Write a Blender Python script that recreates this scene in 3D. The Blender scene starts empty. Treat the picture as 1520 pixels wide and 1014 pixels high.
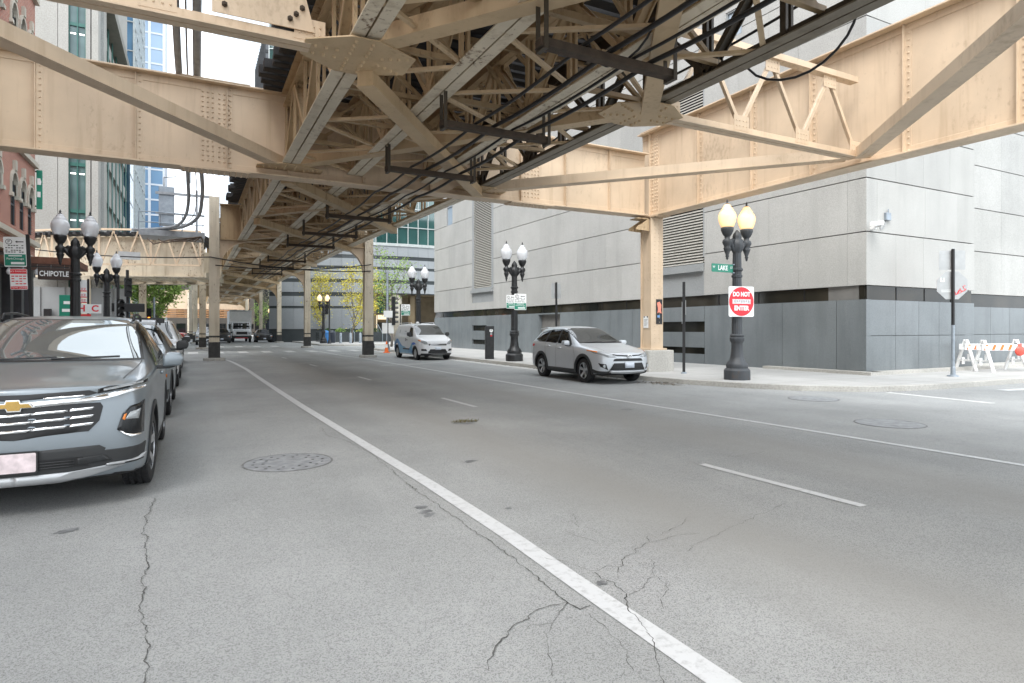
import bpy, bmesh, math, random
from mathutils import Vector, Matrix
from mathutils.bvhtree import BVHTree
random.seed(7)
R = math.radians
scene = bpy.context.scene
COL = scene.collection

# ---------------------------------------------------------------- objects
def tag(o, label=None, cat=None, group=None, kind=None):
    if label: o['label'] = label
    if cat: o['category'] = cat
    if group: o['group'] = group
    if kind: o['kind'] = kind
    return o

def thing(name, label, cat, loc=(0, 0, 0), rz=0.0, group=None):
    o = bpy.data.objects.new(name, None)
    COL.objects.link(o)
    o.location = loc
    o.rotation_euler = (0, 0, rz)
    o.empty_display_size = 0.2
    return tag(o, label, cat, group)

def kids(o):
    return [c for c in bpy.data.objects if c.parent == o]

def copy_tree(o, parent=None):
    ch = kids(o)
    c = o.copy()
    COL.objects.link(c)
    c.parent = parent
    for k in ch:
        copy_tree(k, c)
    return c

def copy_thing(o, loc, rz, label, group=None):
    c = copy_tree(o)
    c.location = loc
    c.rotation_euler = (0, 0, rz)
    c['label'] = label
    if group: c['group'] = group
    return c

class MB:
    """collects faces for one mesh object"""
    def __init__(s):
        s.v = []; s.f = []; s.m = []; s.mi = 0
    def add(s, vs, fs):
        b = len(s.v)
        s.v += [tuple(p) for p in vs]
        for f in fs:
            s.f.append(tuple(b + i for i in f)); s.m.append(s.mi)
        return s
    def hexa(s, p):   # 8 points: bottom ring 0-3 ccw, top ring 4-7
        return s.add(p, [(3, 2, 1, 0), (4, 5, 6, 7), (0, 1, 5, 4), (1, 2, 6, 5), (2, 3, 7, 6), (3, 0, 4, 7)])
    def box(s, x0, x1, y0, y1, z0, z1):
        if x0 > x1: x0, x1 = x1, x0
        if y0 > y1: y0, y1 = y1, y0
        if z0 > z1: z0, z1 = z1, z0
        return s.hexa([(x0, y0, z0), (x1, y0, z0), (x1, y1, z0), (x0, y1, z0), (x0, y0, z1), (x1, y0, z1), (x1, y1, z1), (x0, y1, z1)])
    def cbox(s, c, d):
        return s.box(c[0]-d[0]/2, c[0]+d[0]/2, c[1]-d[1]/2, c[1]+d[1]/2, c[2]-d[2]/2, c[2]+d[2]/2)
    def frame(s, p, q, up=(0, 0, 1)):
        p = Vector(p); q = Vector(q); d = (q - p).normalized(); up = Vector(up)
        a = d.cross(up)
        if a.length < 1e-4: a = d.cross(Vector((1, 0, 0)))
        a.normalize(); b = a.cross(d).normalized()
        return p, q, d, a, b
    def beam(s, p, q, w, h, up=(0, 0, 1), oa=0.0, ob=0.0):
        p, q, d, a, b = s.frame(p, q, up)
        p = p + a*oa + b*ob; q = q + a*oa + b*ob
        A = a*w/2; B = b*h/2
        return s.hexa([p-A-B, q-A-B, q+A-B, p+A-B, p-A+B, q-A+B, q+A+B, p+A+B])
    def channel(s, p, q, w, h, t=0.02, up=(0, 0, 1)):   # web on the bottom, two flanges up
        s.beam(p, q, w, t, up, 0, -h/2 + t/2)
        s.beam(p, q, t, h - t, up, -w/2 + t/2, t/2)
        s.beam(p, q, t, h - t, up, w/2 - t/2, t/2)
        return s
    def angle2(s, p, q, w, h, gap=0.03, t=0.014, up=(0, 0, 1)):  # two back-to-back angles
        for sg in (-1, 1):
            s.beam(p, q, w/2, t, up, sg*(gap/2 + w/4), -h/2 + t/2)
            s.beam(p, q, t, h - t, up, sg*(gap/2 + t/2), t/2)
        return s
    def ibeam(s, p, q, w, h, t=0.02, up=(0, 0, 1)):
        s.beam(p, q, w, t, up, 0, -h/2 + t/2)
        s.beam(p, q, w, t, up, 0, h/2 - t/2)
        s.beam(p, q, t, h - 2*t, up)
        return s
    def cyl(s, p, q, r0, r1=None, n=12, cap=True):
        r1 = r0 if r1 is None else r1
        p, q, d, a, b = s.frame(p, q)
        vs = []
        for c, r in ((p, r0), (q, r1)):
            for i in range(n):
                t = 2*math.pi*i/n
                vs.append(c + a*(r*math.cos(t)) + b*(r*math.sin(t)))
        fs = [(i, n + i, n + (i+1) % n, (i+1) % n) for i in range(n)]
        if cap: fs += [tuple(range(n)), tuple(range(2*n-1, n-1, -1))]
        return s.add(vs, fs)
    def tube(s, pts, r, n=8):
        pts = [Vector(p) for p in pts]
        rs = r if isinstance(r, (list, tuple)) else [r]*len(pts)
        vs = []; fs = []
        a = None
        for i, p in enumerate(pts):
            d = (pts[min(i+1, len(pts)-1)] - pts[max(i-1, 0)]).normalized()
            if a is None:
                a = d.cross(Vector((0, 0, 1)))
                if a.length < 1e-3: a = d.cross(Vector((1, 0, 0)))
            a = (a - d*a.dot(d)).normalized(); b = d.cross(a)
            for k in range(n):
                t = 2*math.pi*k/n
                vs.append(p + a*(rs[i]*math.cos(t)) + b*(rs[i]*math.sin(t)))
        for i in range(len(pts)-1):
            for k in range(n):
                fs.append((i*n+k, i*n+(k+1) % n, (i+1)*n+(k+1) % n, (i+1)*n+k))
        fs.append(tuple(range(n-1, -1, -1))); fs.append(tuple(range((len(pts)-1)*n, len(pts)*n)))
        return s.add(vs, fs)
    def lathe(s, prof, c=(0, 0, 0), n=20, axis='z', rx=1.0, ry=1.0, flute=0, fd=0.0, cap=True):
        vs = []; fs = []
        for r, z in prof:
            for k in range(n):
                t = 2*math.pi*k/n
                rr = r*(1 - fd*(0.5 + 0.5*math.cos(flute*t))) if flute else r
                x, y = rr*rx*math.cos(t), rr*ry*math.sin(t)
                if axis == 'z': vs.append((c[0]+x, c[1]+y, c[2]+z))
                elif axis == 'x': vs.append((c[0]+z, c[1]+x, c[2]+y))
                else: vs.append((c[0]+y, c[1]+z, c[2]+x))
        m = len(prof)
        for i in range(m-1):
            for k in range(n):
                fs.append((i*n+k, i*n+(k+1) % n, (i+1)*n+(k+1) % n, (i+1)*n+k))
        if cap: fs.append(tuple(range(n-1, -1, -1))); fs.append(tuple(range((m-1)*n, m*n)))
        return s.add(vs, fs)
    def prism(s, poly, o, u, v, w):   # 2d poly in frame (u,v) at o, extruded along w
        o = Vector(o); u = Vector(u); v = Vector(v); w = Vector(w)
        n = len(poly)
        vs = [o + u*a + v*b for a, b in poly] + [o + u*a + v*b + w for a, b in poly]
        fs = [tuple(range(n-1, -1, -1)), tuple(range(n, 2*n))] + [(i, (i+1) % n, n + (i+1) % n, n + i) for i in range(n)]
        return s.add(vs, fs)
    def rivet(s, p, nrm, r=0.018, h=0.014):
        p = Vector(p); d = Vector(nrm).normalized()
        a = d.cross(Vector((0, 0, 1)))
        if a.length < 1e-3: a = d.cross(Vector((1, 0, 0)))
        a.normalize(); b = d.cross(a)
        vs = []
        for rr, hh in ((r, 0.0), (r*0.62, h)):
            for k in range(6):
                t = k*math.pi/3
                vs.append(p + a*(rr*math.cos(t)) + b*(rr*math.sin(t)) + d*hh)
        return s.add(vs, [(k, (k+1) % 6, 6 + (k+1) % 6, 6 + k) for k in range(6)] + [(6, 7, 8, 9, 10, 11)])
    def rivets(s, p, q, n, nrm, r=0.018, h=0.014):
        p = Vector(p); q = Vector(q)
        for i in range(n):
            s.rivet(p.lerp(q, i/(n-1) if n > 1 else .5), nrm, r, h)
        return s
    def slab(s, o, d, n, s0, s1, z0, z1, d0, d1):  # facade box: along d, depth along n
        d = Vector((d[0], d[1], 0)); n = Vector((n[0], n[1], 0)); o = Vector((o[0], o[1], 0))
        P = lambda a, b, z: o + d*a + n*b + Vector((0, 0, z))
        return s.hexa([P(s0, d1, z0), P(s1, d1, z0), P(s1, d0, z0), P(s0, d0, z0), P(s0, d1, z1), P(s1, d1, z1), P(s1, d0, z1), P(s0, d0, z1)])
    def build(s, name, mats, parent=None, world=False, smooth=False, bevel=0.0, sub=0, seg=2, auto=None):
        me = bpy.data.meshes.new(name)
        vs = s.v
        if world and parent is not None:
            l = parent.matrix_basis if parent.parent is None else parent.parent.matrix_basis @ parent.matrix_basis
            i = l.inverted(); vs = [i @ Vector(p) for p in vs]
        me.from_pydata(vs, [], s.f)
        if not isinstance(mats, (list, tuple)): mats = [mats]
        for m in mats: me.materials.append(m)
        for p, mi in zip(me.polygons, s.m):
            p.material_index = mi
        bm = bmesh.new(); bm.from_mesh(me)
        bmesh.ops.recalc_face_normals(bm, faces=bm.faces)
        bm.to_mesh(me); bm.free()
        if smooth or auto:
            for p in me.polygons: p.use_smooth = True
        if auto:
            me.set_sharp_from_angle(angle=R(auto))
        o = bpy.data.objects.new(name, me)
        COL.objects.link(o)
        if parent is not None: o.parent = parent
        if bevel:
            b = o.modifiers.new('bevel', 'BEVEL'); b.width = bevel; b.segments = seg; b.limit_method = 'ANGLE'; b.angle_limit = R(40)
        if sub:
            b = o.modifiers.new('sub', 'SUBSURF'); b.levels = sub; b.render_levels = sub
        return o

def structure(o):
    o['kind'] = 'structure'; return o

_txt = {}
def text_obj(name, body, size, mat, parent, loc, rot=(math.pi/2, 0, 0), align='CENTER', depth=0.002, sx=1.0, spacing=1.0, bold=0.0):
    cu = bpy.data.curves.new('t', 'FONT')
    cu.body = body; cu.size = size; cu.align_x = align; cu.align_y = 'CENTER'; cu.extrude = depth; cu.space_character = spacing
    cu.offset = bold; cu.resolution_u = 3
    o = bpy.data.objects.new('t', cu); COL.objects.link(o)
    dg = bpy.context.evaluated_depsgraph_get()
    me = bpy.data.meshes.new_from_object(o.evaluated_get(dg))
    bpy.data.objects.remove(o); bpy.data.curves.remove(cu)
    me.name = name
    me.materials.clear(); me.materials.append(mat)
    m = bpy.data.objects.new(name, me); COL.objects.link(m)
    m.parent = parent; m.location = loc; m.rotation_euler = rot; m.scale = (sx, 1, 1)
    return m

# ---------------------------------------------------------------- materials
def nmat(name):
    m = bpy.data.materials.new(name); m.use_nodes = True
    nt = m.node_tree; b = nt.nodes['Principled BSDF']
    return m, nt, b
def N(nt, t, **k):
    n = nt.nodes.new(t)
    for a, v in k.items():
        try: n.inputs[a].default_value = v
        except Exception: setattr(n, a, v)
    return n
def L(nt, a, b): nt.links.new(a, b)
def setp(b, rough=.5, metal=0., spec=.5, coat=0., alpha=None, trans=0., emis=None, es=0.):
    b.inputs['Roughness'].default_value = rough; b.inputs['Metallic'].default_value = metal
    b.inputs['Specular IOR Level'].default_value = spec; b.inputs['Coat Weight'].default_value = coat
    b.inputs['Coat Roughness'].default_value = .04
    if trans: b.inputs['Transmission Weight'].default_value = trans
    if emis: b.inputs['Emission Color'].default_value = (*emis, 1); b.inputs['Emission Strength'].default_value = es
def coords(nt, scale=(1, 1, 1), world=True):
    if world:
        g = nt.nodes.new('ShaderNodeNewGeometry'); out = g.outputs['Position']
    else:
        g = nt.nodes.new('ShaderNodeTexCoord'); out = g.outputs['Object']
    mp = nt.nodes.new('ShaderNodeMapping'); mp.inputs['Scale'].default_value = scale
    L(nt, out, mp.inputs['Vector'])
    return mp.outputs['Vector']
def ramp(nt, fac, stops):
    r = nt.nodes.new('ShaderNodeValToRGB'); e = r.color_ramp.elements
    while len(e) < len(stops): e.new(.5)
    for i, (p, c) in enumerate(stops):
        e[i].position = p; e[i].color = (*c, 1) if len(c) == 3 else c
    L(nt, fac, r.inputs['Fac'])
    return r.outputs['Color']
def noise(nt, vec, scale, detail=4, rough=.55):
    n = N(nt, 'ShaderNodeTexNoise'); n.inputs['Scale'].default_value = scale; n.inputs['Detail'].default_value = detail
    n.inputs['Roughness'].default_value = rough; L(nt, vec, n.inputs['Vector'])
    return n.outputs['Fac']
def mixc(nt, fac, a, b, mode='MIX'):
    m = nt.nodes.new('ShaderNodeMix'); m.data_type = 'RGBA'; m.blend_type = mode
    if isinstance(fac, float): m.inputs[0].default_value = fac
    else: L(nt, fac, m.inputs[0])
    for i, c in ((6, a), (7, b)):
        if isinstance(c, tuple): m.inputs[i].default_value = (*c, 1)
        else: L(nt, c, m.inputs[i])
    return m.outputs[2]
def bump(nt, b, h, strength=.3, dist=.01):
    n = nt.nodes.new('ShaderNodeBump'); n.inputs['Strength'].default_value = strength; n.inputs['Distance'].default_value = dist
    L(nt, h, n.inputs['Height']); L(nt, n.outputs['Normal'], b.inputs['Normal'])
def plain(name, c, rough=.5, metal=0., var=.12, scale=3., coat=0., spec=.5, bumps=0.):
    m, nt, b = nmat(name); setp(b, rough, metal, spec, coat)
    v = coords(nt)
    f = noise(nt, v, scale, 5)
    d = tuple(x*(1-var) for x in c); e = tuple(min(1, x*(1+var)) for x in c)
    L(nt, ramp(nt, f, [(.3, d), (.7, e)]), b.inputs['Base Color'])
    if bumps: bump(nt, b, noise(nt, v, scale*12, 3), bumps, .01)
    return m
def emit(name, c, s):
    m, nt, b = nmat(name); b.inputs['Base Color'].default_value = (*c, 1); setp(b, .4, emis=c, es=s); return m
def glassy(name, c, rough=.04, spec=.8, ior=1.6, metal=0., tint_noise=None):
    m, nt, b = nmat(name); setp(b, rough, metal, spec); b.inputs['IOR'].default_value = ior
    b.inputs['Base Color'].default_value = (*c, 1)
    if tint_noise:
        v = coords(nt); f = noise(nt, v, tint_noise[1], 2)
        L(nt, ramp(nt, f, [(.35, c), (.65, tint_noise[0])]), b.inputs['Base Color'])
    return m

def steel_paint(name, c, rust=.5, dark=.5, streak=True, rough=.5):
    m, nt, b = nmat(name); setp(b, rough, 0, .4)
    v = coords(nt); vs = coords(nt, (3.2, 3.2, .22))
    f1 = noise(nt, v, .8, 6); f2 = noise(nt, vs, 1.4, 5, .6); f3 = noise(nt, coords(nt, (1, 1, .55)), 11., 6, .62)
    base = ramp(nt, f1, [(.3, tuple(x*.86 for x in c)), (.7, tuple(min(1, x*1.1) for x in c))])
    st = ramp(nt, f2, [(.52, (0, 0, 0)), (.78, (dark,)*3)])
    base = mixc(nt, st, base, (c[0]*.48, c[1]*.40, c[2]*.30))
    f4 = noise(nt, v, .55, 3)
    rs = ramp(nt, mixc(nt, .45, f3, f4), [(.57, (0, 0, 0)), (.65, (rust,)*3)])
    base = mixc(nt, rs, base, (.13, .065, .025))
    L(nt, base, b.inputs['Base Color'])
    bump(nt, b, f3, .06, .01)
    return m

def panel_stone(name, c, grain=40., var=.1, rough=.75, streak=.25):
    m, nt, b = nmat(name); setp(b, rough, 0, .3)
    v = coords(nt); vs = coords(nt, (1.6, 1.6, .16))
    g = noise(nt, v, grain, 3, .7); f = noise(nt, v, .5, 5); st = noise(nt, vs, 1.3, 5)
    base = ramp(nt, f, [(.3, tuple(x*(1-var) for x in c)), (.7, tuple(min(1, x*(1+var)) for x in c))])
    base = mixc(nt, ramp(nt, g, [(.38, (.72,)*3), (.6, (1.08, 1.06, 1.03))]), base, base, 'MIX') if False else mixc(nt, .75, base, ramp(nt, g, [(.36, (.70, .69, .68)), (.62, (1, 1, 1))]), 'MULTIPLY')
    base = mixc(nt, ramp(nt, st, [(.5, (0, 0, 0)), (.8, (streak,)*3)]), base, tuple(x*.55 for x in c))
    gi = nt.nodes.new('ShaderNodeNewGeometry')
    base = mixc(nt, 1.0, base, ramp(nt, gi.outputs['Random Per Island'], [(0, (.90, .905, .91)), (.5, (.97, .97, .965)), (1, (1, 1, 1))]), 'MULTIPLY')
    L(nt, base, b.inputs['Base Color'])
    bump(nt, b, g, .15, .004)
    return m

def car_paint(name, c, metal=.55, rough=.32):
    m, nt, b = nmat(name); setp(b, rough, metal, .5, .6); b.inputs['Coat Roughness'].default_value = .10
    v = coords(nt, (1, 1, 1), False)
    f = noise(nt, v, 900., 1); g = noise(nt, v, 2.2, 4)
    base = mixc(nt, ramp(nt, f, [(.4, (0, 0, 0)), (.62, (.25,)*3)]), c, tuple(min(1, x*1.35) for x in c))
    base = mixc(nt, ramp(nt, g, [(.45, (0, 0, 0)), (.75, (.14,)*3)]), base, tuple(x*.7 for x in c))
    L(nt, base, b.inputs['Base Color'])
    return m

M = {}
CREAM = (.62, .485, .345)
M['steel'] = steel_paint('cream_steel_paint', CREAM, .22, .40)
M['steel_old'] = steel_paint('weathered_ochre_steel', (.47, .345, .205), .7, .6)
M['steel_ochre'] = steel_paint('ochre_brace_steel', (.52, .385, .235), .35, .32)
M['steel_dark'] = steel_paint('rusty_dark_steel', (.36, .26, .15), .8, .7)
M['steel_white'] = steel_paint('chalky_cream_steel', (.64, .565, .44), 1.0, .75)
M['steel_black_shaded'] = steel_paint('black_shaded_steel', (.06, .048, .034), .6, .5)  # near-black: shade of the backlit near truss put into colour; also dark rack straps
M['timber'] = plain('creosote_timber', (.022, .021, .022), .75, 0, .5, 4, bumps=.4)
M['timber_brown'] = plain('old_brown_timber', (.05, .034, .022), .8, 0, .4, 5, bumps=.4)
M['rail'] = plain('rail_steel', (.16, .12, .09), .45, .6, .3, 3)
M['cable'] = plain('black_cable', (.014, .014, .015), .5)
M['conduit'] = plain('grey_conduit', (.30, .315, .33), .45, .2, .2, 5)
M['iron'] = plain('black_cast_iron', (.016, .017, .018), .42, 0, .4, 9, spec=.55)
M['iron_worn'] = steel_paint('worn_lamp_iron', (.055, .06, .066), .25, .6, rough=.5)
M['black'] = plain('satin_black', (.012, .012, .013), .4)
M['plastic'] = plain('black_plastic', (.028, .029, .03), .55)
M['rubber'] = plain('tyre_rubber', (.018, .018, .019), .75, 0, .25, 14, bumps=.3)
M['white'] = plain('white_paint', (.78, .78, .77), .5, 0, .05, 3)
M['concrete'] = panel_stone('kerb_concrete', (.50, .485, .45), 22., .12, .85, .2)
M['chrome'] = plain('chrome', (.86, .87, .88), .08, 1., .02)
M['alloy'] = plain('alloy_rim', (.55, .56, .58), .28, .9, .05)
M['green'] = plain('sign_green', (.01, .22, .14), .4)
M['red'] = plain('sign_red', (.72, .02, .035), .4)
M['signwhite'] = plain('sign_white', (.82, .83, .82), .4, 0, .03)
M['signback'] = plain('sign_back_aluminium', (.42, .43, .43), .45, .4, .1, 4)
M['orange'] = plain('safety_orange', (.85, .17, .03), .5)
M['galv'] = plain('galvanised_steel', (.30, .34, .38), .45, .5, .15, 6)
# ---------------------------------------------------------------- camera, light
FPX, HY, HC = 910.0, 489.0, 1.55
TH = math.atan2(471, 910); cS, cC = math.sin(TH), math.cos(TH)
cam = bpy.data.cameras.new('camera'); camo = bpy.data.objects.new('camera', cam); COL.objects.link(camo)
camo.location = (0, 0, HC); camo.rotation_euler = (math.pi/2, 0, -TH)
cam.sensor_width = 36; cam.lens = 36*FPX/1520; cam.shift_y = -(507-HY)/1520; cam.clip_end = 3000; cam.clip_start = .05
scene.camera = camo
def G(x, y, z=0.0):     # survey: a point of the photograph's ground, in metres
    u = (x-760)/FPX; t = (z-HC)/((HY-y)/FPX)
    return ((cC*u+cS)*t, (-cS*u+cC)*t, z)

w = bpy.data.worlds.new('World'); scene.world = w; w.use_nodes = True
nt = w.node_tree; bg = nt.nodes['Background']
sky = nt.nodes.new('ShaderNodeTexSky'); sky.sky_type = 'NISHITA'; sky.sun_disc = False
SUN_EL, SUN_AZ = 52, 226     # azimuth from +Y clockwise
sky.sun_elevation = R(SUN_EL); sky.sun_rotation = R(SUN_AZ); sky.air_density = 1.0; sky.dust_density = 6.0; sky.ozone_density = 1.0
hs = nt.nodes.new('ShaderNodeHueSaturation'); hs.inputs['Saturation'].default_value = .22
L(nt, sky.outputs['Color'], hs.inputs['Color'])
# overcast: an even cloud deck over the clear-sky gradient
tc = nt.nodes.new('ShaderNodeTexCoord'); mpp = nt.nodes.new('ShaderNodeMapping'); mpp.inputs['Scale'].default_value = (1, 1, 2.6)
L(nt, tc.outputs['Generated'], mpp.inputs['Vector'])
cl = noise(nt, mpp.outputs['Vector'], 2.2, 5, .5)
deck = ramp(nt, cl, [(.3, (7.2, 8.0, 8.8)), (.7, (10.0, 10.6, 11.2))])
L(nt, mixc(nt, .72, hs.outputs['Color'], deck), bg.inputs['Color'])
bg.inputs['Strength'].default_value = .15
sl = bpy.data.lights.new('sun', 'SUN'); sl.energy = 1.0; sl.angle = R(24); sl.color = (1, .985, .96)
so = bpy.data.objects.new('sun', sl); COL.objects.link(so)
a, e = R(SUN_AZ), R(SUN_EL)
sd = Vector((math.sin(a)*math.cos(e), math.cos(a)*math.cos(e), math.sin(e)))
so.rotation_euler = sd.to_track_quat('Z', 'Y').to_euler()
scene.view_settings.view_transform = 'Standard'; scene.view_settings.look = 'None'
scene.view_settings.exposure = 1.14; scene.view_settings.gamma = 1
scene.cycles.max_bounces = 8; scene.cycles.diffuse_bounces = 4
scene.cycles.use_denoising = True
scene.cycles.sample_clamp_indirect = 6

# ---------------------------------------------------------------- asphalt
m, nt, b = nmat('worn_asphalt'); setp(b, .82, 0, .3)
v = coords(nt); vy = coords(nt, (1.0, .14, 1))
agg = N(nt, 'ShaderNodeTexVoronoi'); agg.inputs['Scale'].default_value = 175; L(nt, v, agg.inputs['Vector'])
f_ag = agg.outputs['Color']
sep = nt.nodes.new('ShaderNodeSeparateColor'); L(nt, f_ag, sep.inputs['Color'])
n_f = noise(nt, v, 330, 2, .6); n_m = noise(nt, v, 7, 6, .65); n_l = noise(nt, v, .35, 5, .6); n_t = noise(nt, vy, .9, 4, .5)
base = ramp(nt, n_l, [(.30, (.335, .343, .340)), (.7, (.47, .478, .474))])
base = mixc(nt, ramp(nt, n_t, [(.45, (0, 0, 0)), (.75, (.45,)*3)]), base, (.29, .30, .30))
base = mixc(nt, ramp(nt, n_m, [(.55, (0, 0, 0)), (.8, (.35,)*3)]), base, (.25, .257, .257))
base = mixc(nt, .8, base, ramp(nt, sep.outputs['Red'], [(0., (.42, .42, .42)), (.5, (1, 1, 1)), (.9, (1.0, .99, .97)), (1., (1, 1, 1))]), 'MULTIPLY')
base = mixc(nt, .5, base, ramp(nt, n_f, [(.35, (.40,)*3), (.6, (1, 1, 1))]), 'MULTIPLY')
# oil drips along the middle of the lanes and pale worn wheel paths
sx = nt.nodes.new('ShaderNodeSeparateXYZ'); L(nt, v, sx.inputs['Vector'])
def band(xc, wd):
    s1 = N(nt, 'ShaderNodeMath', operation='SUBTRACT'); L(nt, sx.outputs['X'], s1.inputs[0]); s1.inputs[1].default_value = xc
    s2 = N(nt, 'ShaderNodeMath', operation='ABSOLUTE'); L(nt, s1.outputs[0], s2.inputs[0])
    s3 = nt.nodes.new('ShaderNodeMapRange'); L(nt, s2.outputs[0], s3.inputs['Value'])
    s3.inputs['From Min'].default_value = 0; s3.inputs['From Max'].default_value = wd; s3.inputs['To Min'].default_value = 1; s3.inputs['To Max'].default_value = 0
    s3.interpolation_type = 'SMOOTHSTEP'
    return s3.outputs['Result']
for xc in (3.55, 6.65):
    mm = N(nt, 'ShaderNodeMath', operation='MULTIPLY'); L(nt, band(xc, 1.3), mm.inputs[0]); L(nt, n_t, mm.inputs[1])
    base = mixc(nt, ramp(nt, mm.outputs[0], [(.1, (0, 0, 0)), (.6, (.75,)*3)]), base, (.27, .265, .25))
L(nt, base, b.inputs['Base Color'])
hh = mixc(nt, .6, sep.outputs['Green'], n_f)
bump(nt, b, hh, .55, .006)
M['asphalt'] = m
mb = MB()
mb.add([(-700, -300, 0), (700, -300, 0), (700, 1100, 0), (-700, 1100, 0)], [(0, 1, 2, 3)])
structure(mb.build('road', M['asphalt']))

# concrete walks
m, nt, b = nmat('pavement_concrete'); setp(b, .85, 0, .3)
v = coords(nt); f1 = noise(nt, v, .7, 6, .6); f2 = noise(nt, v, 60, 3); f3 = noise(nt, v, 5, 6, .7)
bk = N(nt, 'ShaderNodeTexBrick'); bk.offset = 0; bk.inputs['Scale'].default_value = 1; bk.inputs['Brick Width'].default_value = 1.6; bk.inputs['Row Height'].default_value = 1.6
bk.inputs['Mortar Size'].default_value = .012; L(nt, v, bk.inputs['Vector'])
base = ramp(nt, f1, [(.3, (.40, .395, .38)), (.7, (.48, .475, .46))])
base = mixc(nt, ramp(nt, f3, [(.55, (0, 0, 0)), (.75, (.4,)*3)]), base, (.30, .285, .26))
base = mixc(nt, .5, base, ramp(nt, f2, [(.35, (.75,)*3), (.6, (1, 1, 1))]), 'MULTIPLY')
base = mixc(nt, bk.outputs['Fac'], base, (.22, .21, .19))
L(nt, base, b.inputs['Base Color']); bump(nt, b, f2, .2, .004)
M['walk'] = m

def walk(name, poly, h=.13):
    """pavement slab with a kerb of its own standing 6 mm proud"""
    mb = MB(); mb.prism(poly, (0, 0, -.3), (1, 0, 0), (0, 1, 0), (0, 0, h+.3))
    structure(mb.build(name, M['walk']))
def kerb(name, pts, wd=.16, h=.137):
    mb = MB()
    P = [Vector((x, y, 0)) for x, y in pts]
    Lf = []; Rt = []
    for i, p in enumerate(P):
        d = (P[min(i+1, len(P)-1)] - P[max(i-1, 0)]).normalized(); nn = Vector((d.y, -d.x, 0))
        Lf.append(p - nn*wd*.5); Rt.append(p + nn*wd*.5)
    for i in range(len(P)-1):
        a, b2, c2, d2 = Lf[i], Rt[i], Rt[i+1], Lf[i+1]
        up = Vector((0, 0, h)); dn = Vector((0, 0, -.2))
        mb.hexa([a+dn, b2+dn, c2+dn, d2+dn, a+up, b2+up, c2+up, d2+up])
    return structure(mb.build(name, M['concrete'], bevel=.012))
corner = [(12.05, 46.0), (12.05, 24), (12.1, 15.2), (12.35, 13.2), (12.9, 11.6), (13.6, 10.4), (14.6, 9.6), (15.8, 9.2), (17.4, 9.05), (24, 9.0), (70, 9.0)]
walk('pavement', corner[::-1] + [(12.05, 46), (14.2, 48.6), (18.2, 49.6), (19.5, 30), (70, 22)], .13)
kerb('kerb', [(14.2, 48.6), (12.05, 46.0)] + corner[1:])
walk('pavement', [(-2.62, -12), (-2.62, 38), (-4.0, 40), (-60, 40), (-60, -12)])
kerb('kerb', [(-2.62, -12), (-2.62, 38), (-4.0, 40.0), (-60, 40.0)])
walk('pavement', [(10.6, 60), (12.4, 58.2), (80, 58.2), (80, 170), (10.6, 170)])
kerb('kerb', [(10.6, 170), (10.6, 60), (12.4, 58.2), (80, 58.2)])
walk('pavement', [(-2.62, 170), (-2.62, 56), (-4, 54.5), (-60, 54.5), (-60, 170)])
kerb('kerb', [(-2.62, 170), (-2.62, 56), (-4, 54.5), (-60, 54.5)])
# gutter strips of paler concrete along the kerbs
mb = MB()
mb.box(11.45, 11.96, 16, 46, -.2, .004); mb.box(-2.53, -2.1, -12, 38, -.2, .004)
structure(mb.build('gutter', plain('gutter_concrete', (.44, .435, .42), .85, 0, .15, 2.5, bumps=.2)))

# ---------------------------------------------------------------- markings
m, nt, b = nmat('worn_road_paint'); setp(b, .6, 0, .4)
v = coords(nt); f = noise(nt, v, 14, 8, .75); g = noise(nt, v, 1.1, 3)
base = mixc(nt, ramp(nt, f, [(.50, (0, 0, 0)), (.66, (.75,)*3)]), (.57, .58, .585), (.36, .365, .365))
base = mixc(nt, ramp(nt, g, [(.5, (0, 0, 0)), (.75, (.4,)*3)]), base, (.50, .50, .495))
L(nt, base, b.inputs['Base Color']); M['paint'] = m
m, nt, b = nmat('faded_road_paint'); setp(b, .7, 0, .3)
v = coords(nt); f = noise(nt, v, 5, 8, .8)
L(nt, ramp(nt, f, [(.35, (.42, .42, .41)), (.6, (.62, .62, .61))]), b.inputs['Base Color']); M['paint_faded'] = m
def stripe(name, pts, wd, mat=None, z=.005):
    mb = MB(); P = [Vector((p[0], p[1], 0)) for p in pts]
    for i in range(len(P)-1):
        A = []
        for j in (i, i+1):
            d = (P[min(j+1, len(P)-1)] - P[max(j-1, 0)]).normalized(); nn = Vector((d.y, -d.x, 0))
            A.append((P[j]-nn*wd/2, P[j]+nn*wd/2))
        (a, b2), (d2, c2) = A
        zz = Vector((0, 0, z)); z0 = Vector((0, 0, z-.004))
        mb.add([a+zz, b2+zz, c2+zz, d2+zz], [(0, 1, 2, 3)])
    return structure(mb.build(name, mat or M['paint']))
stripe('road_marking', [(2.02, -3), (2.05, 1.5), (2.07, 2.9), (2.10, 4.1), (2.09, 5.8), (2.05, 7.3), (1.99, 9.9), (1.92, 13), (1.88, 16), (1.83, 20), (1.78, 26), (1.62, 31), (1.48, 33.6), (1.3, 35)], .145)
stripe('road_marking', [(8.42, -6), (8.38, 4), (8.34, 7), (8.22, 10), (8.12, 14), (8.05, 20), (8.02, 28), (7.95, 33), (7.75, 37), (7.7, 44)], .115)
for y0, y1 in ((3.35, 5.25), (11.2, 13.0), (18.6, 20.1), (26.6, 28.2), (34.4, 36.2), (-4.6, -2.7)):
    x0 = 5.2 - .028*(y0-3.4)
    stripe('road_marking', [(x0, y0), (x0-.03, y1)], .105)
for i in range(9):
    x = -1.6 + i*1.5
    stripe('road_marking', [(x, 43.8), (x, 46.8)], .6, M['paint_faded'])
for i in range(6):
    x = -1.0 + i*1.5
    stripe('road_marking', [(x, 58.5), (x, 61.5)], .6, M['paint_faded'])
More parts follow.
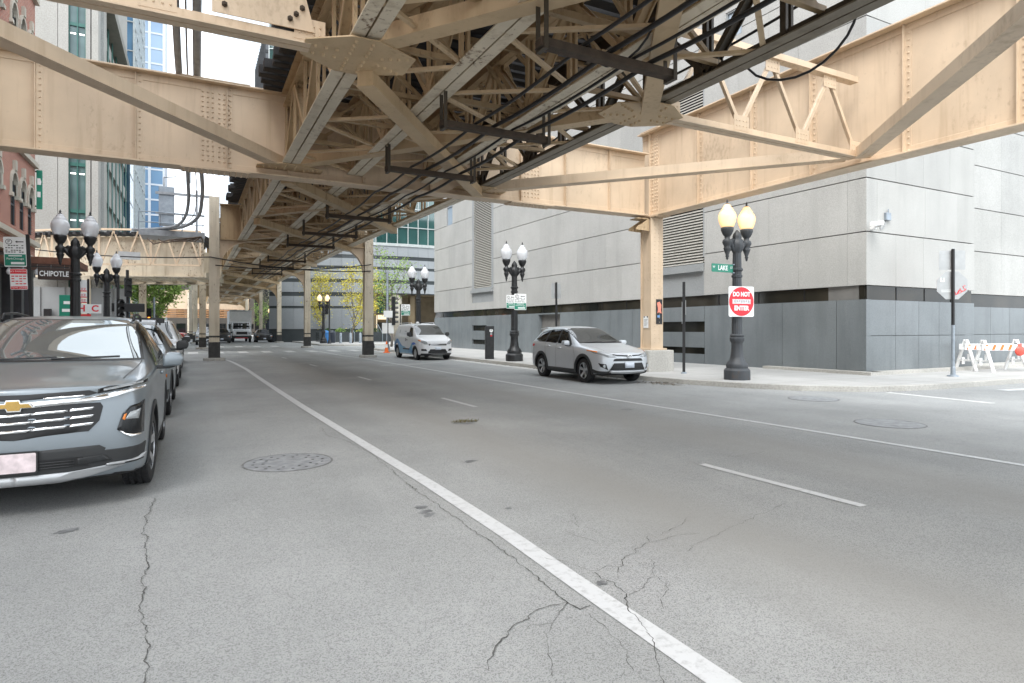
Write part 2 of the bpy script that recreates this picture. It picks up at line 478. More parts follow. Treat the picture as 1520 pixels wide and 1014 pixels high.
stripe('road_marking', [G(1318, 583)[:2], G(1475, 599)[:2]], .2, M['paint_faded'])
stripe('road_marking', [(18.2, 8.1), (24.0, 7.2), (34, 5.6)], .3, M['paint'])
stripe('road_marking', [G(566, 543)[:2], G(612, 541)[:2], G(655, 538)[:2]], .12, M['paint_faded'])

# patches, tar seams and cracks
M['tar'] = plain('crack_shadow', (.085, .084, .08), .9, 0, .5, 20)
M['stain'] = plain('oil_stain', (.17, .175, .18), .6, 0, .5, 9)
def crack(pix, wd, jit=.012, name='road_crack'):
    pts = []
    rr = random.Random(len(pix)*13 + int(pix[0][0]))
    W = [G(*p) for p in pix]
    for i in range(len(W)-1):
        a = Vector(W[i]); b2 = Vector(W[i+1]); n = max(2, int((b2-a).length/.022))
        d = (b2-a).normalized(); nn = Vector((d.y, -d.x, 0)); off = 0.
        for k in range(n):
            off = off*.80 + rr.gauss(0, jit*.62)
            pts.append(a.lerp(b2, k/n) + nn*off*min(1, (n-k)/4))
    pts.append(Vector(W[-1]))
    mb = MB(); n = len(pts)
    vs = []; fs = []; thin = .6
    for i, p in enumerate(pts):
        d = (pts[min(i+1, n-1)] - pts[max(i-1, 0)]).normalized(); nn = Vector((d.y, -d.x, 0))
        thin = .75*thin + .25*rr.uniform(-.25, 1.5); ww = wd*.44*max(.06, thin)*rr.uniform(.45, 1.2)*(.35 if i in (0, n-1) else 1)
        vs += [p - nn*ww/2 + Vector((0, 0, .0056)), p + nn*ww/2 + Vector((0, 0, .0056))]
    for i in range(n-1): fs.append((2*i, 2*i+1, 2*i+3, 2*i+2))
    mb.add(vs, fs)
    return structure(mb.build(name, M['tar']))
k = 440/1520.
c1 = lambda *q: [(600 + x*k, 720 + y*k) for x, y in q]
for q, wd in ((c1((1240, 265), (1260, 295), (1215, 315), (1140, 370), (1120, 415), (1090, 455)), .022),
          (c1((720, 375), (830, 395), (960, 445), (1000, 440), (1040, 420), (1110, 422)), .016),
          (c1((980, 450), (1010, 490), (1085, 505), (1130, 560), (1145, 630), (1200, 690), (1250, 757)), .020),
          (c1((1260, 295), (1330, 285), (1430, 255), (1520, 250)), .012), (c1((1325, 255), (1440, 190), (1445, 170), (1520, 168)), .012),
          (c1((1145, 570), (1200, 545), (1290, 470), (1280, 400), (1250, 375)), .012), (c1((1290, 465), (1360, 540), (1310, 590), (1330, 640)), .012),
          (c1((525, 757), (560, 715), (640, 690), (680, 640), (780, 615), (840, 605)), .020), (c1((750, 757), (760, 715), (800, 655), (840, 605)), .014),
          (c1((620, 757), (650, 720), (760, 712)), .010), (c1((940, 660), (1040, 740)), .014),
          (c1((870, 150), (885, 190), (885, 235)), .012), (c1((830, 235), (900, 270), (990, 295)), .010), (c1((890, 200), (1080, 290)), .008),
          (c1((20, 0), (150, 90), (330, 220), (480, 320), (650, 450), (840, 605), (900, 640), (960, 620)), .022),
          ([(478, 636), (482, 645), (520, 657), (560, 680), (610, 722)], .018),
          ([(300, 688), (360, 681), (430, 677)], .008), ([(430, 737), (506, 720)], .008), ([(335, 770), (470, 730)], .006),
          ([(215, 945), (212, 890), (217, 830), (217, 770), (230, 740)], .022),
          (c1((1250, 757), (1285, 850), (1310, 960), (1350, 1060)), .018), (c1((525, 757), (470, 830), (430, 960)), .018), (c1((750, 757), (735, 860), (760, 990)), .012), ([(215, 945), (218, 975), (213, 1020)], .02), (c1((1040, 740), (1120, 840), (1180, 960)), .012),
          ([(430, 593), (455, 597), (471, 607)], .012), ([(560, 620), (556, 625)], .01),
          ([(1017, 820), (1070, 790), (1150, 755), (1168, 747)], .012), ([(1080, 679), (1136, 671)], .012), ([(1057, 715), (1085, 722)], .01),
          ([(730, 605), (755, 606), (880, 597)], .012), ([(700, 622), (755, 617), (775, 615)], .012),
          ([(1010, 617), (1200, 648), (1290, 668), (1520, 707)], .007), ([(1290, 600), (1400, 610), (1520, 627)], .014),
          ([(690, 625), (740, 640), (860, 672)], .007), ([(1420, 660), (1460, 668), (1500, 690)], .008),
          ([(470, 560), (520, 558), (560, 556)], .012)):
    crack(q, wd)
def blob(c, rx, ry, rot, name, mat, z=.004, sd=1):
    rr = random.Random(sd); mb = MB(); n = 26; vs = []
    for i in range(n):
        t = 2*math.pi*i/n; r = 1 + rr.uniform(-.28, .28)
        x, y = rx*r*math.cos(t), ry*r*math.sin(t)
        vs.append((c[0]+x*math.cos(rot)-y*math.sin(rot), c[1]+x*math.sin(rot)+y*math.cos(rot), z))
    mb.add(vs, [tuple(range(n))]); return structure(mb.build(name, mat))
for i, (px, py, rx, ry) in enumerate([(625, 753, .055, .05), (632, 760, .07, .04), (637, 765, .06, .03), (690, 627, .22, .17), (698, 685, .1, .05), (755, 755, .03, .03), (930, 608, .12, .1), (100, 788, .09, .05), (860, 861, .03, .03), (893, 866, .04, .03)]):
    blob(G(px, py), rx, ry, .5, 'road_stain', M['stain'], .0036 + i*.00005, i)
M['cover'] = plain('cast_iron_cover', (.29, .30, .31), .6, .2, .3, 8, bumps=.3)
M['cover_dark'] = plain('cover_ring_iron', (.19, .19, .19), .7, .2, .3, 8)
def manhole(loc, r, label, holes=True):
    t = thing('manhole_cover', label, 'manhole cover', loc, 0, 'manhole covers in the road')
    mb = MB(); mb.lathe([(r*.9, .001), (r, .001), (r, .006), (r*.96, .007), (r*.96, .001)], n=40); mb.build('ring', M['cover_dark'], t)
    mb = MB(); mb.lathe([(r*.955, .001), (r*.955, .006)], n=40); mb.build('lid', M['cover'], t)
    if holes:
        mb = MB()
        for q in range(2):
            for i in range(10 + 6*q):
                a = 2*math.pi*i/(10+6*q); rr = r*(.55 + .22*q)
                mb.lathe([(.018, .0062), (.018, .0075)], (rr*math.cos(a), rr*math.sin(a), 0), 8)
        mb.build('vent_holes', M['black'], t)
manhole((.97, 7.55, 0), .5, 'worn round manhole cover with vent holes, left of the long white line')
manhole((12.25, 9.05, 0), .52, 'dark round manhole cover close to the kerb corner, below the lit street lamp', False)
manhole((10.15, 6.1, 0), .52, 'dark round manhole cover farther from the kerb, nearest the right edge', False)
# rough tuft of weeds in the pothole
g = MB(); rr = random.Random(3); pc = G(690, 626)
for i in range(160):
    a, d = rr.uniform(0, 6.28), rr.random()**.6*.2
    x, y = pc[0]+d*math.cos(a)*1.3, pc[1]+d*math.sin(a)*.7; h = rr.uniform(.02, .05); q = rr.uniform(0, 3)
    g.add([(x, y, .003), (x+.012*math.cos(q), y+.012*math.sin(q), .003), (x+.02*math.sin(q), y, h)], [(0, 1, 2)])
tag(g.build('weed_tuft', plain('dry_weeds', (.12, .10, .035), .9, 0, .4, 30)), 'little tuft of weeds and grit in the small pothole in mid road', 'weeds', kind='stuff')

# leaf litter and grit along the right gutter
g = MB(); rr = random.Random(11)
for i in range(900):
    if i < 260: x, y = rr.gauss(11.85, .22), rr.gauss(13.6, .35)
    else: x, y = 11.93 - abs(rr.gauss(0, .10)), rr.uniform(12.5, 45)
    l = rr.uniform(.012, .04); q = rr.uniform(0, 6.28); z = .0065 + rr.random()*.01
    a = Vector((math.cos(q), math.sin(q), rr.gauss(0, .25)))*l; b_ = Vector((-math.sin(q), math.cos(q), rr.gauss(0, .25)))*l*.6; p = Vector((x, y, z))
    g.add([p-a, p+b_, p+a, p-b_], [(0, 1, 2, 3)])
tag(g.build('leaf_litter', plain('dead_leaves', (.11, .085, .055), .9, 0, .6, 25)), 'dead leaves and grit lying in the gutter along the right kerb', 'litter', kind='stuff')
# ================================================================ elevated railway
XS = [2.1, 3.75, 5.75, 7.4]
def zb(y):       # underside of the stringer trusses
    pts = [(-12, 5.52), (9, 5.56), (16.5, 5.62), (33.8, 6.02), (54, 6.25), (76, 6.35), (140, 6.5)]
    for (a, za), (b, zb_) in zip(pts, pts[1:]):
        if y <= b: return za + (zb_-za)*(y-a)/(b-a)
    return pts[-1][1]
DEP = 1.86
def P3(x, y, dz=0): return (x, y, zb(y)+dz)

def truss_mesh(x, y0, y1, lod, backlit=False):
    mb = MB(); n = max(2, round((y1-y0)/1.5)); ys = [y0 + (y1-y0)*i/n for i in range(n+1)]
    mb.mi = 1
    a, b = P3(x, y0), P3(x, y1)
    for sg in (-1, 1):
        mb.beam(a, b, .19, .022, oa=sg*.11, ob=.011)
    mb.mi = 0
    for sg in (-1, 1):
        mb.beam(a, b, .02, .16, oa=sg*.026, ob=.102)
    # top chord
    a, b = P3(x, y0, DEP), P3(x, y1, DEP)
    mb.beam(a, b, .34, .03, ob=-.015); mb.beam(a, b, .05, .30, ob=-.18)
    for sg in (-1, 1): mb.beam(a, b, .11, .016, oa=sg*.08, ob=-.33)
    for i, y in enumerate(ys):
        p, q = P3(x, y, .13), P3(x, y, DEP-.2)
        if lod < 2:
            for sg in (-1, 1): mb.beam((p[0]+sg*.055, y, p[2]), (p[0]+sg*.055, y, q[2]), .05, .10, (0, 1, 0))
        else: mb.beam(p, q, .12, .10, (0, 1, 0))
        if i < n:
            y2 = ys[i+1]
            p, q = (P3(x, y, .14), P3(x, y2, DEP-.22)) if i % 2 == 0 else (P3(x, y, DEP-.22), P3(x, y2, .14))
            if lod < 2:
                for sg in (-1, 1): mb.beam((p[0]+sg*.075, p[1], p[2]), (q[0]+sg*.075, q[1], q[2]), .022, .10)
                mb.beam(p, q, .15, .016)
            else: mb.beam(p, q, .13, .09)
        if lod < 2:
            gz = .16 if i % 2 == 0 else DEP-.36   # gusset plates where the diagonals meet
            c = P3(x, y, gz)
            for sg in (-1, 1): mb.cbox((x+sg*.045, y, c[2]+.08), (.014, .55, .34))
            if lod == 0:
                for sg in (-1, 1):
                    for k in range(-2, 3):
                        mb.rivet((x+sg*.053, y+k*.1, c[2]+.0), (sg, 0, 0)); mb.rivet((x+sg*.053, y+k*.1, c[2]+.16), (sg, 0, 0))
    if lod == 0:
        L_ = y1-y0; m_ = int(L_/.17)
        for sg in (-1, 1):
            mb.rivets((x+sg*.026, y0+.1, zb(y0)+DEP-.26), (x+sg*.026, y1-.1, zb(y1)+DEP-.26), m_, (sg, 0, 0), .016)
    return mb

def span(y0, y1, lod, label, nodes, hang=True):
    t = thing('elevated_track_span', label, 'railway span', (4.75, (y0+y1)/2, 0), 0, 'elevated railway spans over the street')
    for i, x in enumerate(XS):
        backlit = (lod == 0 and i == 3)
        mats = [M['steel_old'] if i < 3 or lod else M['steel_black_shaded'], M['steel_white'] if i < 3 or lod else steel_paint('shaded_cream_steel', (.20, .17, .125), .9, .8)]  # nearest right-hand truss is backlit: its shade is painted in as darker steel
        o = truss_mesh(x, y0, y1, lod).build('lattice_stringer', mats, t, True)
        if backlit: pass
    # big lower diagonals between the nodes
    for a, b in zip(nodes, nodes[1:]):
        for (xa, xb, dz) in ((XS[0], XS[3], .10), (XS[3], XS[0], -.06)):
            zz = -.14 if dz > 0 else .12
            pa, pb = Vector(P3(xa, a+.1, zz)), Vector(P3(xb, b-.1, zz)); dd = (pb-pa).normalized()
            if lod == 0: pa += dd*.38; pb -= dd*.38
            mb = MB(); mb.beam(pa, pb, .25, .22); mb.beam(pa, pb, .29, .02, ob=-.12)
            mb.build('lateral_brace', M['steel_ochre'] if lod == 0 else M['steel_old'], t, True)
    if lod == 0:
        for y in nodes:
            for x, sx in ((XS[0], 1), (XS[3], -1)):
                mb = MB(); z = zb(y)-.035
                poly = [(-.75, -.25), (-.2, -.62), (.2, -.62), (.80, -.30), (.80, .30), (.2, .62), (-.2, .62), (-.75, .25)]
                mb.prism([(px*1, py) for px, py in poly], (x, y, z), (sx, 0, 0), (0, 1, 0), (0, 0, .02))
                for px in (-.6, -.45, -.3):
                    for py in (-.12, .12): mb.rivet((x+sx*px, y+py, z-.0005), (0, 0, -1), .032, .032)
                for px in (-.12, .12):
                    for py in (-.5, -.37, -.24, -.1, .1, .24, .37, .5): mb.rivet((x+sx*px, y+py, z-.0005), (0, 0, -1), .032, .032)
                for k in range(4):
                    for s2 in (-1, 1): mb.rivet((x+sx*(.35+k*.11), y+s2*(.12+k*.05), z-.0005), (0, 0, -1), .032, .032)
                mb.build('gusset_plate', M['steel_ochre'], t, True)
    # cross frames between the trusses of each track, struts between the tracks
    n = max(2, round((y1-y0)/(1.9 if lod == 0 else 3.0)))
    for i in range(n+1):
        y = y0 + (y1-y0)*i/n
        if lod == 2 and i % 2: continue
        w_ = .07
        for xa, xb in ((XS[0], XS[1]), (XS[2], XS[3])):
            mb = MB()
            mb.beam(P3(xa, y, .25), P3(xb, y, DEP-.35), w_, .07); mb.beam(P3(xa, y+.08, DEP-.35), P3(xb, y+.08, .25), w_, .07)
            mb.beam(P3(xa, y, .22), P3(xb, y, .22), .09, .08); mb.beam(P3(xa, y, DEP-.3), P3(xb, y, DEP-.3), .09, .08)
            xm = (xa+xb)/2
            mb.cbox((xm, y+.04, zb(y)+DEP/2-.05), (.26, .1, .22))
            mb.build('cross_frame', M['steel_dark'], t, True)
        if i % 2 == 0:
            mb = MB()
            mb.beam(P3(XS[1], y, .32), P3(XS[2], y, .32), .10, .10)
            mb.beam(P3(XS[1], y, .3), P3(4.75, y, DEP-.4), .06, .06); mb.beam(P3(XS[2], y, .3), P3(4.75, y, DEP-.4), .06, .06)
            mb.beam(P3(XS[1], y, DEP-.33), P3(XS[2], y, DEP-.33), .08, .08)
            mb.build('track_strut', M['steel_dark'], t, True)
    # upper laterals
    m_ = max(2, round((y1-y0)/2.5))
    for xa, xb in ((XS[0], XS[1]), (XS[2], XS[3])):
        mb = MB()
        for i in range(m_):
            ya, yb = y0+(y1-y0)*i/m_, y0+(y1-y0)*(i+1)/m_
            p, q = (xb, xa) if i % 2 else (xa, xb)
            mb.beam(P3(p, ya, DEP-.1), P3(q, yb, DEP-.1), .09, .05)
        mb.build('upper_lacing', M['steel_dark'], t, True)
    if lod < 2:      # thin laced bars in the bottom plane of each bay
        m_ = max(4, round((y1-y0)/(1.25 if lod == 0 else 1.7)))
        for xa, xb in zip(XS, XS[1:]):
            mb = MB()
            for i in range(m_):
                ya, yb = y0+(y1-y0)*i/m_, y0+(y1-y0)*(i+1)/m_
                p, q = (xb, xa) if i % 2 else (xa, xb)
                mb.beam(P3(p, ya, .075), P3(q, yb, .075), .075, .05)
            mb.build('lower_lacing', M['steel_ochre'], t, True)
    # ties, rails, guard timbers
    rr = random.Random(int(y0*7+50)); nt_ = int((y1-y0)/(.385 if lod < 2 else .46))
    me = None; mb = MB(); mb.box(-3.32, 3.32, -.125, .125, 0, .22); tie = mb.build('cross_tie', M['timber'], t, bevel=.012, seg=1)
    for i in range(nt_):
        o = tie if i == 0 else tie.copy()
        if i: COL.objects.link(o); o.parent = t
        y = y0 + .23 + i*(y1-y0)/nt_
        j = (.16 if (i//3) % 2 else -.02) + rr.uniform(-.05, .05)
        o.location = (4.83-4.75 + j*-1, y-(y0+y1)/2, zb(y)+DEP+.002)
        o.scale = (1+rr.uniform(-.01, .01), 1, 1)
    for x in (2.2, 3.65, 5.85, 7.3):
        mb = MB(); a, b = P3(x, y0, DEP+.214), P3(x, y1, DEP+.214)
        mb.beam(a, b, .14, .02, ob=.01); mb.beam(a, b, .02, .11, ob=.075); mb.beam(a, b, .07, .035, ob=.146)
        mb.build('rail', M['rail'], t, True)
    for x in (1.75, 4.2, 5.3, 7.85):
        mb = MB(); mb.beam(P3(x, y0, DEP+.29), P3(x, y1, DEP+.29), .2, .15); mb.build('guard_timber', M['timber'], t, True)
    # plank walk in the middle, on the ties
    mb = MB()
    for k in range(4): mb.beam(P3(4.5+k*.17, y0, DEP+.24), P3(4.5+k*.17, y1, DEP+.24), .15, .045)
    mb.build('plank_walk', M['timber'], t, True)
    return t

near_nodes = [-6, 1.5, 9, 16.4]
span(-7.5, 16.30, 0, 'nearest steel track span overhead, four lattice trusses with star shaped gusset plates', near_nodes)
span(16.74, 33.55, 1, 'second track span, starting just beyond the big cream cross girder', [16.8, 25.1, 33.5])
span(34.05, 53.7, 1, 'third track span, between the ochre column and the column by the yellow tree', [34.1, 44, 53.6])
span(54.3, 75.6, 2, 'fourth track span, over the far crosswalk', [54.4, 65, 75.5])
span(76.4, 99.5, 2, 'fifth track span, above the white box truck', [76.5, 88, 99.4])
span(100.5, 130, 2, 'farthest track span, a dark line at the end of the street', [100.5, 115, 130])

# ---------------------------------------------------------------- plate girders
def stiff_I(mb, p, nrm, along, z0, z1, rows=1, w=.13, rivn=14):
    """vertical angle stiffener with its row of rivets on the web face"""
    p = Vector(p); nrm = Vector(nrm); al = Vector(along)
    a = p + Vector((0, 0, z0)); b = p + Vector((0, 0, z1))
    mb.beam(a + nrm*.055, b + nrm*.055, .016, .11, nrm)
    mb.beam(a + nrm*.008 + al*.065, b + nrm*.008 + al*.065, .13, .016, nrm)
    h = z1-z0; n = int(h/.135)
    mb.rivets(a + nrm*.0155 + al*.078 + Vector((0, 0, .06)), b + nrm*.0155 + al*.078 - Vector((0, 0, .06)), n, nrm, .024, .026)
def splice(mb, p, nrm, along, z0, z1, wd=.62, cols=6):
    p = Vector(p); nrm = Vector(nrm); al = Vector(along)
    mb.beam(p+nrm*.009+Vector((0, 0, z0)), p+nrm*.009+Vector((0, 0, z1)), wd, .018, nrm)
    n = int((z1-z0)/.115)
    for c in range(cols):
        o = al*((c-(cols-1)/2)*wd/(cols+.2) + (.02 if c >= cols/2 else -.02))
        mb.rivets(p+o+nrm*.0175+Vector((0, 0, z0+.05)), p+o+nrm*.0175+Vector((0, 0, z1-.05)), n, nrm, .027, .03)
def plate_girder(name, label, p, q, z0, z1, fl=.48, stiffs=(), splices=(), both=True, mat=None, group=None, cap=True):
    p = Vector((*p, 0)); q = Vector((*q, 0)); d = (q-p).normalized(); nn = Vector((d.y, -d.x, 0)); ln = (q-p).length
    t = thing(name, label, 'steel girder', tuple(p.lerp(q, .5)), 0, group)
    mt = mat or M['steel']
    mb = MB(); zc = Vector((0, 0, (z0+z1)/2))
    mb.beam(p+zc, q+zc, .03, z1-z0-.08); mb.build('web_plate', mt, t, True)
    for z, nm in ((z0+.02, 'bottom_flange'), (z1-.02, 'top_flange')):
        mb = MB(); sgz = 1 if z < z1-.5 else -1
        mb.beam(p+Vector((0, 0, z)), q+Vector((0, 0, z)), fl, .04)
        for s in (-1, 1):
            mb.beam(p+Vector((0, 0, z+sgz*.10))+nn*s*.024, q+Vector((0, 0, z+sgz*.10))+nn*s*.024, .018, .16)
        if name == 'plate_girder':
            n = int(ln/.15)
            # only the angle leg rivets on the flange side, small
        mb.build(nm, mt, t, True, bevel=.006, seg=1)
    for s_, rows in stiffs:
        for sg in ((1, -1) if both else (1,)):
            mb = MB(); stiff_I(mb, p + d*s_ + nn*sg*.016, nn*sg, d, z0+.045, z1-.045); mb.build('web_stiffener', mt, t, True)
    for s_, cols in splices:
        for sg in (1, -1):
            mb = MB(); splice(mb, p + d*s_ + nn*sg*.016, nn*sg, d, z0+.19, z1-.19, .66 if cols > 4 else .4, cols); mb.build('splice_plate', mt, t, True)
        for z, up in ((z0-.012, -1), (z1+.012, 1)):
            mb = MB(); c = p + d*s_
            L2 = .75 if cols > 4 else .45
            mb.beam(c - d*L2 + Vector((0, 0, z)), c + d*L2 + Vector((0, 0, z)), fl+.02, .022)
            nr = int(L2*2/.12)
            for k in range(nr):
                for r_ in range(-2, 3):
                    if r_ == 0: continue
                    mb.rivet(c + d*(-L2+.06+k*(2*L2-.12)/(nr-1)) + nn*(r_*fl*.2) + Vector((0, 0, z+up*.0112)), (0, 0, up), .024, .024)
            mb.build('cover_plate', mt, t, True)
    return t
plate_girder('plate_girder', 'big cream plate girder spanning the street across the picture with riveted splices', (-4.2, 16.5), (13.62, 16.5), 5.38, 7.50, .48,
             [(s, 1) for s in (1.15, 3.0, 4.9, 6.3, 8.2, 10.1, 11.5, 13.0, 14.6, 16.3)], [(4.66, 6), (13.35, 6)])
plate_girder('plate_girder', 'long tan plate girder along the right kerb rising to the upper right of the picture', (13.9, 16.9), (13.9, -10), 5.36, 8.28, .52,
             [(s, 1) for s in (.45, 2.7, 4.75, 6.6, 8.9, 11.0, 13.2, 15.4, 17.6, 19.8, 22)], [(.62, 4)], cap=True)
# end post on the corner where the two girders meet
plate_girder('plate_girder', 'tan plate girder along the left kerb carrying the ends of the left braces', (-4.4, 16.9), (-4.4, -10), 5.36, 8.28, .52, [(s, 1) for s in (2, 5, 8, 11, 14, 17, 20)], [])

# bracing frame from the tracks out to the kerb girders
def brace_frame(xa, xb, y, label):
    t = thing('bracing_frame', label, 'bracing frame', ((xa+xb)/2, y, 0))
    z0, z1 = 5.60, 7.32
    mb = MB(); mb.angle2((xa, y, z0), (xb, y, z0), .26, .17, .03, .02); mb.build('bottom_chord', M['steel'], t, True)
    mb = MB(); mb.channel((xa, y, z1), (xb, y, z1), .2, .13, .018); mb.rivets((xa+.2, y-.02, z1-.0655), (xb-.2, y-.02, z1-.0655), 24, (0, 0, -1), .016); mb.build('top_chord', M['steel'], t, True)
    n = 6; sg = 1 if xb > xa else -1
    st = (xb-xa)/n
    for i in range(n):
        x0, x1 = xa+st*i, xa+st*(i+1)
        lo, hi = z0+.1, z1-.08
        p, q = ((x0, y, lo), (x1, y, hi)) if i % 2 == 0 else ((x0, y, hi), (x1, y, lo))
        mb = MB(); mb.beam(p, q, .05, .075); mb.beam((p[0], p[1]+.04, p[2]), (q[0], q[1]+.04, q[2]), .014, .075); mb.build('diagonal', M['steel'], t, True)
    for i in range(n+1):
        x = xa+st*i; z = (z0+.16) if i % 2 == 0 else (z1-.18)
        mb = MB(); mb.cbox((x, y-.034, z), (.42, .012, .30))
        for k in (-.14, -.05, .05, .14): mb.rivet((x+k, y-.0405, z+.05), (0, -1, 0), .016); mb.rivet((x+k, y-.0405, z-.06), (0, -1, 0), .016)
        mb.build('gusset', M['steel'], t, True)
    return t
brace_frame(XS[3]+.66, 13.62, 9.0, 'light lattice bracing frame from the tracks to the right kerb girder')
brace_frame(XS[0]-.66, -4.12, 9.0, 'lattice bracing frame left of the tracks, cut by the top edge')
def long_brace(p, q, label, mat='steel', w=.27, h=.25):
    t = thing('long_brace', label, 'steel brace', ((p[0]+q[0])/2, (p[1]+q[1])/2, 0), 0, 'long diagonal braces')
    mb = MB(); mb.beam(p, q, w, h); mb.beam(p, q, w+.05, .022, ob=-h/2+.008); mb.build('beam', M[mat], t, True)
    d = (Vector(q)-Vector(p)).normalized()
    mb = MB()
    for e, s in ((p, 1), (q, -1)):
        c = Vector(e) + d*s*.25; nn = Vector((d.y, -d.x, 0)).normalized()
        for k in range(5):
            for s2 in (-1, 1): mb.rivet(c + d*s*k*.1 + nn*s2*.07 + Vector((0, 0, -h/2-.0005)), (0, 0, -1), .02, .015)
    mb.build('rivet_heads', M[mat], t, True)
long_brace((XS[3]+.2, 16.25, 5.70), (13.6, 9.2, 5.66), 'long cream brace from the cross girder to the foot of the right lattice frame')
long_brace((13.6, 8.8, 5.60), (XS[3]+.2, 1.7, 5.62), 'heavy cream brace rising to the right edge of the picture')
long_brace((XS[0]-.25, 16.2, 5.72), (-4.1, 8.9, 5.72), 'long cream brace crossing in front of the left half of the big cross girder')
long_brace((-4.1, 8.7, 5.66), (XS[0]-.2, 1.7, 5.66), 'cream brace overhead left, leading out of the top of the picture')
# bolted bracket plate by the strut at the top left
t = thing('hanger_plate', 'tan bolted bracket plate at the top edge left of the tracks', 'bracket', (.75, 9, 0))
mb = MB(); mb.prism([(-.55, 0), (.75, 0), (.62, .5), (.3, .62), (-.3, .62), (-.55, .45)], (.75, 8.93, 5.72), (1, 0, 0), (0, 0, 1), (0, .02, 0)); mb.build('plate', M['steel'], t, True)
mb = MB()
for px, pz in ((-.4, .12), (-.38, .3), (-.3, .48), (.42, .12), (.5, .2), (.58, .3)): mb.lathe([(.038, 0), (.038, .03), (.022, .032), (.022, .05)], (.75+px, 8.93, 5.72+pz), 6, 'y'); 
b_ = [(x, 2*8.93-y if y > 8.93 else y, z) for x, y, z in mb.v]; mb.v = b_
mb.build('bolts', M['timber_brown'], t, True)

# ---------------------------------------------------------------- columns
M['soot_base'] = plain('black_base_paint', (.035, .034, .032), .6, 0, .4, 8)
def column(x, y, ztop, label, lod=0, w=.46, base=True, walk_z=0.0, pedestal=False):
    t = thing('steel_column', label, 'steel column', (x, y, walk_z), 0, 'riveted steel columns of the elevated railway')
    mb = MB(); zb0 = .78 if pedestal else .14
    h = ztop - walk_z
    for sg in (-1, 1):
        mb.cbox((0, sg*w/2, (zb0+h)/2), (w, .03, h-zb0))
        mb.cbox((sg*(w/2-.05), 0, (zb0+h)/2), (.03, w-.032, h-zb0))
    if lod < 2:
        st = .14 if lod == 0 else .2
        n = int((h-zb0)/st)
        for sg in (-1, 1):
            for c in (-.09, .09) if pedestal or True else ():
                mb.rivets((c, sg*(w/2+.0155), zb0+.2), (c, sg*(w/2+.0155), h-.1), n, (0, sg, 0), .02, .016)
                if not pedestal: mb.rivets((sg*(w/2-.0345), c, zb0+.2), (sg*(w/2-.0345), c, h-.1), n, (sg, 0, 0), .02, .016)
    mb.build('shaft', M['steel'] if lod == 0 else M['steel_white'], t)
    if pedestal:
        mb = MB(); mb.box(-.55, .55, -.5, .5, -.2, .72); mb.build('pedestal', M['concrete'], t, bevel=.03)
        mb = MB(); mb.box(-.36, .36, -.36, .36, .722, .782); mb.build('base_plate', M['steel'], t, bevel=.006)
        mb = MB()
        for sg in (-1, 1): mb.prism([(0, 0), (-.55, .02), (-.5, .12), (0, .42)], (-w/2-.02, sg*.2, h-.45), (1, 0, 0), (0, 0, 1), (0, .025, 0))
        mb.box(-w/2-.5, -w/2-.02, -.2, .22, h-.06, h-.03)
        mb.build('cap_bracket', M['steel_old'], t)
    else:
        mb = MB(); mb.box(-w/2-.03, w/2+.03, -w/2-.05, w/2+.05, .14, .92); mb.build('black_base', M['soot_base'], t, bevel=.01)
        mb = MB(); mb.box(-w/2-.01, w/2+.01, -w/2-.025, w/2+.025, 1.15, 1.24); mb.build('black_band', M['soot_base'], t)
        mb = MB(); mb.prism([(.5*math.cos(k*math.pi/6)*1.0, .5*math.sin(k*math.pi/6)*1.0) for k in range(12)], (0, 0, -.05), (1, 0, 0), (0, 1, 0), (0, 0, .195)); mb.build('plinth', M['concrete'], t, bevel=.04)
    return t
def knee(x, y, z0, dirx, r=1.45):
    """quarter-round knee bracket between a column and its cross girder"""
    mb = MB(); n = 12
    arc = [(r - r*math.sin(k*math.pi/2/n), r - r*math.cos(k*math.pi/2/n)) for k in range(n+1)]   # from (r,0) .. to (0,r)
    poly = [(0, 0)] + [(a, b) for a, b in arc]
    # polygon in (u outward from the column, v down from the girder)
    mb.prism(poly, (x, y-.03, z0), (dirx, 0, 0), (0, 0, -1), (0, .06, 0))
    for k in range(n):
        a, b = arc[k], arc[k+1]
        mb.beam((x+dirx*a[0], y, z0-a[1]), (x+dirx*b[0], y, z0-b[1]), .03, .30, (0, 1, 0))
    return mb
def bent(y, xl, xr, zg, lod, ll, lr, lg, top=8.1):
    column(xl, y, top, ll, lod); column(xr, y, top, lr, lod)
    t = thing('cross_girder', lg, 'steel girder', ((xl+xr)/2, y, 0), 0, 'cross girders between the column pairs')
    z0, z1 = zg, zg+1.7
    mt = M['steel_old']
    mb = MB(); mb.beam((xl+.27, y, (z0+z1)/2), (xr-.27, y, (z0+z1)/2), .04, z1-z0); 
    n = 6
    for i in range(1, n):
        xx = xl + (xr-xl)*i/n; mb.cbox((xx, y-.06, (z0+z1)/2), (.12, .08, z1-z0-.1)); mb.cbox((xx, y+.06, (z0+z1)/2), (.12, .08, z1-z0-.1))
    mb.build('web_plate', mt, t, True)
    mb = MB(); mb.beam((xl+.26, y, z0-.02), (xr-.26, y, z0-.02), .44, .04); mb.beam((xl+.26, y, z1+.02), (xr-.26, y, z1+.02), .44, .04); mb.build('flanges', mt, t, True)
    knee(xl+.25, y, z0-.045, 1).build('knee_bracket', M['steel'] if lod < 2 else mt, t, True)
    knee(xr-.25, y, z0-.045, -1).build('knee_bracket', M['steel'] if lod < 2 else mt, t, True)
column(13.9, 16.45, 5.32, 'tan column on a concrete pedestal beside the silver crossover, notices stuck on it', 0, .52, True, .13, True)
column(-4.4, 16.45, 5.32, 'tan column on a concrete pedestal at the left kerb outside the left edge', 1, .52, True, .13, True)
bent(33.8, .86, 8.52, 6.05, 1, 'cream riveted column with black foot at the end of the white line', 'ochre riveted column with black foot left of the white and blue van', 'cross girder with curved knee brackets above the far end of the white line')
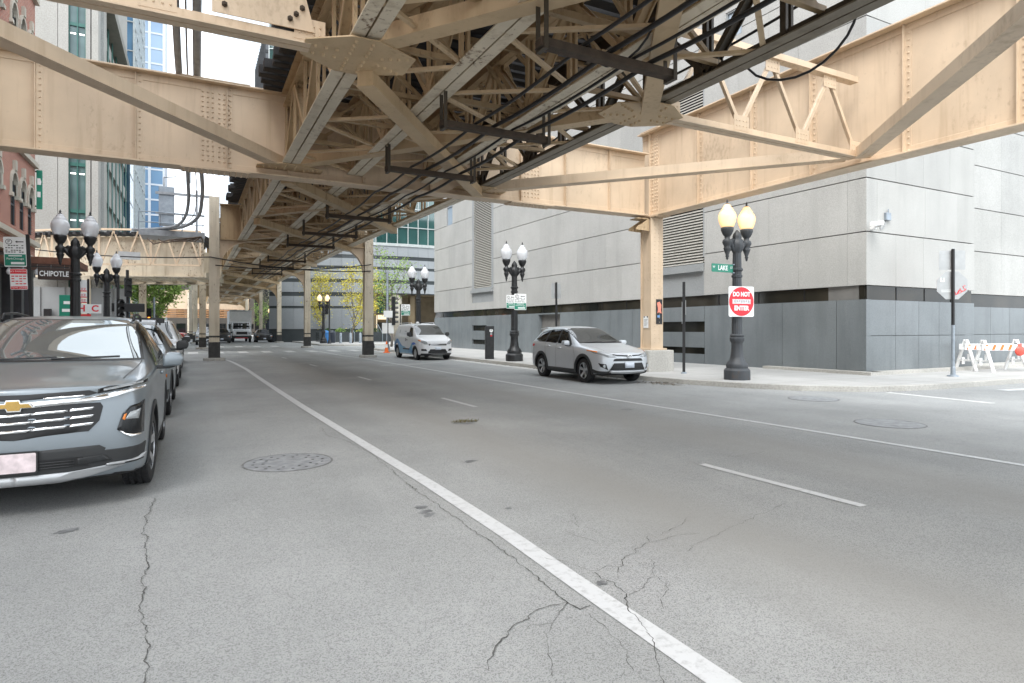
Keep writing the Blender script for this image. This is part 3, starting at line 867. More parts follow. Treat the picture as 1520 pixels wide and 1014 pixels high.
bent(54.0, .55, 8.45, 6.25, 1, 'cream column hidden behind the nearest left column, over the far crosswalk', 'pale column by the yellow tree, second in the right row', 'cross girder with curved knees by the yellow tree', 8.2)
bent(76.0, .05, 8.75, 6.35, 2, 'thin cream column left of the nearest left column, second in the left row', 'thin cream column right of the white truck', 'cross girder with curved knees over the white truck', 8.3)
bent(100.0, -.5, 8.9, 6.4, 2, 'far cream column, third in the left row', 'far cream column, fourth in the right row', 'fourth cross girder, seen over the white truck', 8.4)
bent(130.0, -1, 9.0, 6.5, 2, 'farthest cream column of the left row', 'farthest cream column of the right row', 'farthest cross girder of the elevated line', 8.4)

# ---------------------------------------------------------------- trays, cables
ct = []
TY = [(3.0, 'timber cable rack at the top of the picture, nearest'), (6.5, 'timber cable rack overhead, second nearest'), (9.85, 'larger timber cable rack in rusty straps, right of the star gusset plate'), (13.25, 'timber cable rack hanging just in front of the big cross girder'),
      (20.2, 'timber cable rack, first beyond the cross girder'), (25.0, 'timber cable rack, second beyond the cross girder'), (29.6, 'timber cable rack close before the first far column pair'), (38.0, 'timber cable rack behind the first far column pair'), (43.0, 'timber cable rack over the crosswalk'), (49, 'timber cable rack before the column by the yellow tree')]
for i, (y, lab) in enumerate(TY):
    z = zb(y) - .5
    t = thing('cable_rack', lab, 'cable rack', (4.8, y, 0), 0, 'timber cable racks under the tracks')
    mb = MB(); mb.cbox((4.8, y, z), (2.15, .16, .11)); mb.build('timber', M['timber_brown'], t, True, bevel=.012)
    for x in (3.78, 5.82):
        mb = MB(); mb.cbox((x, y-.10, z+.22), (.06, .014, .62)); mb.cbox((x, y+.10, z+.22), (.06, .014, .62)); mb.cbox((x, y, z-.09), (.06, .21, .014)); mb.build('strap', M['steel_black_shaded'], t, True)
def sag_line(pts, r, name, label, cat, mat, n=8, sag=.06):
    P = []
    for a, b in zip(pts, pts[1:]):
        for k in range(6):
            f = k/6; p = Vector(a).lerp(Vector(b), f); p.z -= sag*4*f*(1-f)*1.0
            P.append(p)
    P.append(Vector(pts[-1]))
    mb = MB(); mb.tube(P, r, n); return tag(mb.build(name, mat, smooth=True), label, cat)
ys = [-6.5, -3, .0, 3.0, 6.5, 9.85, 13.25, 16.5, 20.2, 25, 29.6, 33.8, 38, 43, 49, 56]
for j, (x, r, lab) in enumerate([(4.35, .026, 'leftmost black cable lying on the timber racks under the tracks'), (4.75, .034, 'thick black cable, second from the left on the timber racks'), (5.15, .022, 'thin black cable, third from the left on the timber racks'), (5.5, .034, 'rightmost thick black cable on the timber racks')]):
    o = sag_line([(x + .05*math.sin(i*1.7+j), y, (zb(y)-.5+.075+r) if abs(y-16.5) > .1 and abs(y-33.8) > .1 else zb(y)-.36) for i, y in enumerate(ys)], r, 'power_cable', lab, 'cable', M['cable'], 6)
    o['group'] = 'black cables on the timber racks'
sag_line([(7.75, 16.2, 5.9), (7.7, 12, 6.2), (7.68, 9, 6.15), (7.68, 5, 6.25), (7.7, 1, 6.2)], .022, 'power_cable', 'black cable along the outer side of the rightmost truss', 'cable', M['cable'])
P = [(7.62, 6.9, 6.0), (7.66, 6.85, 5.6), (7.72, 6.5, 5.32), (7.8, 6.05, 5.2), (7.83, 5.6, 5.27), (7.8, 5.2, 5.5), (7.72, 5.05, 5.75)]
mb = MB(); mb.tube([Vector(p) for p in P], .022, 8); tag(mb.build('cable_loop', M['cable'], smooth=True, sub=1), 'black cable hanging in a loop below the rightmost truss near the top right', 'cable')
P = [(4.9, 7.2, 5.75), (4.95, 7.1, 5.35), (5.0, 6.9, 5.12), (5.1, 6.5, 5.1), (5.2, 6.2, 5.3), (5.25, 6.1, 5.6)]
mb = MB(); mb.tube([Vector(p) for p in P], .018, 8); tag(mb.build('cable_loop', M['cable'], smooth=True, sub=1), 'small black cable loop hanging under the middle of the tracks at the top', 'cable')
# wires across the street beyond the first far columns
for i, (pts, lab) in enumerate([([(-9, 40, 5.9), (.7, 33.5, 5.1), (8.6, 33.5, 4.75)], 'black wire strung from the far left to the ochre column'), ([(.9, 33.4, 4.7), (8.6, 33.4, 5.1)], 'black wire strung between the first far pair of columns')]):
    sag_line(pts, .03, 'span_wire', lab, 'wire', M['cable'], 6, .25)

# conduits that climb over the girder to the signal platform
for x0, dx, r, lab in ((-.36, .1, .075, 'thick grey cable bundle arching down to the signal platform, left'), (.02, .28, .085, 'thick grey cable bundle arching down to the signal platform, right'), (-.18, .25, .02, 'thin grey cable between the two thick bundles')):
    pts = [(x0, -4, 8.9), (x0, 6, 8.55), (x0+.02, 12, 8.2), (x0+.03, 16.5, 7.62), (x0+.1, 24, 8.0), (x0+dx, 30.5, 8.05), (x0+dx, 33.0, 7.7), (x0+dx-.15, 34.6, 7.2), (x0-.5, 36.4, 6.95), (x0-1.6, 37.8, 6.9), (x0-2.6, 38.4, 6.88)]
    P = []
    for i in range(len(pts)-1):
        p0 = Vector(pts[max(i-1, 0)]); p1 = Vector(pts[i]); p2 = Vector(pts[i+1]); p3 = Vector(pts[min(i+2, len(pts)-1)])
        for k in range(5):
            t_ = k/5
            P.append(.5*((2*p1) + (p2-p0)*t_ + (2*p0-5*p1+4*p2-p3)*t_*t_ + (3*p1-p0-3*p2+p3)*t_**3))
    P.append(Vector(pts[-1]))
    mb = MB(); mb.tube(P, r, 10); tag(mb.build('cable_bundle', M['conduit'], smooth=True), lab, 'cable', 'grey cables to the signal platform')
# ================================================================ buildings
M['bank'] = panel_stone('precast_panel', (.465, .462, .442), 34., .08, .8, .30)
M['granite'] = panel_stone('grey_granite', (.20, .222, .232), 55., .14, .22, .5)
M['groove'] = plain('shadow_joint', (.16, .155, .145), .9)
M['bandglass'] = glassy('dark_band_glass', (.012, .013, .011), .08, .35, 1.45, tint_noise=((.04, .035, .026), .5))
M['louver'] = plain('louver_metal', (.52, .50, .45), .5, .1, .06, 4)
M['windark'] = glassy('old_window_pane', (.016, .018, .02), .25, .15, 1.4)
M['dark'] = plain('dark_void', (.012, .012, .012), .9)
M['stonetrim'] = panel_stone('grey_trim_stone', (.33, .345, .35), 40., .07, .7, .2)

def facade_grid(mb, o, d, n, s0, s1, z0, z1, cols, rows, gap, dp, holes=()):
    """flush panels with open joints; panels that meet a hole (s0,s1,z0,z1) are cut round it"""
    for j in range(len(rows)-1):
        for i in range(len(cols[j % len(cols)])-1):
            a, b = cols[j % len(cols)][i], cols[j % len(cols)][i+1]
            za, zb_ = rows[j], rows[j+1]
            rects = [(a, b, za, zb_)]
            for h in holes:
                nr = []
                for r in rects:
                    if h[1] <= r[0] or h[0] >= r[1] or h[3] <= r[2] or h[2] >= r[3]: nr.append(r); continue
                    if h[0] > r[0]: nr.append((r[0], h[0], r[2], r[3]))
                    if h[1] < r[1]: nr.append((h[1], r[1], r[2], r[3]))
                    x0, x1 = max(r[0], h[0]), min(r[1], h[1])
                    if h[2] > r[2]: nr.append((x0, x1, r[2], h[2]))
                    if h[3] < r[3]: nr.append((x0, x1, h[3], r[3]))
                rects = nr
            for r in rects:
                e0 = gap[0]/2; e1 = gap[1]/2
                mb.slab(o, d, n, r[0]+(e0 if r[0] == a else 0), r[1]-(e0 if r[1] == b else 0), r[2]+(e1 if r[2] == za else 0), r[3]-(e1 if r[3] == zb_ else 0), dp[0], dp[1])

C0 = (18.76, 12.0)
dl = Vector((-.030, 1)).normalized(); dL = (dl.x, dl.y); nL = (-dl.y, dl.x)
dR = (1.0, 0.0); nR = (0.0, -1.0)
bank = thing('bank_building', 'windowless pale concrete panel building on the right corner with a dark granite base', 'building', (*C0, .1))
HB = 26.0; LB = 36.2
mb = MB()
mb.slab(C0, dL, nL, .3, LB-.02, 0, HB-.3, -5.5, -.28); mb.slab(C0, dR, nR, .05, 6.2, 0, HB-.3, -8, -.28); mb.build('core_wall', M['groove'], bank, True)
rows = [2.94 + 1.7*i for i in range(14)]
cl1 = [0, .62, 2.4, 4.95, 7.0, 9.5, 12, 14.5, 17, 19.5, 22, 24.5, 27.4, 30.2, 33.2, LB]
cl2 = [0, .62, 3.6, 6.6, 8.2, 10.7, 13.2, 15.7, 18.2, 20.7, 23.2, 25.8, 28.8, 31.6, 34.4, LB]
LV1 = (6.7, 9.5, 3.98, 12.2); LV2 = (25.5, 28.9, 3.45, 16.2); W1 = (32.45, 33.6, 9.7, 11.5); W2 = (4.8, 5.6, 12.9, 14.0)
mb = MB(); facade_grid(mb, C0, dL, nL, 0, LB, 2.94, 26, [cl1, cl2], rows, (.008, .034), (-.28, 0), (LV1, LV2, W1, W2)); mb.build('side_cladding', M['bank'], bank, True)
cr1 = [0.003, 1.55, 3.1, 4.7, 6.28]; cr2 = [0.003, .55, 3.2, 5.2, 6.28]
mb = MB(); facade_grid(mb, C0, dR, nR, 0, 6.28, 2.94, 26, [cr1, cr2], rows, (.008, .034), (-.28, 0)); mb.build('front_cladding', M['bank'], bank, True)
# recessed wing to the right
C1 = (25.06, 13.1)
mb = MB(); mb.slab(C1, dR, nR, 0, 40, 0, HB-.3, -8, -.28); mb.build('wing_wall', M['groove'], bank, True)
cw = [0, 1.9, 4.3, 6.7, 9.1, 11.5, 14, 17, 20, 25, 30, 40]; rw = [2.75] + [r-.0 for r in rows[1:]]
mb = MB(); facade_grid(mb, C1, dR, nR, 0, 40, 2.94, 26, [cw], rows, (.008, .034), (-.28, 0)); mb.build('wing_cladding', M['bank'], bank, True)
# dark ribbon window
mb = MB(); mb.slab(C0, dL, nL, .04, LB, 2.50, 2.94, -.25, -.09); mb.slab(C0, dR, nR, .04, 6.25, 2.50, 2.94, -.25, -.09); mb.slab(C1, dR, nR, 0, 40, 2.45, 2.94, -.25, -.09); mb.build('ribbon_window', M['bandglass'], bank, True)
mb = MB()
for s in [1.9*i+.3 for i in range(19)]: mb.slab(C0, dL, nL, s, s+.03, 2.51, 2.93, -.09, -.07)
for s in (1.7, 3.3, 4.9): mb.slab(C0, dR, nR, s, s+.03, 2.51, 2.93, -.09, -.07)
mb.build('ribbon_mullions', M['black'], bank, True)
# granite base
SL = [(26.6, 28.9, 1.46, 1.84), (26.6, 28.9, .5, .82), (6.7, 9.5, 1.44, 1.88), (6.7, 9.5, .53, .80)]; DR = (17.4, 19.7, .0, 2.42)
gc = [.003, 1.0, 3.05, 5.0, 6.7, 9.5, 11.2, 12.9, 14.6, 16.0, 17.4, 19.7, 21.4, 23.2, 25, 26.6, 28.9, 30.6, 32.4, 34.4, LB]
mb = MB(); facade_grid(mb, C0, dL, nL, 0, LB, .1, 2.5, [gc], [.1, 2.5], (.016, .0), (-.25, -.012), SL + [DR]); mb.build('granite_base', M['granite'], bank, True); mb = MB()
facade_grid(mb, C0, dR, nR, 0, 6.28, .1, 2.5, [[.003, 1.55, 2.85, 4.05, 5.1, 6.28]], [.1, 1.35, 2.5], (.016, .016), (-.25, -.012)); mb.build('granite_base', M['granite'], bank, True); mb = MB()
facade_grid(mb, C1, dR, nR, 0, 40, .1, 2.45, [[0, 1.0, 2.2, 3.5, 5, 7, 9, 12, 15, 20, 30, 40]], [.1, 1.35, 2.45], (.016, .016), (-.25, -.012))
mb.build('granite_base', M['granite'], bank, True)
for h in SL:
    mb = MB(); mb.slab(C0, dL, nL, *h, -.25, -.12); w_ = mb.build('slot_window', M['bandglass'], bank, True)
    mb = MB(); mb.slab(C0, dL, nL, (h[0]+h[1])/2-.02, (h[0]+h[1])/2+.02, h[2], h[3], -.12, -.09); mb.build('mullion', M['black'], w_, False) if False else None
# entrance recess
mb = MB(); mb.slab(C0, dL, nL, DR[0], DR[1], .1, 2.42, -1.2, -1.1); mb.slab(C0, dL, nL, DR[0], DR[0]+.9, .1, 2.42, -1.1, -.9); dr = mb.build('door', M['bandglass'], bank, True)
# louvres
for h, nm in ((LV1, 1), (LV2, 2)):
    s0, s1 = (h[0]+.08, h[1]-.12) if nm == 1 else (h[0]+.35, h[1]-.28)
    z0 = 4.30 if nm == 1 else 4.50
    mb = MB(); mb.slab(C0, dL, nL, h[0], h[1], h[2], h[3], -.27, -.20); mb.build('louver_void', M['dark'], bank, True)
    mb = MB(); k = z0
    while k < h[3]-.12:
        # sloped blade
        o = Vector((*C0, 0)); d3 = Vector((*dL, 0)); n3 = Vector((*nL, 0))
        A = lambda s, dd, z: o + d3*s + n3*dd + Vector((0, 0, z))
        mb.hexa([A(s0, -.13, k+.085), A(s1, -.13, k+.085), A(s1, -.015, k), A(s0, -.015, k), A(s0, -.13, k+.105), A(s1, -.13, k+.105), A(s1, -.015, k+.045), A(s0, -.015, k+.045)])
        k += .118
    mb.build('louver', M['louver'], bank, True)
    mb = MB()
    mb.slab(C0, dL, nL, h[0], s0-.003, h[2]+.55, h[3], -.19, -.006); mb.slab(C0, dL, nL, s1+.003, h[1], h[2]+.55, h[3], -.19, -.006)
    mb.build('louver_frame', M['stonetrim'], bank, True)
    mb = MB(); mb.slab(C0, dL, nL, h[0]+.02, h[1]-.02, z0-.36, z0-.16, -.19, .17); mb.slab(C0, dL, nL, h[0]+.02, h[1]-.02, z0-.155, z0-.03, -.19, .05); mb.build('louver_ledge', M['stonetrim'], bank, True)
    if nm == 2:
        mb = MB(); mm = (h[0]+h[1])/2; mb.slab(C0, dL, nL, h[0]+.05, mm-.01, h[2], z0-.37, -.19, -.02); mb.slab(C0, dL, nL, mm+.01, h[1]-.05, h[2], z0-.37, -.19, -.02); mb.build('trim_panel', M['stonetrim'], bank, True)
mb = MB(); mb.slab(C0, dL, nL, 6.72, 9.48, 2.952, 3.94, -.1, .012); mb.build('trim_panel', M['stonetrim'], bank, True)
for h in (W1, W2):
    mb = MB(); mb.slab(C0, dL, nL, h[0]+.06, h[1]-.06, h[2]+.06, h[3]-.06, -.2, -.1); f = mb.build('window', glassy('pale_window_glass', (.30, .36, .42), .1), bank, True)
    mb = MB()
    mb.slab(C0, dL, nL, h[0], h[0]+.06, h[2], h[3], -.2, -.03); mb.slab(C0, dL, nL, h[1]-.06, h[1], h[2], h[3], -.2, -.03); mb.slab(C0, dL, nL, h[0]+.06, h[1]-.06, h[2], h[2]+.06, -.2, -.03); mb.slab(C0, dL, nL, h[0]+.06, h[1]-.06, h[3]-.06, h[3], -.2, -.03)
    mb.slab(C0, dL, nL, h[0]+.06, h[1]-.06, h[3]-.36, h[3]-.32, -.1, -.04)
    mb.build('window_frame', M['stonetrim'], bank, True)
# low plinth step at the foot of the corner
mb = MB(); mb.slab(C0, dL, nL, -.35, 3.6, .1, .225, -.3, .34); mb.slab(C0, dR, nR, -.02, 30, .1, .225, -.9, .35); mb.build('plinth_step', M['concrete'], bank, True)
# security camera and its junction box
t = thing('security_camera', 'white security camera on the corner of the concrete building with a looping cord', 'camera', (18.95, 11.86, 4.80))
mb = MB(); mb.prism([(-.09, -.06), (.09, -.06), (.10, .05), (.06, .075), (-.06, .075), (-.10, .05)], (-.35, -.16, 0), (0, 1, 0), (0, 0, 1), (.44, 0, .06)); mb.build('housing', M['white'], t, bevel=.012)
mb = MB(); mb.box(-.02, .1, -.02, .14, -.10, -.03); mb.box(.02, .08, -.2, .14, -.05, -.0); mb.build('bracket', M['white'], t)
mb = MB(); mb.tube([(.10, -.1, .03), (.25, -.02, -.02), (.45, .1, -.06), (.62, .11, .0), (.74, .11, .12), (.80, .11, .28)], .012, 6); mb.build('cord', M['conduit'], t, smooth=True)
mb = MB(); mb.box(.72, .98, .06, .14, .26, .50); mb.tube([(.85, .08, .5), (.85, .08, .62)], .02); mb.build('junction_box', M['galv'], t, bevel=.006)

# ---- glass office block beyond the cross street
M['tealglass'] = glassy('teal_glass', (.012, .055, .052), .05, .9, 1.7, tint_noise=((.04, .12, .11), .16))
M['officestone'] = panel_stone('blue_grey_stone', (.34, .365, .385), 30., .06, .5, .1)
M['mullion'] = plain('pale_mullion', (.50, .53, .52), .4, .3)
M['darkstone'] = panel_stone('dark_polished_stone', (.07, .08, .085), 50., .1, .25, .1)
M['bronze'] = plain('bronze_cladding', (.20, .155, .095), .35, .35, .2, 1.2)
off = thing('office_building', 'curved glass office block over striped grey stone, beyond the van', 'building', (24, 78, 0))
# gentle convex plan
PL = [(8.0, 79.5), (12.0, 77.6), (16.0, 76.2), (20.0, 75.4), (24, 75.0), (28, 75.0), (34, 75.6), (42, 77)]
stone = MB(); dk = MB(); gl = MB(); ml = MB()
LOB = (2, 6)
for i in range(len(PL)-1):
    a, b = Vector(PL[i]), Vector(PL[i+1]); d = (b-a).normalized(); n = Vector((d.y, -d.x)); ln = (b-a).length
    zs = [(1.6, 4.1), (4.4, 5.6), (6.1, 7.3), (7.75, 9.0), (9.35, 10.3), (10.75, 12.0)]
    for z0, z1 in zs:
        if 19.9 < a.x < 30 and z0 < 6.0: continue
        k = int(ln/1.3)
        for j in range(k): stone.slab(a, d, n, j*ln/k+.012, (j+1)*ln/k-.012, z0, z1, -.4, 0)
    if 19.9 < a.x < 30: dk.slab(a, d, n, 0, ln, 6.0, 12.0, -.9, -.05)
    else: dk.slab(a, d, n, 0, ln, 0, 12.0, -.9, -.05)
    gl.slab(a, d, n, 0, ln, 12.3, 44, -.6, -.12)
    ml.slab(a, d, n, 0, ln, 12.0, 12.35, -.6, .1)
    k = max(1, round(ln/1.5))
    for j in range(k): ml.slab(a, d, n, j*ln/k-.04, j*ln/k+.04, 12.36, 44, -.12, .02)
    for z in range(13): ml.slab(a, d, n, 0, ln, 14.4+z*2.35, 14.5+z*2.35, -.12, .0)
stone.build('stone_cladding', M['officestone'], off, True); dk.build('dark_stone_bands', M['darkstone'], off, True); gl.build('curtain_wall', M['tealglass'], off, True); ml.build('mullions', M['mullion'], off, True)
mb = MB(); mb.box(19.8, 36, 82, 82.4, 0, 6); mb.box(19.6, 36, 76, 82, 5.9, 6.0); mb.build('lobby_wall', M['bronze'], off, True)
mb = MB()
for i in range(8): mb.box(20.3+i*1.35, 21.5+i*1.35, 81.7, 81.99, .6, 2.5)
mb.build('lobby_doors', glassy('lobby_glass', (.05, .05, .045), .05), off, True)
mb = MB(); mb.box(20.2, 21.1, 79, 79.3, 1.2, 3.4); mb.box(21.9, 24.8, 81.4, 81.7, 2.9, 3.5); mb.build('lit_panel', emit('lobby_light', (1, .84, .58), .55), off, True)
mb = MB(); mb.lathe([(.95, 0), (.95, 6)], (22.6, 76.2, 0), 28); mb.build('round_column', plain('polished_column', (.36, .33, .27), .25, 0, .3, 1.5), off, True, smooth=True)
mb = MB(); mb.box(19.4, 20.0, 75.2, 76.2, 0, 6); mb.build('lobby_pier', M['bronze'], off, True); mb = MB(); mb.box(24.6, 25.2, 76, 76.8, 0, 6); mb.build('lobby_pier', M['bronze'], off, True)
mb = MB(); mb.box(20.4, 21.9, 77.2, 77.3, 3.6, 5.7); mb.build('lobby_screen', glassy('green_glass_screen', (.05, .14, .10), .1), off, True)

# black steel and glass tower further down
bt = thing('dark_tower', 'black steel and glass tower behind the bare trees down the street', 'building', (22, 130, 0))
mb = MB(); mb.box(12.2, 60, 128, 150, 0, 60); mb.build('glass_wall', glassy('smoked_glass', (.02, .024, .03), .06), bt, True)
mb = MB()
for i in range(30): mb.box(12.1+i*1.6, 12.25+i*1.6, 127.8, 127.99, 0, 60)
for i in range(15): mb.box(12.1, 60, 127.85, 127.97, 4*i+3.4, 4*i+4)
for i in range(14): mb.box(12.0, 12.19, 128+i*1.6, 128.15+i*1.6, 0, 60)
mb.build('steel_grid', M['black'], bt, True)

# ---- left: red brick building
M['brick'] = None
m, nt, b = nmat('red_brick'); setp(b, .85, 0, .3)
tc_ = nt.nodes.new('ShaderNodeNewGeometry'); sp = nt.nodes.new('ShaderNodeSeparateXYZ'); L(nt, tc_.outputs['Position'], sp.inputs[0])
ad = N(nt, 'ShaderNodeMath', operation='ADD'); L(nt, sp.outputs['X'], ad.inputs[0]); L(nt, sp.outputs['Y'], ad.inputs[1])
cb = nt.nodes.new('ShaderNodeCombineXYZ'); L(nt, ad.outputs[0], cb.inputs['X']); L(nt, sp.outputs['Z'], cb.inputs['Y'])
bk = N(nt, 'ShaderNodeTexBrick'); bk.inputs['Scale'].default_value = 1; bk.inputs['Brick Width'].default_value = .23; bk.inputs['Row Height'].default_value = .085; bk.inputs['Mortar Size'].default_value = .009
bk.inputs['Color1'].default_value = (.47, .20, .14, 1); bk.inputs['Color2'].default_value = (.38, .15, .11, 1); bk.inputs['Mortar'].default_value = (.42, .36, .31, 1)
L(nt, cb.outputs[0], bk.inputs['Vector'])
f = noise(nt, coords(nt), .7, 5)
L(nt, mixc(nt, .6, bk.outputs['Color'], ramp(nt, f, [(.3, (.75, .72, .7)), (.7, (1, 1, 1))]), 'MULTIPLY'), b.inputs['Base Color']); M['brick'] = m
M['charcoal'] = plain('charcoal_iron_front', (.055, .062, .070), .5, 0, .2, 3)
M['limestone'] = panel_stone('pale_limestone', (.56, .52, .44), 30, .12, .8, .3)
M['shopglass'] = glassy('shop_glass', (.02, .022, .024), .04, .9)
br = thing('brick_building', 'red brick corner building with hooded arched windows over a charcoal shopfront', 'building', (-6.5, 24, .12))
FX = -6.5; B0 = (FX, 3.0); BD = (0.0, 1.0); BN = (1.0, 0.0); LBk = 32.0
wins = []
for gy in (30.7, 25.6, 20.5, 15, 9.9):
    for k in range(3): wins.append((gy + k*1.42 - 3.0 + .1, gy + k*1.42 - 3.0 + .92))
floors = [(5.75, 7.45), (11.6, 14.3), (18, 20.8)]
mb = MB()
holes = [(a, b2, z0, z1+.4) for a, b2 in wins for z0, z1 in floors]
facade_grid(mb, B0, BD, BN, 0, LBk, 4.75, 24, [[0, LBk]], [4.75, 24], (0, 0), (-.35, 0), holes)
mb.slab(B0, BD, BN, 0, LBk-.01, 0, 24, -14, -.352)
mb.build('wall', M['brick'], br, True)
for (a, b2) in wins:
    for z0, z1 in floors:
        if b2 < 14: continue
        mb = MB(); mb.slab(B0, BD, BN, a, b2, z0, z1+.4, -.34, -.075); wd = mb.build('window', M['windark'], br, True)
        mb = MB(); mm = (a+b2)/2
        for s in (a, b2-.06): mb.slab(B0, BD, BN, s, s+.06, z0, z1, -.075, -.04)
        mb.slab(B0, BD, BN, a+.06, b2-.06, (z0+z1)/2-.04, (z0+z1)/2+.04, -.075, -.045)
        f_ = mb.build('sash', M['charcoal'], br, True); f_.parent = wd; f_.location = (0, 0, 0)
        # arched hood in pale stone
        mb = MB(); rr_ = (b2-a)/2
        for k in range(10):
            t0, t1 = math.pi*k/10, math.pi*(k+1)/10
            pts = [(mm + r_*math.cos(t), z1 + r_*1.0*math.sin(t)) for t, r_ in ((t0, rr_), (t0, rr_+.13), (t1, rr_+.13), (t1, rr_))]
            mb.prism(pts, (FX-.1, 3.0, 0), (0, 1, 0), (0, 0, 1), (.18, 0, 0))
        mb.slab(B0, BD, BN, a-.13, a, z1-.45, z1, -.1, .06); mb.slab(B0, BD, BN, b2, b2+.13, z1-.45, z1, -.1, .06)
        mb.slab(B0, BD, BN, a-.24, a+.02, z1-.6, z1-.45, -.1, .12); mb.slab(B0, BD, BN, b2-.02, b2+.24, z1-.6, z1-.45, -.1, .12)
        mb.slab(B0, BD, BN, mm-.13, mm+.13, z1+rr_+.1, z1+rr_+.5, -.1, .12)
        mb.build('window_hood', M['limestone'], br, True)
for z, h, dp in ((5.28, .2, .2), (8.9, .22, .16), (4.52, .2, .3), (16.4, .22, .18), (23.2, .9, .6)):
    mb = MB(); mb.slab(B0, BD, BN, -.02, LBk+.03, z, z+h, -.3, dp); mb.build('string_course', M['limestone'], br, True)
mb = MB(); mb.slab(B0, BD, BN, 0, LBk, .1, 4.5, -.9, -.5); mb.build('shop_window', M['shopglass'], br, True)
for k in range(13):
    s = LBk - .5 - k*1.75
    mb = MB(); mb.slab(B0, BD, BN, s-.22, s+.22, .1, 3.9, -.5, .0); mb.slab(B0, BD, BN, s-.28, s+.28, 3.9, 4.25, -.5, .06); mb.slab(B0, BD, BN, s-.26, s+.26, .1, .6, -.5, .04); mb.build('shopfront_pier', M['charcoal'], br, True)
mb = MB()
for k in range(12):
    s = LBk - .5 - k*1.75
    for z in (1.6, 2.3): mb.slab(B0, BD, BN, s-1.5, s-.25, z, z+.09, -.5, -.38)
mb.slab(B0, BD, BN, 0, LBk, 4.25, 4.5, -.5, .03)
mb.build('transom_bars', M['charcoal'], br, True)
# green vertical banner on the corner
t = thing('banner_sign', 'green vertical banner sign on the corner of the brick building', 'sign', (-6.2, 35.2, 8.0))
mb = MB(); mb.box(-.28, -.06, -.04, .04, -.9, .9); mb.build('panel', M['green'], t, bevel=.01)
mb = MB(); mb.prism([(-.08, .22), (.06, .22), (.08, .36), (.04, .52), (-.08, .52)], (-.17, -.043, 0), (1, 0, 0), (0, 0, 1), (0, .002, 0)); mb.box(-.25, -.12, -.043, -.041, -.35, -.1); mb.build('white_marks', M['signwhite'], t)
mb = MB(); mb.box(-.35, -.28, -.03, .03, .8, .86); mb.box(-.35, -.28, -.03, .03, -.8, -.74); mb.build('arm', M['black'], t)
# shop blade sign and canopy
t = thing('blade_sign', 'dark brown shop sign with pale capitals beside the left street lamp', 'sign', (-4.62, 28, 3.6))
mb = MB(); mb.box(-.49, .49, -.06, .06, -.215, .215); mb.build('board', plain('dark_brown_board', (.045, .026, .02), .5), t, bevel=.008)
text_obj('lettering', 'CHIPOTLE', .265, M['signwhite'], t, (0, -.064, .0), sx=.72, spacing=1.02, bold=.006)
mb = MB(); mb.box(-1.9, .45, -.02, .02, .24, .28); mb.build('sign_arm', M['black'], t)
t = thing('canopy', 'rusty brown steel canopy with glass bulbs hung below, behind the shop sign', 'canopy', (-5.3, 30, 4.0))
mb = MB(); mb.box(-1.15, 1.25, -1.6, 1.6, .0, .26); mb.build('frame', plain('rusty_canopy', (.15, .06, .035), .7, 0, .4, 3), t, bevel=.01)
for i in range(5):
    mb = MB(); mb.tube([(-.8+i*.42, -1.3, 0), (-.8+i*.42, -1.3, -.16)], .008, 5); mb.lathe([(.02, -.16), (.08, -.24), (.10, -.32), (.06, -.40), (.0, -.42)], (-.8+i*.42, -1.3, 0), 10); mb.build('bulb', plain('clear_bulb', (.75, .76, .78), .1, 0, .05, spec=.9), t, smooth=True)

# ---- concrete tower with green glazing
M['palecon'] = panel_stone('pale_tower_concrete', (.40, .392, .365), 12, .05, .8, .12)
M['greenglass'] = glassy('green_tinted_glass', (.07, .12, .12), .08, .6, 1.5, tint_noise=((.14, .22, .22), .5))
M['greenframe'] = plain('green_frame', (.03, .12, .10), .4)
tw = thing('concrete_tower', 'pale concrete tower with green strip windows beyond the brick building', 'building', (-8, 60, 0))
T0 = (-20.0, 52.0); TX = 13.95
mb = MB(); hol = [(12.18, 13.18, z, z+3.05) for z in [3.3+3.35*i for i in range(10)]]
rws = [0] + [3.2 + 3.35*2*i + .0 for i in range(6)] + [45]
facade_grid(mb, T0, (1, 0), (0, -1), 0, TX, 0, 45, [[0, 4, 8, 10.2, 11.6, 13.49]], [0, 7.0, 13.7, 20.4, 27.1, 33.8, 45], (.03, .06), (-.5, 0), [(12.2, 13.2, 3.3, 36)])
mb.slab(T0, (1, 0), (0, -1), 0, TX-.6, 0, 45, -28, -.55)
mb.build('wall', M['palecon'], tw, True)
mb = MB(); mb.slab(T0, (1, 0), (0, -1), 12.2, 13.2, 3.3, 36, -.5, -.25); mb.build('window', M['greenglass'], tw, True)
mb = MB()
for i in range(11): mb.slab(T0, (1, 0), (0, -1), 12.2, 13.2, 3.3+3.27*i-.12, 3.3+3.27*i+.12, -.25, -.15)
for s in (12.2, 12.68, 13.14): mb.slab(T0, (1, 0), (0, -1), s, s+.06, 3.3, 36, -.25, -.12)
mb.build('window_frame', M['greenframe'], tw, True)
mb = MB()
for i in range(10):
    for s in (12.3, 12.8): mb.slab(T0, (1, 0), (0, -1), s, s+.3, 3.3+3.27*i+2.6, 3.3+3.27*i+2.68, -.249, -.245)
mb.build('ceiling_lights', emit('office_tube', (1, .97, .9), 2.2), tw, True)
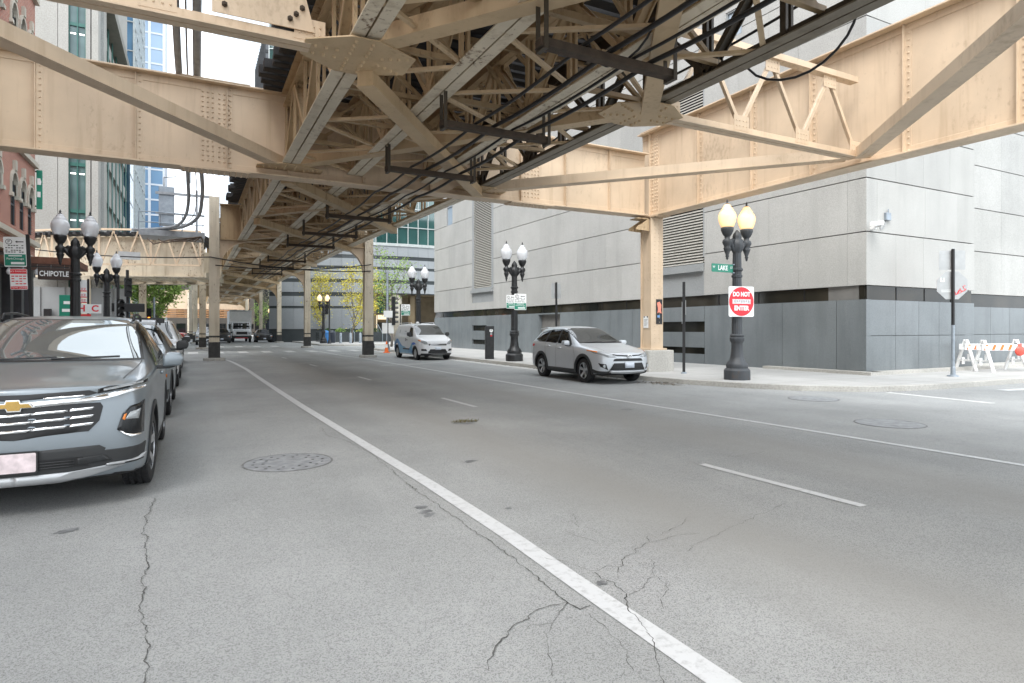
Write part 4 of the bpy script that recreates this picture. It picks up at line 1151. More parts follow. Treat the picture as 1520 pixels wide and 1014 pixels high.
# side along the street: white piers, green fins, dark decks
S0 = (-6.06, 52.0)
mb = MB(); mb.slab(S0, (0, 1), (1, 0), 0, 1.2, 0, 45, -.4, 0); mb.slab(S0, (0, 1), (1, 0), 3.0, 4.6, 0, 45, -.5, .0); mb.build('corner_pier', M['palecon'], tw, True)
mb = MB(); mb.slab(S0, (0, 1), (1, 0), 1.2, 3.0, 0, 45, -.5, -.2); mb.build('corner_glazing', glassy('blue_strip_glass', (.45, .55, .62), .25, .3), tw, True)
mb = MB(); mb.slab(S0, (0, 1), (1, 0), 4.6, 27, 0, 26.2, -1.2, -1.0); mb.build('dark_opening', glassy('dark_green_glass', (.01, .03, .03), .1), tw, True)
mb = MB()
for i in range(8): mb.slab(S0, (0, 1), (1, 0), 4.6, 24, 2.6+3.1*i, 3.7+3.1*i, -1.0, -.31)
mb.build('parapet', M['palecon'], tw, True)
mb = MB()
for i in range(7): mb.slab(S0, (0, 1), (1, 0), 5.0+i*2.9, 5.5+i*2.9, .0, 26.2, -.3, -.24)
mb.build('green_fin', M['greenframe'], tw, True)
mb = MB(); mb.slab(S0, (0, 1), (1, 0), 4.4, 28, 26.2, 27.0, -6, .5); mb.build('cornice', plain('dark_bronze_cornice', (.17, .16, .13), .5), tw, True)
mb = MB(); mb.slab(S0, (0, 1), (1, 0), 24, 28, 0, 26.2, -.9, .0); mb.build('stair_glazing', glassy('dark_blue_glass', (.02, .06, .09), .05), tw, True)
mb = MB()
for i in range(9): mb.slab(S0, (0, 1), (1, 0), 24, 28, 3*i-.06, 3*i+.06, 0, .03)
mb.build('stair_mullions', M['mullion'], tw, True)

# ---- towers far away
def glass_tower(name, label, x0, x1, y0, y1, h, glass, frame, bay, floor, fw=.25, fh=.5, roofm=None):
    t = thing(name, label, 'building', ((x0+x1)/2, (y0+y1)/2, 0))
    mb = MB(); mb.box(x0, x1, y0, y1, 0, h); mb.build('glass_wall', glass, t, True)
    mb = MB(); n = max(2, int((x1-x0)/bay))
    for i in range(n+1): xx = x0+(x1-x0)*i/n; mb.box(xx-fw/2, xx+fw/2, y0-.18, y0-.001, 0, h)
    n = max(2, int((y1-y0)/bay))
    for i in range(n+1):
        yy = y0+(y1-y0)*i/n
        for xx, s in ((x1, 1), (x0, -1)): mb.box(xx+s*.001, xx+s*.18, yy-fw/2, yy+fw/2, 0, h)
    for k in range(int(h/floor)):
        z = k*floor
        mb.box(x0-.1, x1+.1, y0-.12, y0-.002, z, z+fh)
        mb.box(x1+.002, x1+.12, y0, y1, z, z+fh); mb.box(x0-.12, x0-.002, y0, y1, z, z+fh)
    mb.build('facade_grid', frame, t, True)
    return t
bg1 = glassy('blue_tower_glass', (.10, .20, .34), .06, .9, 1.7, tint_noise=((.26, .40, .55), .05))
pl1 = plain('white_tower_frame', (.66, .69, .73), .5, 0, .05)
glass_tower('glass_tower', 'blue glass tower with pale piers, left of the nearest left column', -11.15, -5.8, 150, 162, 95, bg1, pl1, 2.0, 3.2, .5, .35)
mb = MB(); mb.box(-13.5, -11.35, 149, 162, 0, 88)
t = thing('concrete_slab_tower', 'narrow white concrete slab tower against the blue glass tower', 'building', (-12.4, 156, 0)); mb.build('wall', plain('white_concrete', (.70, .71, .72), .7, 0, .04, .3), t, True)
mb = MB()
for k in range(23):
    for j in range(2): mb.box(-13.3+j*.9, -12.9+j*.9, 148.9, 148.99, 2+k*3.2, 3.6+k*3.2)
mb.build('windows', bg1, t, True)
glass_tower('blue_block', 'low blue mirrored block just past the end of the green fins', -13, -6.35, 84, 100, 52, glassy('mirror_blue', (.05, .16, .30), .03, 1., 1.9, tint_noise=((.14, .30, .46), .2)), M['mullion'], 2.4, 3.4, .1, .12)
t = thing('brown_block', 'small brownish red block far down the street, left', 'building', (-7.3, 210, 0)); mb = MB(); mb.box(-8.2, -6.4, 205, 215, 0, 37); mb.build('wall', plain('far_brick', (.36, .26, .23), .8, 0, .1, .4), t, True)
mb = MB()
for k in range(11):
    for j in range(2): mb.box(-8.0+j*.8, -7.5+j*.8, 204.9, 204.99, 2+k*3.2, 3.6+k*3.2)
mb.build('windows', M['shopglass'], t, True)
wg = glassy('pale_sky_glass', (.52, .60, .68), .12, .9, 1.5, tint_noise=((.62, .68, .74), .02)); wf = plain('pale_curtain_frame', (.72, .76, .80), .4, 0, .04)
glass_tower('pale_glass_tower', 'very tall pale glass tower rising into the white sky left of the tracks', 8.0, 26.0, 250, 290, 240, wg, wf, 3.0, 4.0, .25, .3)
glass_tower('pale_glass_slab', 'tall pale glass slab with a fine grid behind the blue mirrored block', -20.5, -13.8, 140, 160, 150, wg, wf, 2.6, 3.6, .3, .5)

# ---- elevated line that leaves to the left over the cross street
CV = [(.55, 46.2), (-2.2, 46.9), (-5.0, 48.0), (-7.6, 49.6), (-9.6, 51.4)]
t = thing('curved_elevated_girder', 'cream elevated girder with lattice rail that curves away to the left over the cross street', 'railway span', (-4.5, 48.5, 0))
for a, b2 in zip(CV, CV[1:]):
    A, B = Vector((*a, 0)), Vector((*b2, 0)); d = (B-A).normalized(); nn = Vector((d.y, -d.x, 0))
    if nn.y > 0: nn = -nn
    mb = MB(); mb.beam(A+Vector((0, 0, 6.35)), B+Vector((0, 0, 6.35)), .05, 2.5); mb.build('web_plate', M['steel_white'], t, True)
    mb = MB(); mb.beam(A+Vector((0, 0, 5.06)), B+Vector((0, 0, 5.06)), .5, .07); mb.build('flange', M['steel_white'], t, True); mb = MB(); mb.beam(A+Vector((0, 0, 7.62)), B+Vector((0, 0, 7.62)), .5, .06); mb.build('flange', M['steel_white'], t, True)
    mb = MB(); o = nn*.9
    for z in (5.75, 8.0): mb.beam(A+o+Vector((0, 0, z)), B+o+Vector((0, 0, z)), .14, .12)
    n = 2
    for k in range(n):
        p0 = A.lerp(B, k/n)+o; p1 = A.lerp(B, (k+.5)/n)+o; p2 = A.lerp(B, (k+1)/n)+o
        mb.beam(p0+Vector((0, 0, 5.8)), p1+Vector((0, 0, 7.95)), .07, .09); mb.beam(p1+Vector((0, 0, 7.95)), p2+Vector((0, 0, 5.8)), .07, .09)
    mb.beam(A+o+Vector((0, 0, 5.8)), A+o+Vector((0, 0, 8)), .12, .12)
    mb.build('lattice', M['steel'], t, True)
    mb = MB()
    for k in range(6):
        p = A.lerp(B, k/6); mb.beam(p + nn*1.1+Vector((0, 0, 7.76)), p - nn*6+Vector((0, 0, 7.76)), .2, .2)
    mb.build('ties', M['timber'], t, True)
    mb = MB()
    for k in range(3): p = A.lerp(B, k/3); mb.beam(p+Vector((0, 0, 5.2)), p - nn*5+Vector((0, 0, 5.2)), .3, .35)
    q0, q1 = A-nn*5, B-nn*5
    mb.beam(q0+Vector((0, 0, 6.1)), q1+Vector((0, 0, 6.1)), .05, 2.4); mb.beam(q0+Vector((0, 0, 4.9)), q1+Vector((0, 0, 4.9)), .5, .07)
    mb.build('rear_girder', M['steel_white'], t, True)
column(-6.3, 48.4, 5.0, 'cream column under the curved girder behind the left street lamps', 2)
column(-3.4, 52.6, 4.9, 'cream column under the rear of the curved girder', 2)
tag(MB().prism([(0, 0), (1.2, 0), (1.2, .5), (0, .5)], (-4.3, 45.9, 6.0), (1, .03, 0), (0, 0, 1), (0, .03, 0)).build('blank_plate', M['signback']), 'blank grey plate fixed to the lattice rail of the curved girder', 'plate')

# signal platform beside the tracks
t = thing('signal_platform', 'grey signal platform with cabinet and railings left of the nearest left column', 'platform', (-.9, 38.5, 0))
mb = MB(); mb.box(-2.6, .5, 37.4, 40.2, 6.62, 6.74); mb.box(-2.6, .5, 37.3, 37.4, 6.5, 6.8); mb.build('deck', M['conduit'], t, True)
mb = MB()
for x in (-2.6, -1.6, -.6, .4): mb.tube([(x, 37.4, 6.7), (x, 37.4, 7.75)], .03, 6)
for z in (7.2, 7.75): mb.tube([(-2.6, 37.4, z), (.5, 37.4, z)], .03, 6)
mb.build('railing', M['galv'], t, True)
mb = MB(); mb.box(-1.75, -1.0, 38.6, 39.2, 7.3, 9.4); mb.build('cabinet', M['galv'], t, True, bevel=.02)
mb = MB(); mb.beam((-1.9, 38.5, 9.0), (.9, 38.5, 9.0), .08, .14); mb.beam((-1.9, 38.5, 7.9), (.5, 38.5, 7.9), .06, .1); mb.beam((.1, 38.5, 6.7), (.1, 38.5, 9.3), .12, .12); mb.tube([(-1.5, 38.7, 9.4), (-1.5, 38.7, 9.9), (-.9, 38.7, 10.0)], .04, 6); mb.build('mast', M['conduit'], t, True)
mb = MB()
for k in range(5): mb.tube([(-2.2+k*.5, 37.2, 6.3), (-1.9+k*.5, 37.0, 6.0+.1*k), (-1.2+k*.4, 36.6, 6.2), (.3, 36.0, 6.4)], .035, 6)
mb.build('pipes', M['rail'], t, True, smooth=True)
t = thing('signal_mast', 'slim signal mast standing on the girder above the left cable bundles', 'mast', (-.25, 30.5, 8))
mb = MB(); mb.beam((-.6, 0, 1.9), (.6, 0, 1.9), .07, .09); mb.beam((.05, 0, 0), (.05, 0, 1.9), .1, .1); mb.build('mast', M['conduit'], t)

# brown bridge across the far end
t = thing('far_bridge', 'rusty brown girder bridge crossing the far end of the street', 'bridge', (0, 140, 0))
mb = MB(); mb.box(-16, 10, 138, 138.5, 5.6, 9.4); mb.build('girder', M['steel'], t, True)
mb = MB()
for k in range(5): mb.box(-16, 10, 137.6, 137.98, 3.9+k*.34, 4.1+k*.34)
mb.build('underside', plain('rusty_girder', (.42, .22, .10), .7, 0, .3, .5), t, True)
t = thing('far_shopfronts', 'low dim shopfronts under the far bridge', 'building', (0, 160, 0))
mb = MB(); mb.box(-30, 48, 172, 182, 0, 13); mb.build('wall', plain('dim_stone', (.20, .17, .14), .8, 0, .2, .3), t, True)
mb = MB()
for k in range(25): mb.box(-28+k*3, -26+k*3, 171.9, 171.98, .4, 3.0); mb.box(-28+k*3, -26.4+k*3, 171.9, 171.98, 4.6, 7.0); mb.box(-28+k*3, -26.4+k*3, 171.9, 171.98, 8.6, 11.0)
mb.build('windows', M['shopglass'], t, True)
# ================================================================ street furniture
m, nt, b = nmat('acorn_glass'); setp(b, .22, 0, .6, trans=.35); b.inputs['Base Color'].default_value = (.88, .89, .91, 1); M['globe'] = m
m, nt, b = nmat('lit_acorn_glass'); setp(b, .3, 0, .5)
lw = nt.nodes.new('ShaderNodeLayerWeight'); lw.inputs['Blend'].default_value = .45
L(nt, ramp(nt, lw.outputs['Facing'], [(.15, (1, .78, .40)), (.75, (1, .44, .11))]), b.inputs['Emission Color']); b.inputs['Base Color'].default_value = (.8, .6, .35, 1); b.inputs['Emission Strength'].default_value = .46; M['globe_lit'] = m

def street_lamp(loc, label, lit=False, iron='iron', rz=0., hs=1.0):
    t = thing('street_lamp', label, 'street lamp', loc, rz, 'twin acorn street lamps')
    im = M[iron]
    mb = MB(); mb.lathe([(.37, 0), (.37, .26), (.34, .30), (.30, .33), (.315, .40), (.29, .47), (.22, .55), (.185, .66), (.165, .80), (.155, 1.02), (.17, 1.05), (.205, 1.10), (.21, 1.17), (.18, 1.20), (.205, 1.25), (.16, 1.29)], n=32, flute=8, fd=.05)
    mb.build('base', im, t, auto=35)
    mb = MB(); mb.lathe([(.145, 1.28), (.135, 2.2), (.125, 2.88), (.15, 2.90), (.15, 2.95), (.125, 2.97), (.125, 3.05), (.165, 3.09), (.165, 3.13), (.125, 3.16), (.115, 3.62), (.10, 3.9)], n=32, flute=16, fd=.07)
    mb.build('shaft', im, t, auto=35)
    mb = MB(); mb.lathe([(.11, 3.55), (.17, 3.68), (.20, 3.80), (.16, 3.92), (.12, 3.97), (.135, 4.03), (.11, 4.12), (.05, 4.2), (.015, 4.24)], n=24, flute=8, fd=.18)
    for s in (-1, 1):   # leaf scroll arms
        mb.tube([(s*.08, 0, 3.62), (s*.17, 0, 3.72), (s*.25, 0, 3.84), (s*.33, 0, 3.88), (s*.40, 0, 3.86)], [.06, .065, .065, .06, .07], 10)
        mb.tube([(s*.10, 0, 3.9), (s*.18, 0, 3.95), (s*.25, 0, 3.90), (s*.27, 0, 3.81), (s*.22, 0, 3.76), (s*.18, 0, 3.80)], [.045, .045, .04, .035, .03, .02], 8)
        mb.prism([(.06, 3.5), (.24, 3.74), (.34, 3.82), (.30, 3.92), (.12, 3.98), (.05, 3.9)], (0, -.03, 0), (s, 0, 0), (0, 0, 1), (0, .06, 0))
    mb.build('crown_bracket', im, t, auto=50)
    for s in (-1, 1):
        x = s*.38
        mb = MB(); mb.lathe([(.0, 3.36), (.035, 3.40), (.03, 3.44), (.055, 3.47), (.04, 3.50), (.095, 3.66), (.11, 3.70), (.085, 3.73), (.10, 3.78), (.135, 3.86), (.12, 3.93), (.07, 3.97), (.075, 4.03), (.10, 4.05), (.13, 4.10), (.17, 4.20), (.175, 4.26), (.16, 4.28)], (x, 0, 0), 24)
        mb.build('lamp_holder', im, t, smooth=True)
        mb = MB(); mb.lathe([(.155, 4.281), (.185, 4.33), (.225, 4.44), (.245, 4.54), (.24, 4.62), (.215, 4.69), (.175, 4.74), (.165, 4.755), (.17, 4.77), (.13, 4.83), (.10, 4.86), (.105, 4.88), (.07, 4.92), (.03, 4.94)], (x, 0, 0), 28)
        mb.build('globe', M['globe_lit'] if lit else M['globe'], t, smooth=True)
        mb = MB(); mb.lathe([(.045, 4.93), (.05, 4.95), (.02, 4.97), (.03, 5.0), (.022, 5.03), (.0, 5.08)], (x, 0, 0), 12); mb.build('finial', im, t, smooth=True)
    t.scale = (hs,)*3
    return t
street_lamp((13.65, 12.5, .13), 'tall twin lamp glowing warm at the right corner, bearing a red round sign', True, 'iron_worn')
street_lamp((12.75, 24.4, .13), 'black twin lamp with unlit globes and a green sign plate, left of the crossover', rz=0, hs=1.06)
street_lamp((-3.30, 23.2, .13), 'black twin lamp with white globes, nearest on the left beside the brown shop sign', hs=1.01)
street_lamp((-3.66, 34.2, .13), 'smaller looking black twin lamp just right of the nearest left lamp', hs=1.01)
street_lamp((11.6, 34.3, .13), 'black twin lamp rising behind the white and blue van', hs=1.03)
street_lamp((11.6, 64, .13), 'lit twin lamp beside the pale column and the yellow tree', True)
street_lamp((11.7, 92, .13), 'lit twin lamp far down the right pavement, nearer of two', True)
street_lamp((11.7, 112, .13), 'lit twin lamp farthest down the right pavement', True)
# plinth and concrete pad for the lit lamp
# ---- signs
def pole_sign(name, label, loc, h, r=.03, mat='black', square=True):
    t = thing(name, label, 'sign', loc)
    mb = MB()
    if square: mb.box(-r, r, -r*.7, r*.7, 0, h)
    else: mb.cyl((0, 0, 0), (0, 0, h), r, r, 14)
    mb.build('post', M[mat], t, bevel=.004)
    return t
def plate(parent, name, poly, y, mat, th=.006, rz=0., off=(0, 0, 0)):
    mb = MB(); mb.prism(poly, (0, y, 0), (1, 0, 0), (0, 0, 1), (0, th, 0)); o = mb.build(name, mat, parent); o.location = off; o.rotation_euler = (0, 0, rz); return o
def rrect(x0, x1, z0, z1, r, n=4):
    P = []
    for cx, cz, a0 in ((x1-r, z1-r, 0), (x0+r, z1-r, 90), (x0+r, z0+r, 180), (x1-r, z0+r, 270)):
        for k in range(n+1):
            a = R(a0 + 90*k/n); P.append((cx+r*math.cos(a), cz+r*math.sin(a)))
    return P
def circle(cx, cz, r, n=40): return [(cx+r*math.cos(2*math.pi*k/n), cz+r*math.sin(2*math.pi*k/n)) for k in range(n)]

# DO NOT ENTER
t = thing('do_not_enter_sign', 'white square sign with a red disc reading do not enter', 'sign', (13.65, 12.5, 2.33), R(-10))
plate(t, 'panel', rrect(-.42, .42, -.425, .425, .05), -.19, M['signwhite'])
plate(t, 'disc', circle(0, 0, .405), -.196, M['red'], .005)
plate(t, 'bar', [(-.30, -.065), (.30, -.065), (.30, .065), (-.30, .065)], -.201, plain('bar_white', (.66, .64, .64), .5, 0, .25, 40), .004)
text_obj('lettering', 'DO NOT', .172, M['signwhite'], t, (0, -.198, .2), sx=.83, bold=.008)
text_obj('lettering', 'ENTER', .180, M['signwhite'], t, (0, -.198, -.19), sx=.9, bold=.008)
mb = MB()
for i in range(7): mb.box(-.24+i*.075, -.20+i*.075, -.2035, -.2012, -.03+.01*(i % 3), .035)
mb.build('scrawl', plain('scratch_grey', (.42, .40, .41), .6), t)
mb = MB()
for z in (-.3, .3): mb.box(-.03, .03, -.184, -.10, z-.02, z+.02)
mb.build('strap', M['galv'], t)
# street name
t = thing('street_name_sign', 'green street name blade at the lit lamp, white letters', 'sign', (13.65, 12.5, 3.26))
plate(t, 'blade', rrect(-.98, -.17, -.115, .115, .02), -.012, M['green'], .012)
text_obj('lettering', 'LAKE', .185, M['signwhite'], t, (-.56, -.014, 0), sx=.86, bold=.004)
text_obj('lettering', 'W', .09, M['signwhite'], t, (-.90, -.014, .02)); text_obj('lettering', 'ST', .09, M['signwhite'], t, (-.23, -.014, .02))
mb = MB(); mb.box(-.19, .0, -.03, .03, -.13, -.10); mb.box(-.19, .0, -.03, .03, .10, .13); mb.build('clamp', M['galv'], t)
# pay-to-park plate on the second lamp
def park_panel(t, x0, x1, z0, z1, y=-.02, name='panel'):
    h = z1-z0; w_ = x1-x0
    plate(t, name, rrect(x0, x1, z0, z1, .03), y, M['signwhite'])
    plate(t, 'green_field', [(x0+.012, z0+h*.04), (x1-.012, z0+h*.04), (x1-.012, z0+h*.42), (x0+.012, z0+h*.42)], y-.004, M['green'], .0035)
    cx, cz, r = x0+w_*.24, z0+h*.84, w_*.15
    ring = plate(t, 'ring', circle(cx, cz, r, 24), y-.004, M['black'], .0035); plate(t, 'ring_face', circle(cx, cz, r*.82, 24), y-.0055, M['signwhite'], .0012)
    text_obj('letter', 'P', r*1.5, M['black'], t, (cx, y-.006, cz), depth=.0008)
    mb = MB(); zz = cz
    mb.prism([(x0+w_*.52, zz), (x0+w_*.62, zz+.03), (x0+w_*.62, zz+.012), (x1-w_*.1, zz+.012), (x1-w_*.1, zz-.012), (x0+w_*.62, zz-.012), (x0+w_*.62, zz-.03)], (0, y-.004, 0), (1, 0, 0), (0, 0, 1), (0, .003, 0))
    for j, (f, a) in enumerate(((.70, .9), (.62, .8), (.54, .86), (.48, .7))):
        n = 7
        for q in range(n):
            if (q*3+j) % 5 == 0: continue
            mb.box(x0+w_*.08+q*w_*.12, x0+w_*.08+q*w_*.12+w_*.085, y-.004, y-.001, z0+h*f, z0+h*f+h*.028)
    mb.build('small_print', M['black'], t)
    text_obj('lettering', 'ParkChicago', w_*.155, M['signwhite'], t, ((x0+x1)/2, y-.006, z0+h*.27), depth=.0015)
    mb = MB(); mb.box(x0+w_*.2, x1-w_*.2, y-.0065, y-.0045, z0+h*.35, z0+h*.385); mb.box(x0+w_*.3, x1-w_*.1, y-.0065, y-.0045, z0+h*.085, z0+h*.16); mb.build('white_bars', M['signwhite'], t)
t = thing('parking_sign', 'white and green parking plate strapped to the lamp left of the crossover', 'sign', (12.75, 24.4, 2.78), R(-12)); park_panel(t, -.06, .50, -.36, .36, -.19); park_panel(t, -.42, -.02, -.30, .30, -.17)
# left: tall pole with two plates
t = pole_sign('parking_sign', 'leaning black post with green parking plate over a red one, left edge', (-3.72, 20, .13), 3.9, .04)
t.rotation_euler = (0, R(-2.2), 0)
park_panel(t, -.50, -.04, 3.05, 3.82, -.035)
plate(t, 'lower_panel', rrect(-.40, -.04, 2.46, 3.0, .03), -.035, M['signwhite'])
mb = MB(); mb.box(-.39, -.05, -.0395, -.0355, 2.87, 2.985); mb.box(-.39, -.05, -.0395, -.0355, 2.475, 2.545); mb.build('red_fields', M['red'], t)
text_obj('lettering', 'NO PARKING', .062, M['signwhite'], t, (-.22, -.0405, 2.93), depth=.001); text_obj('lettering', 'TOW ZONE', .06, M['signwhite'], t, (-.22, -.0405, 2.51), depth=.001)
mb = MB()
for j in range(4):
    for q in range(4):
        if (q+j*2) % 5: mb.box(-.37+q*.08, -.31+q*.08, -.0385, -.0355, 2.60+j*.065, 2.625+j*.065)
mb.build('small_print', M['red'], t)
# second left pole with stacked panels
t = pole_sign('parking_sign', 'post with a stack of red and white parking plates beyond the left lamp', (-3.9, 30.5, .13), 3.5, .04)
for i, (z0, z1) in enumerate([(2.97, 3.45), (2.72, 2.94), (2.50, 2.69)]):
    plate(t, 'panel', rrect(-.46, -.04, z0, z1, .03), -.035, M['signwhite'])
    mb = MB(); mb.box(-.45, -.05, -.0395, -.0355, z0+.01, z0+.05); 
    for q in range(4): mb.box(-.42+q*.09, -.36+q*.09, -.0385, -.0355, z0+.08, z0+.10); mb.box(-.42+q*.09, -.35+q*.09, -.0385, -.0355, z0+.13, z0+.15)
    mb.build('red_print', M['red'], t)
plate(t, 'wide_panel', rrect(-.42, .46, 2.08, 2.46, .02), -.05, M['signwhite'])
text_obj('lettering', 'H', .36, M['red'], t, (-.22, -.052, 2.27), bold=.01); text_obj('lettering', 'C', .36, M['red'], t, (.24, -.052, 2.27), bold=.01)
plate(t, 'low_panel', rrect(-.55, .1, 1.92, 2.05, .02), -.04, M['red'])
# right: signs seen from behind
t = pole_sign('stop_sign', 'back of an octagonal sign with red scrawl below a plate, right kerb', (20.3, 10.3, .13), 3.85, .045, 'galv', False); t.rotation_euler = (0, 0, R(-37))
oc = [(.42*1.08*math.cos(R(22.5+45*k)), 2.75+.42*1.08*math.sin(R(22.5+45*k))) for k in range(8)]
plate(t, 'octagon', oc, .05, M['signback']); plate(t, 'red_face', oc, .0565, M['red'], .002)
plate(t, 'upper_plate', rrect(-.36, .36, 3.22, 3.80, .03), .05, M['signback'])
mb = MB()
for pts in ([(.05, 2.62), (.10, 2.48), (.12, 2.47), (.18, 2.60)], [(.16, 2.52), (.22, 2.66), (.26, 2.54)], [(.19, 2.58), (.25, 2.60)], [(.36, 2.74), (.29, 2.72), (.31, 2.66), (.36, 2.64), (.33, 2.58), (.27, 2.58)], [(.04, 2.44), (.2, 2.52), (.38, 2.62)]):
    mb.tube([(x, .0475, z) for x, z in pts], .009, 5)
mb.build('scrawl', M['red'], t)
mb = MB()
for x in (-.32, -.24): mb.box(x, x+.03, .044, .0495, 2.86, 2.98)
mb.box(-.29, -.24, .044, .0495, 2.86, 2.89); mb.box(-.3, -.02, .044, .0495, 2.60, 2.615); mb.box(-.3, -.02, .044, .0495, 2.55, 2.565)
mb.build('marks', M['signwhite'], t)
mb = MB(); mb.lathe([(.16, 0), (.15, .03), (.07, .06), (.06, .28), (.05, .30)], n=16); mb.build('foot', M['galv'], t)
mb = MB(); mb.cyl((0, 0, .55+1.0), (0, 0, 3.84), .047, .047, 14); mb.build('dark_wrap', M['black'], t)
t = pole_sign('sign_post', 'bare black sign post with thin plates edge on, right of the tan pedestal column', (14.0, 15.0, .13), 2.95, .045); t.rotation_euler = (0, 0, R(-43))
mb = MB(); mb.box(-.06, -.05, -.25, .25, 1.6, 2.3); mb.box(.05, .065, -.2, .2, 1.9, 2.35); mb.build('edge_on_plates', M['signback'], t)
mb = MB(); mb.lathe([(.1, 0), (.09, .03), (.05, .05)], n=12); mb.build('foot', M['galv'], t)
t = pole_sign('road_sign', 'grey back of a rectangular sign on a black post, above the silver crossover', (12.5, 20.4, .13), 3.25, .035)
plate(t, 'panel', rrect(-.22, .22, 2.62, 3.22, .03), .03, M['signback'])
t = pole_sign('parking_sign', 'white and green parking plate on a post just behind the van', (11.5, 37.5, .13), 3.0, .03); park_panel(t, .04, .62, 2.3, 3.0, -.03)
t = pole_sign('info_board', 'tilted white board on a post behind the roof of the van', (11.3, 39.6, .13), 2.55, .03)
o = plate(t, 'board', rrect(-.3, .3, 2.2, 2.65, .03), -.03, M['signwhite'])
# notices on the tan column
t = thing('poster', 'black poster with a coral figure on the tan column', 'poster', (13.98, 16.16, 2.15))
plate(t, 'sheet', [(-.13, -.42), (.14, -.42), (.14, .42), (-.13, .42)], -.0, M['black'], .004)
mb = MB(); mb.prism([(-.10, .30), (.02, .34), (.10, .22), (.08, .05), (.11, -.06), (-.02, -.02), (-.08, -.06), (-.05, .1)], (0, -.003, 0), (1, 0, 0), (0, 0, 1), (0, .002, 0)); mb.build('coral_shape', plain('coral_ink', (.78, .26, .18), .6, 0, .3, 25), t)
mb = MB(); mb.box(-.08, .03, -.003, -.001, -.2, -.12); mb.build('blue_patch', plain('blue_ink', (.18, .33, .6), .6), t)
t = thing('notice', 'small white notice with two black clips on the street side of the tan column', 'notice', (13.655, 16.45, 1.80), R(-90))
plate(t, 'sheet', [(-.13, -.2), (.13, -.2), (.13, .2), (-.13, .2)], -.006, M['signwhite'], .003)
mb = MB(); mb.box(-.11, -.06, -.01, -.006, .15, .2); mb.box(.06, .11, -.01, -.006, .15, .2)
for j in range(6): mb.box(-.09, .09-.03*(j % 3), -.0085, -.006, .08-j*.04, .09-j*.04)
mb.build('print', M['black'], t)

# parking pay station
t = thing('pay_station', 'black parking pay station with a round P badge on the right pavement', 'parking meter', (12.55, 26.6, .13), R(-20))
mb = MB(); mb.prism(rrect(-.21, .21, -.15, .15, .04), (0, 0, 0), (1, 0, 0), (0, 1, 0), (0, 0, 1.42)); mb.build('cabinet', M['iron'], t, bevel=.012)
mb = MB(); mb.prism([(-.16, 1.42), (.16, 1.42), (.16, 1.50), (-.16, 1.58)], (-.21, 0, 0), (0, 1, 0), (0, 0, 1), (.42, 0, 0)); mb.build('hood', M['iron'], t, bevel=.01)
plate(t, 'badge', circle(.07, 1.36, .085, 20), -.158, M['signwhite'], .006); text_obj('letter', 'P', .13, M['black'], t, (.07, -.160, 1.36))
mb = MB(); mb.box(.02, .12, -.158, -.152, 1.16, 1.24); mb.build('screen', M['signback'], t)
mb = MB(); mb.box(.03, .12, -.158, -.152, 1.09, 1.14); mb.build('label', M['red'], t)

# ---- barricades
def barricade(loc, rz, label, first=None):
    t = thing('barricade', label, 'barricade', loc, rz, 'folding barricades')
    Lb = 2.1
    for x in (-Lb/2, Lb/2-.08):
        for s in (-1, 1):
            mb = MB(); mb.beam((x, s*.40, 0), (x, s*.03, 1.06), .05, .11, (1, 0, 0)); mb.build('leg', M['white'], t, bevel=.006)
        for s in (-1, 1):
            mb = MB(); 
        mb = MB(); mb.beam((x, -.26, .36), (x, .26, .36), .04, .07); mb.beam((x, -.1, .36), (x, -.1, .58), .04, .06); mb.beam((x, .1, .22), (x, .1, .46), .04, .10); mb.build('spreader', M['white'], t, bevel=.005)
    mb = MB(); mb.box(-Lb/2-.15, Lb/2+.1, -.125, -.09, .72, .92); mb.build('rail', M['white'], t, bevel=.005)
    mb = MB(); mb.box(-Lb/2-.15, Lb/2+.1, .09, .125, .72, .92); mb.build('rail', M['white'], t, bevel=.005)
    mb = MB()
    for k in range(8):
        x = -Lb/2-.1+k*.29; mb.prism([(x, .735), (x+.10, .735), (x+.18, .905), (x+.08, .905)], (0, -.1275, 0), (1, 0, 0), (0, 0, 1), (0, .002, 0))
        mb.prism([(x, .735), (x+.10, .735), (x+.18, .905), (x+.08, .905)], (0, .1255, 0), (1, 0, 0), (0, 0, 1), (0, .002, 0))
    mb.build('orange_stripes', M['orange'], t)
    return t
barricade((24.35, 10.55, .13), R(-22), 'nearer white folding barricade with orange stripes, the one carrying a red bag')
barricade((24.6, 11.25, .13), R(-18), 'second white barricade with orange stripes, standing close behind the one with the red bag')
t = thing('sandbag', 'crumpled red bag hanging on the orange striped barricade', 'bag', (24.45, 10.38, 1.02), R(-22))
mb = MB(); mb.lathe([(.0, -.36), (.10, -.34), (.17, -.26), (.19, -.15), (.13, -.06), (.07, -.02), (.09, .03), (.06, .05)], (0, 0, 0), 12, ry=.45, flute=5, fd=.2); mb.build('bag', plain('red_plastic_bag', (.75, .10, .07), .4, 0, .2, 12), t, smooth=True)
mb = MB(); mb.tube([(0, 0, .0), (-.12, .0, .06), (-.2, .01, .04)], .015, 6); mb.build('tie', M['black'], t)

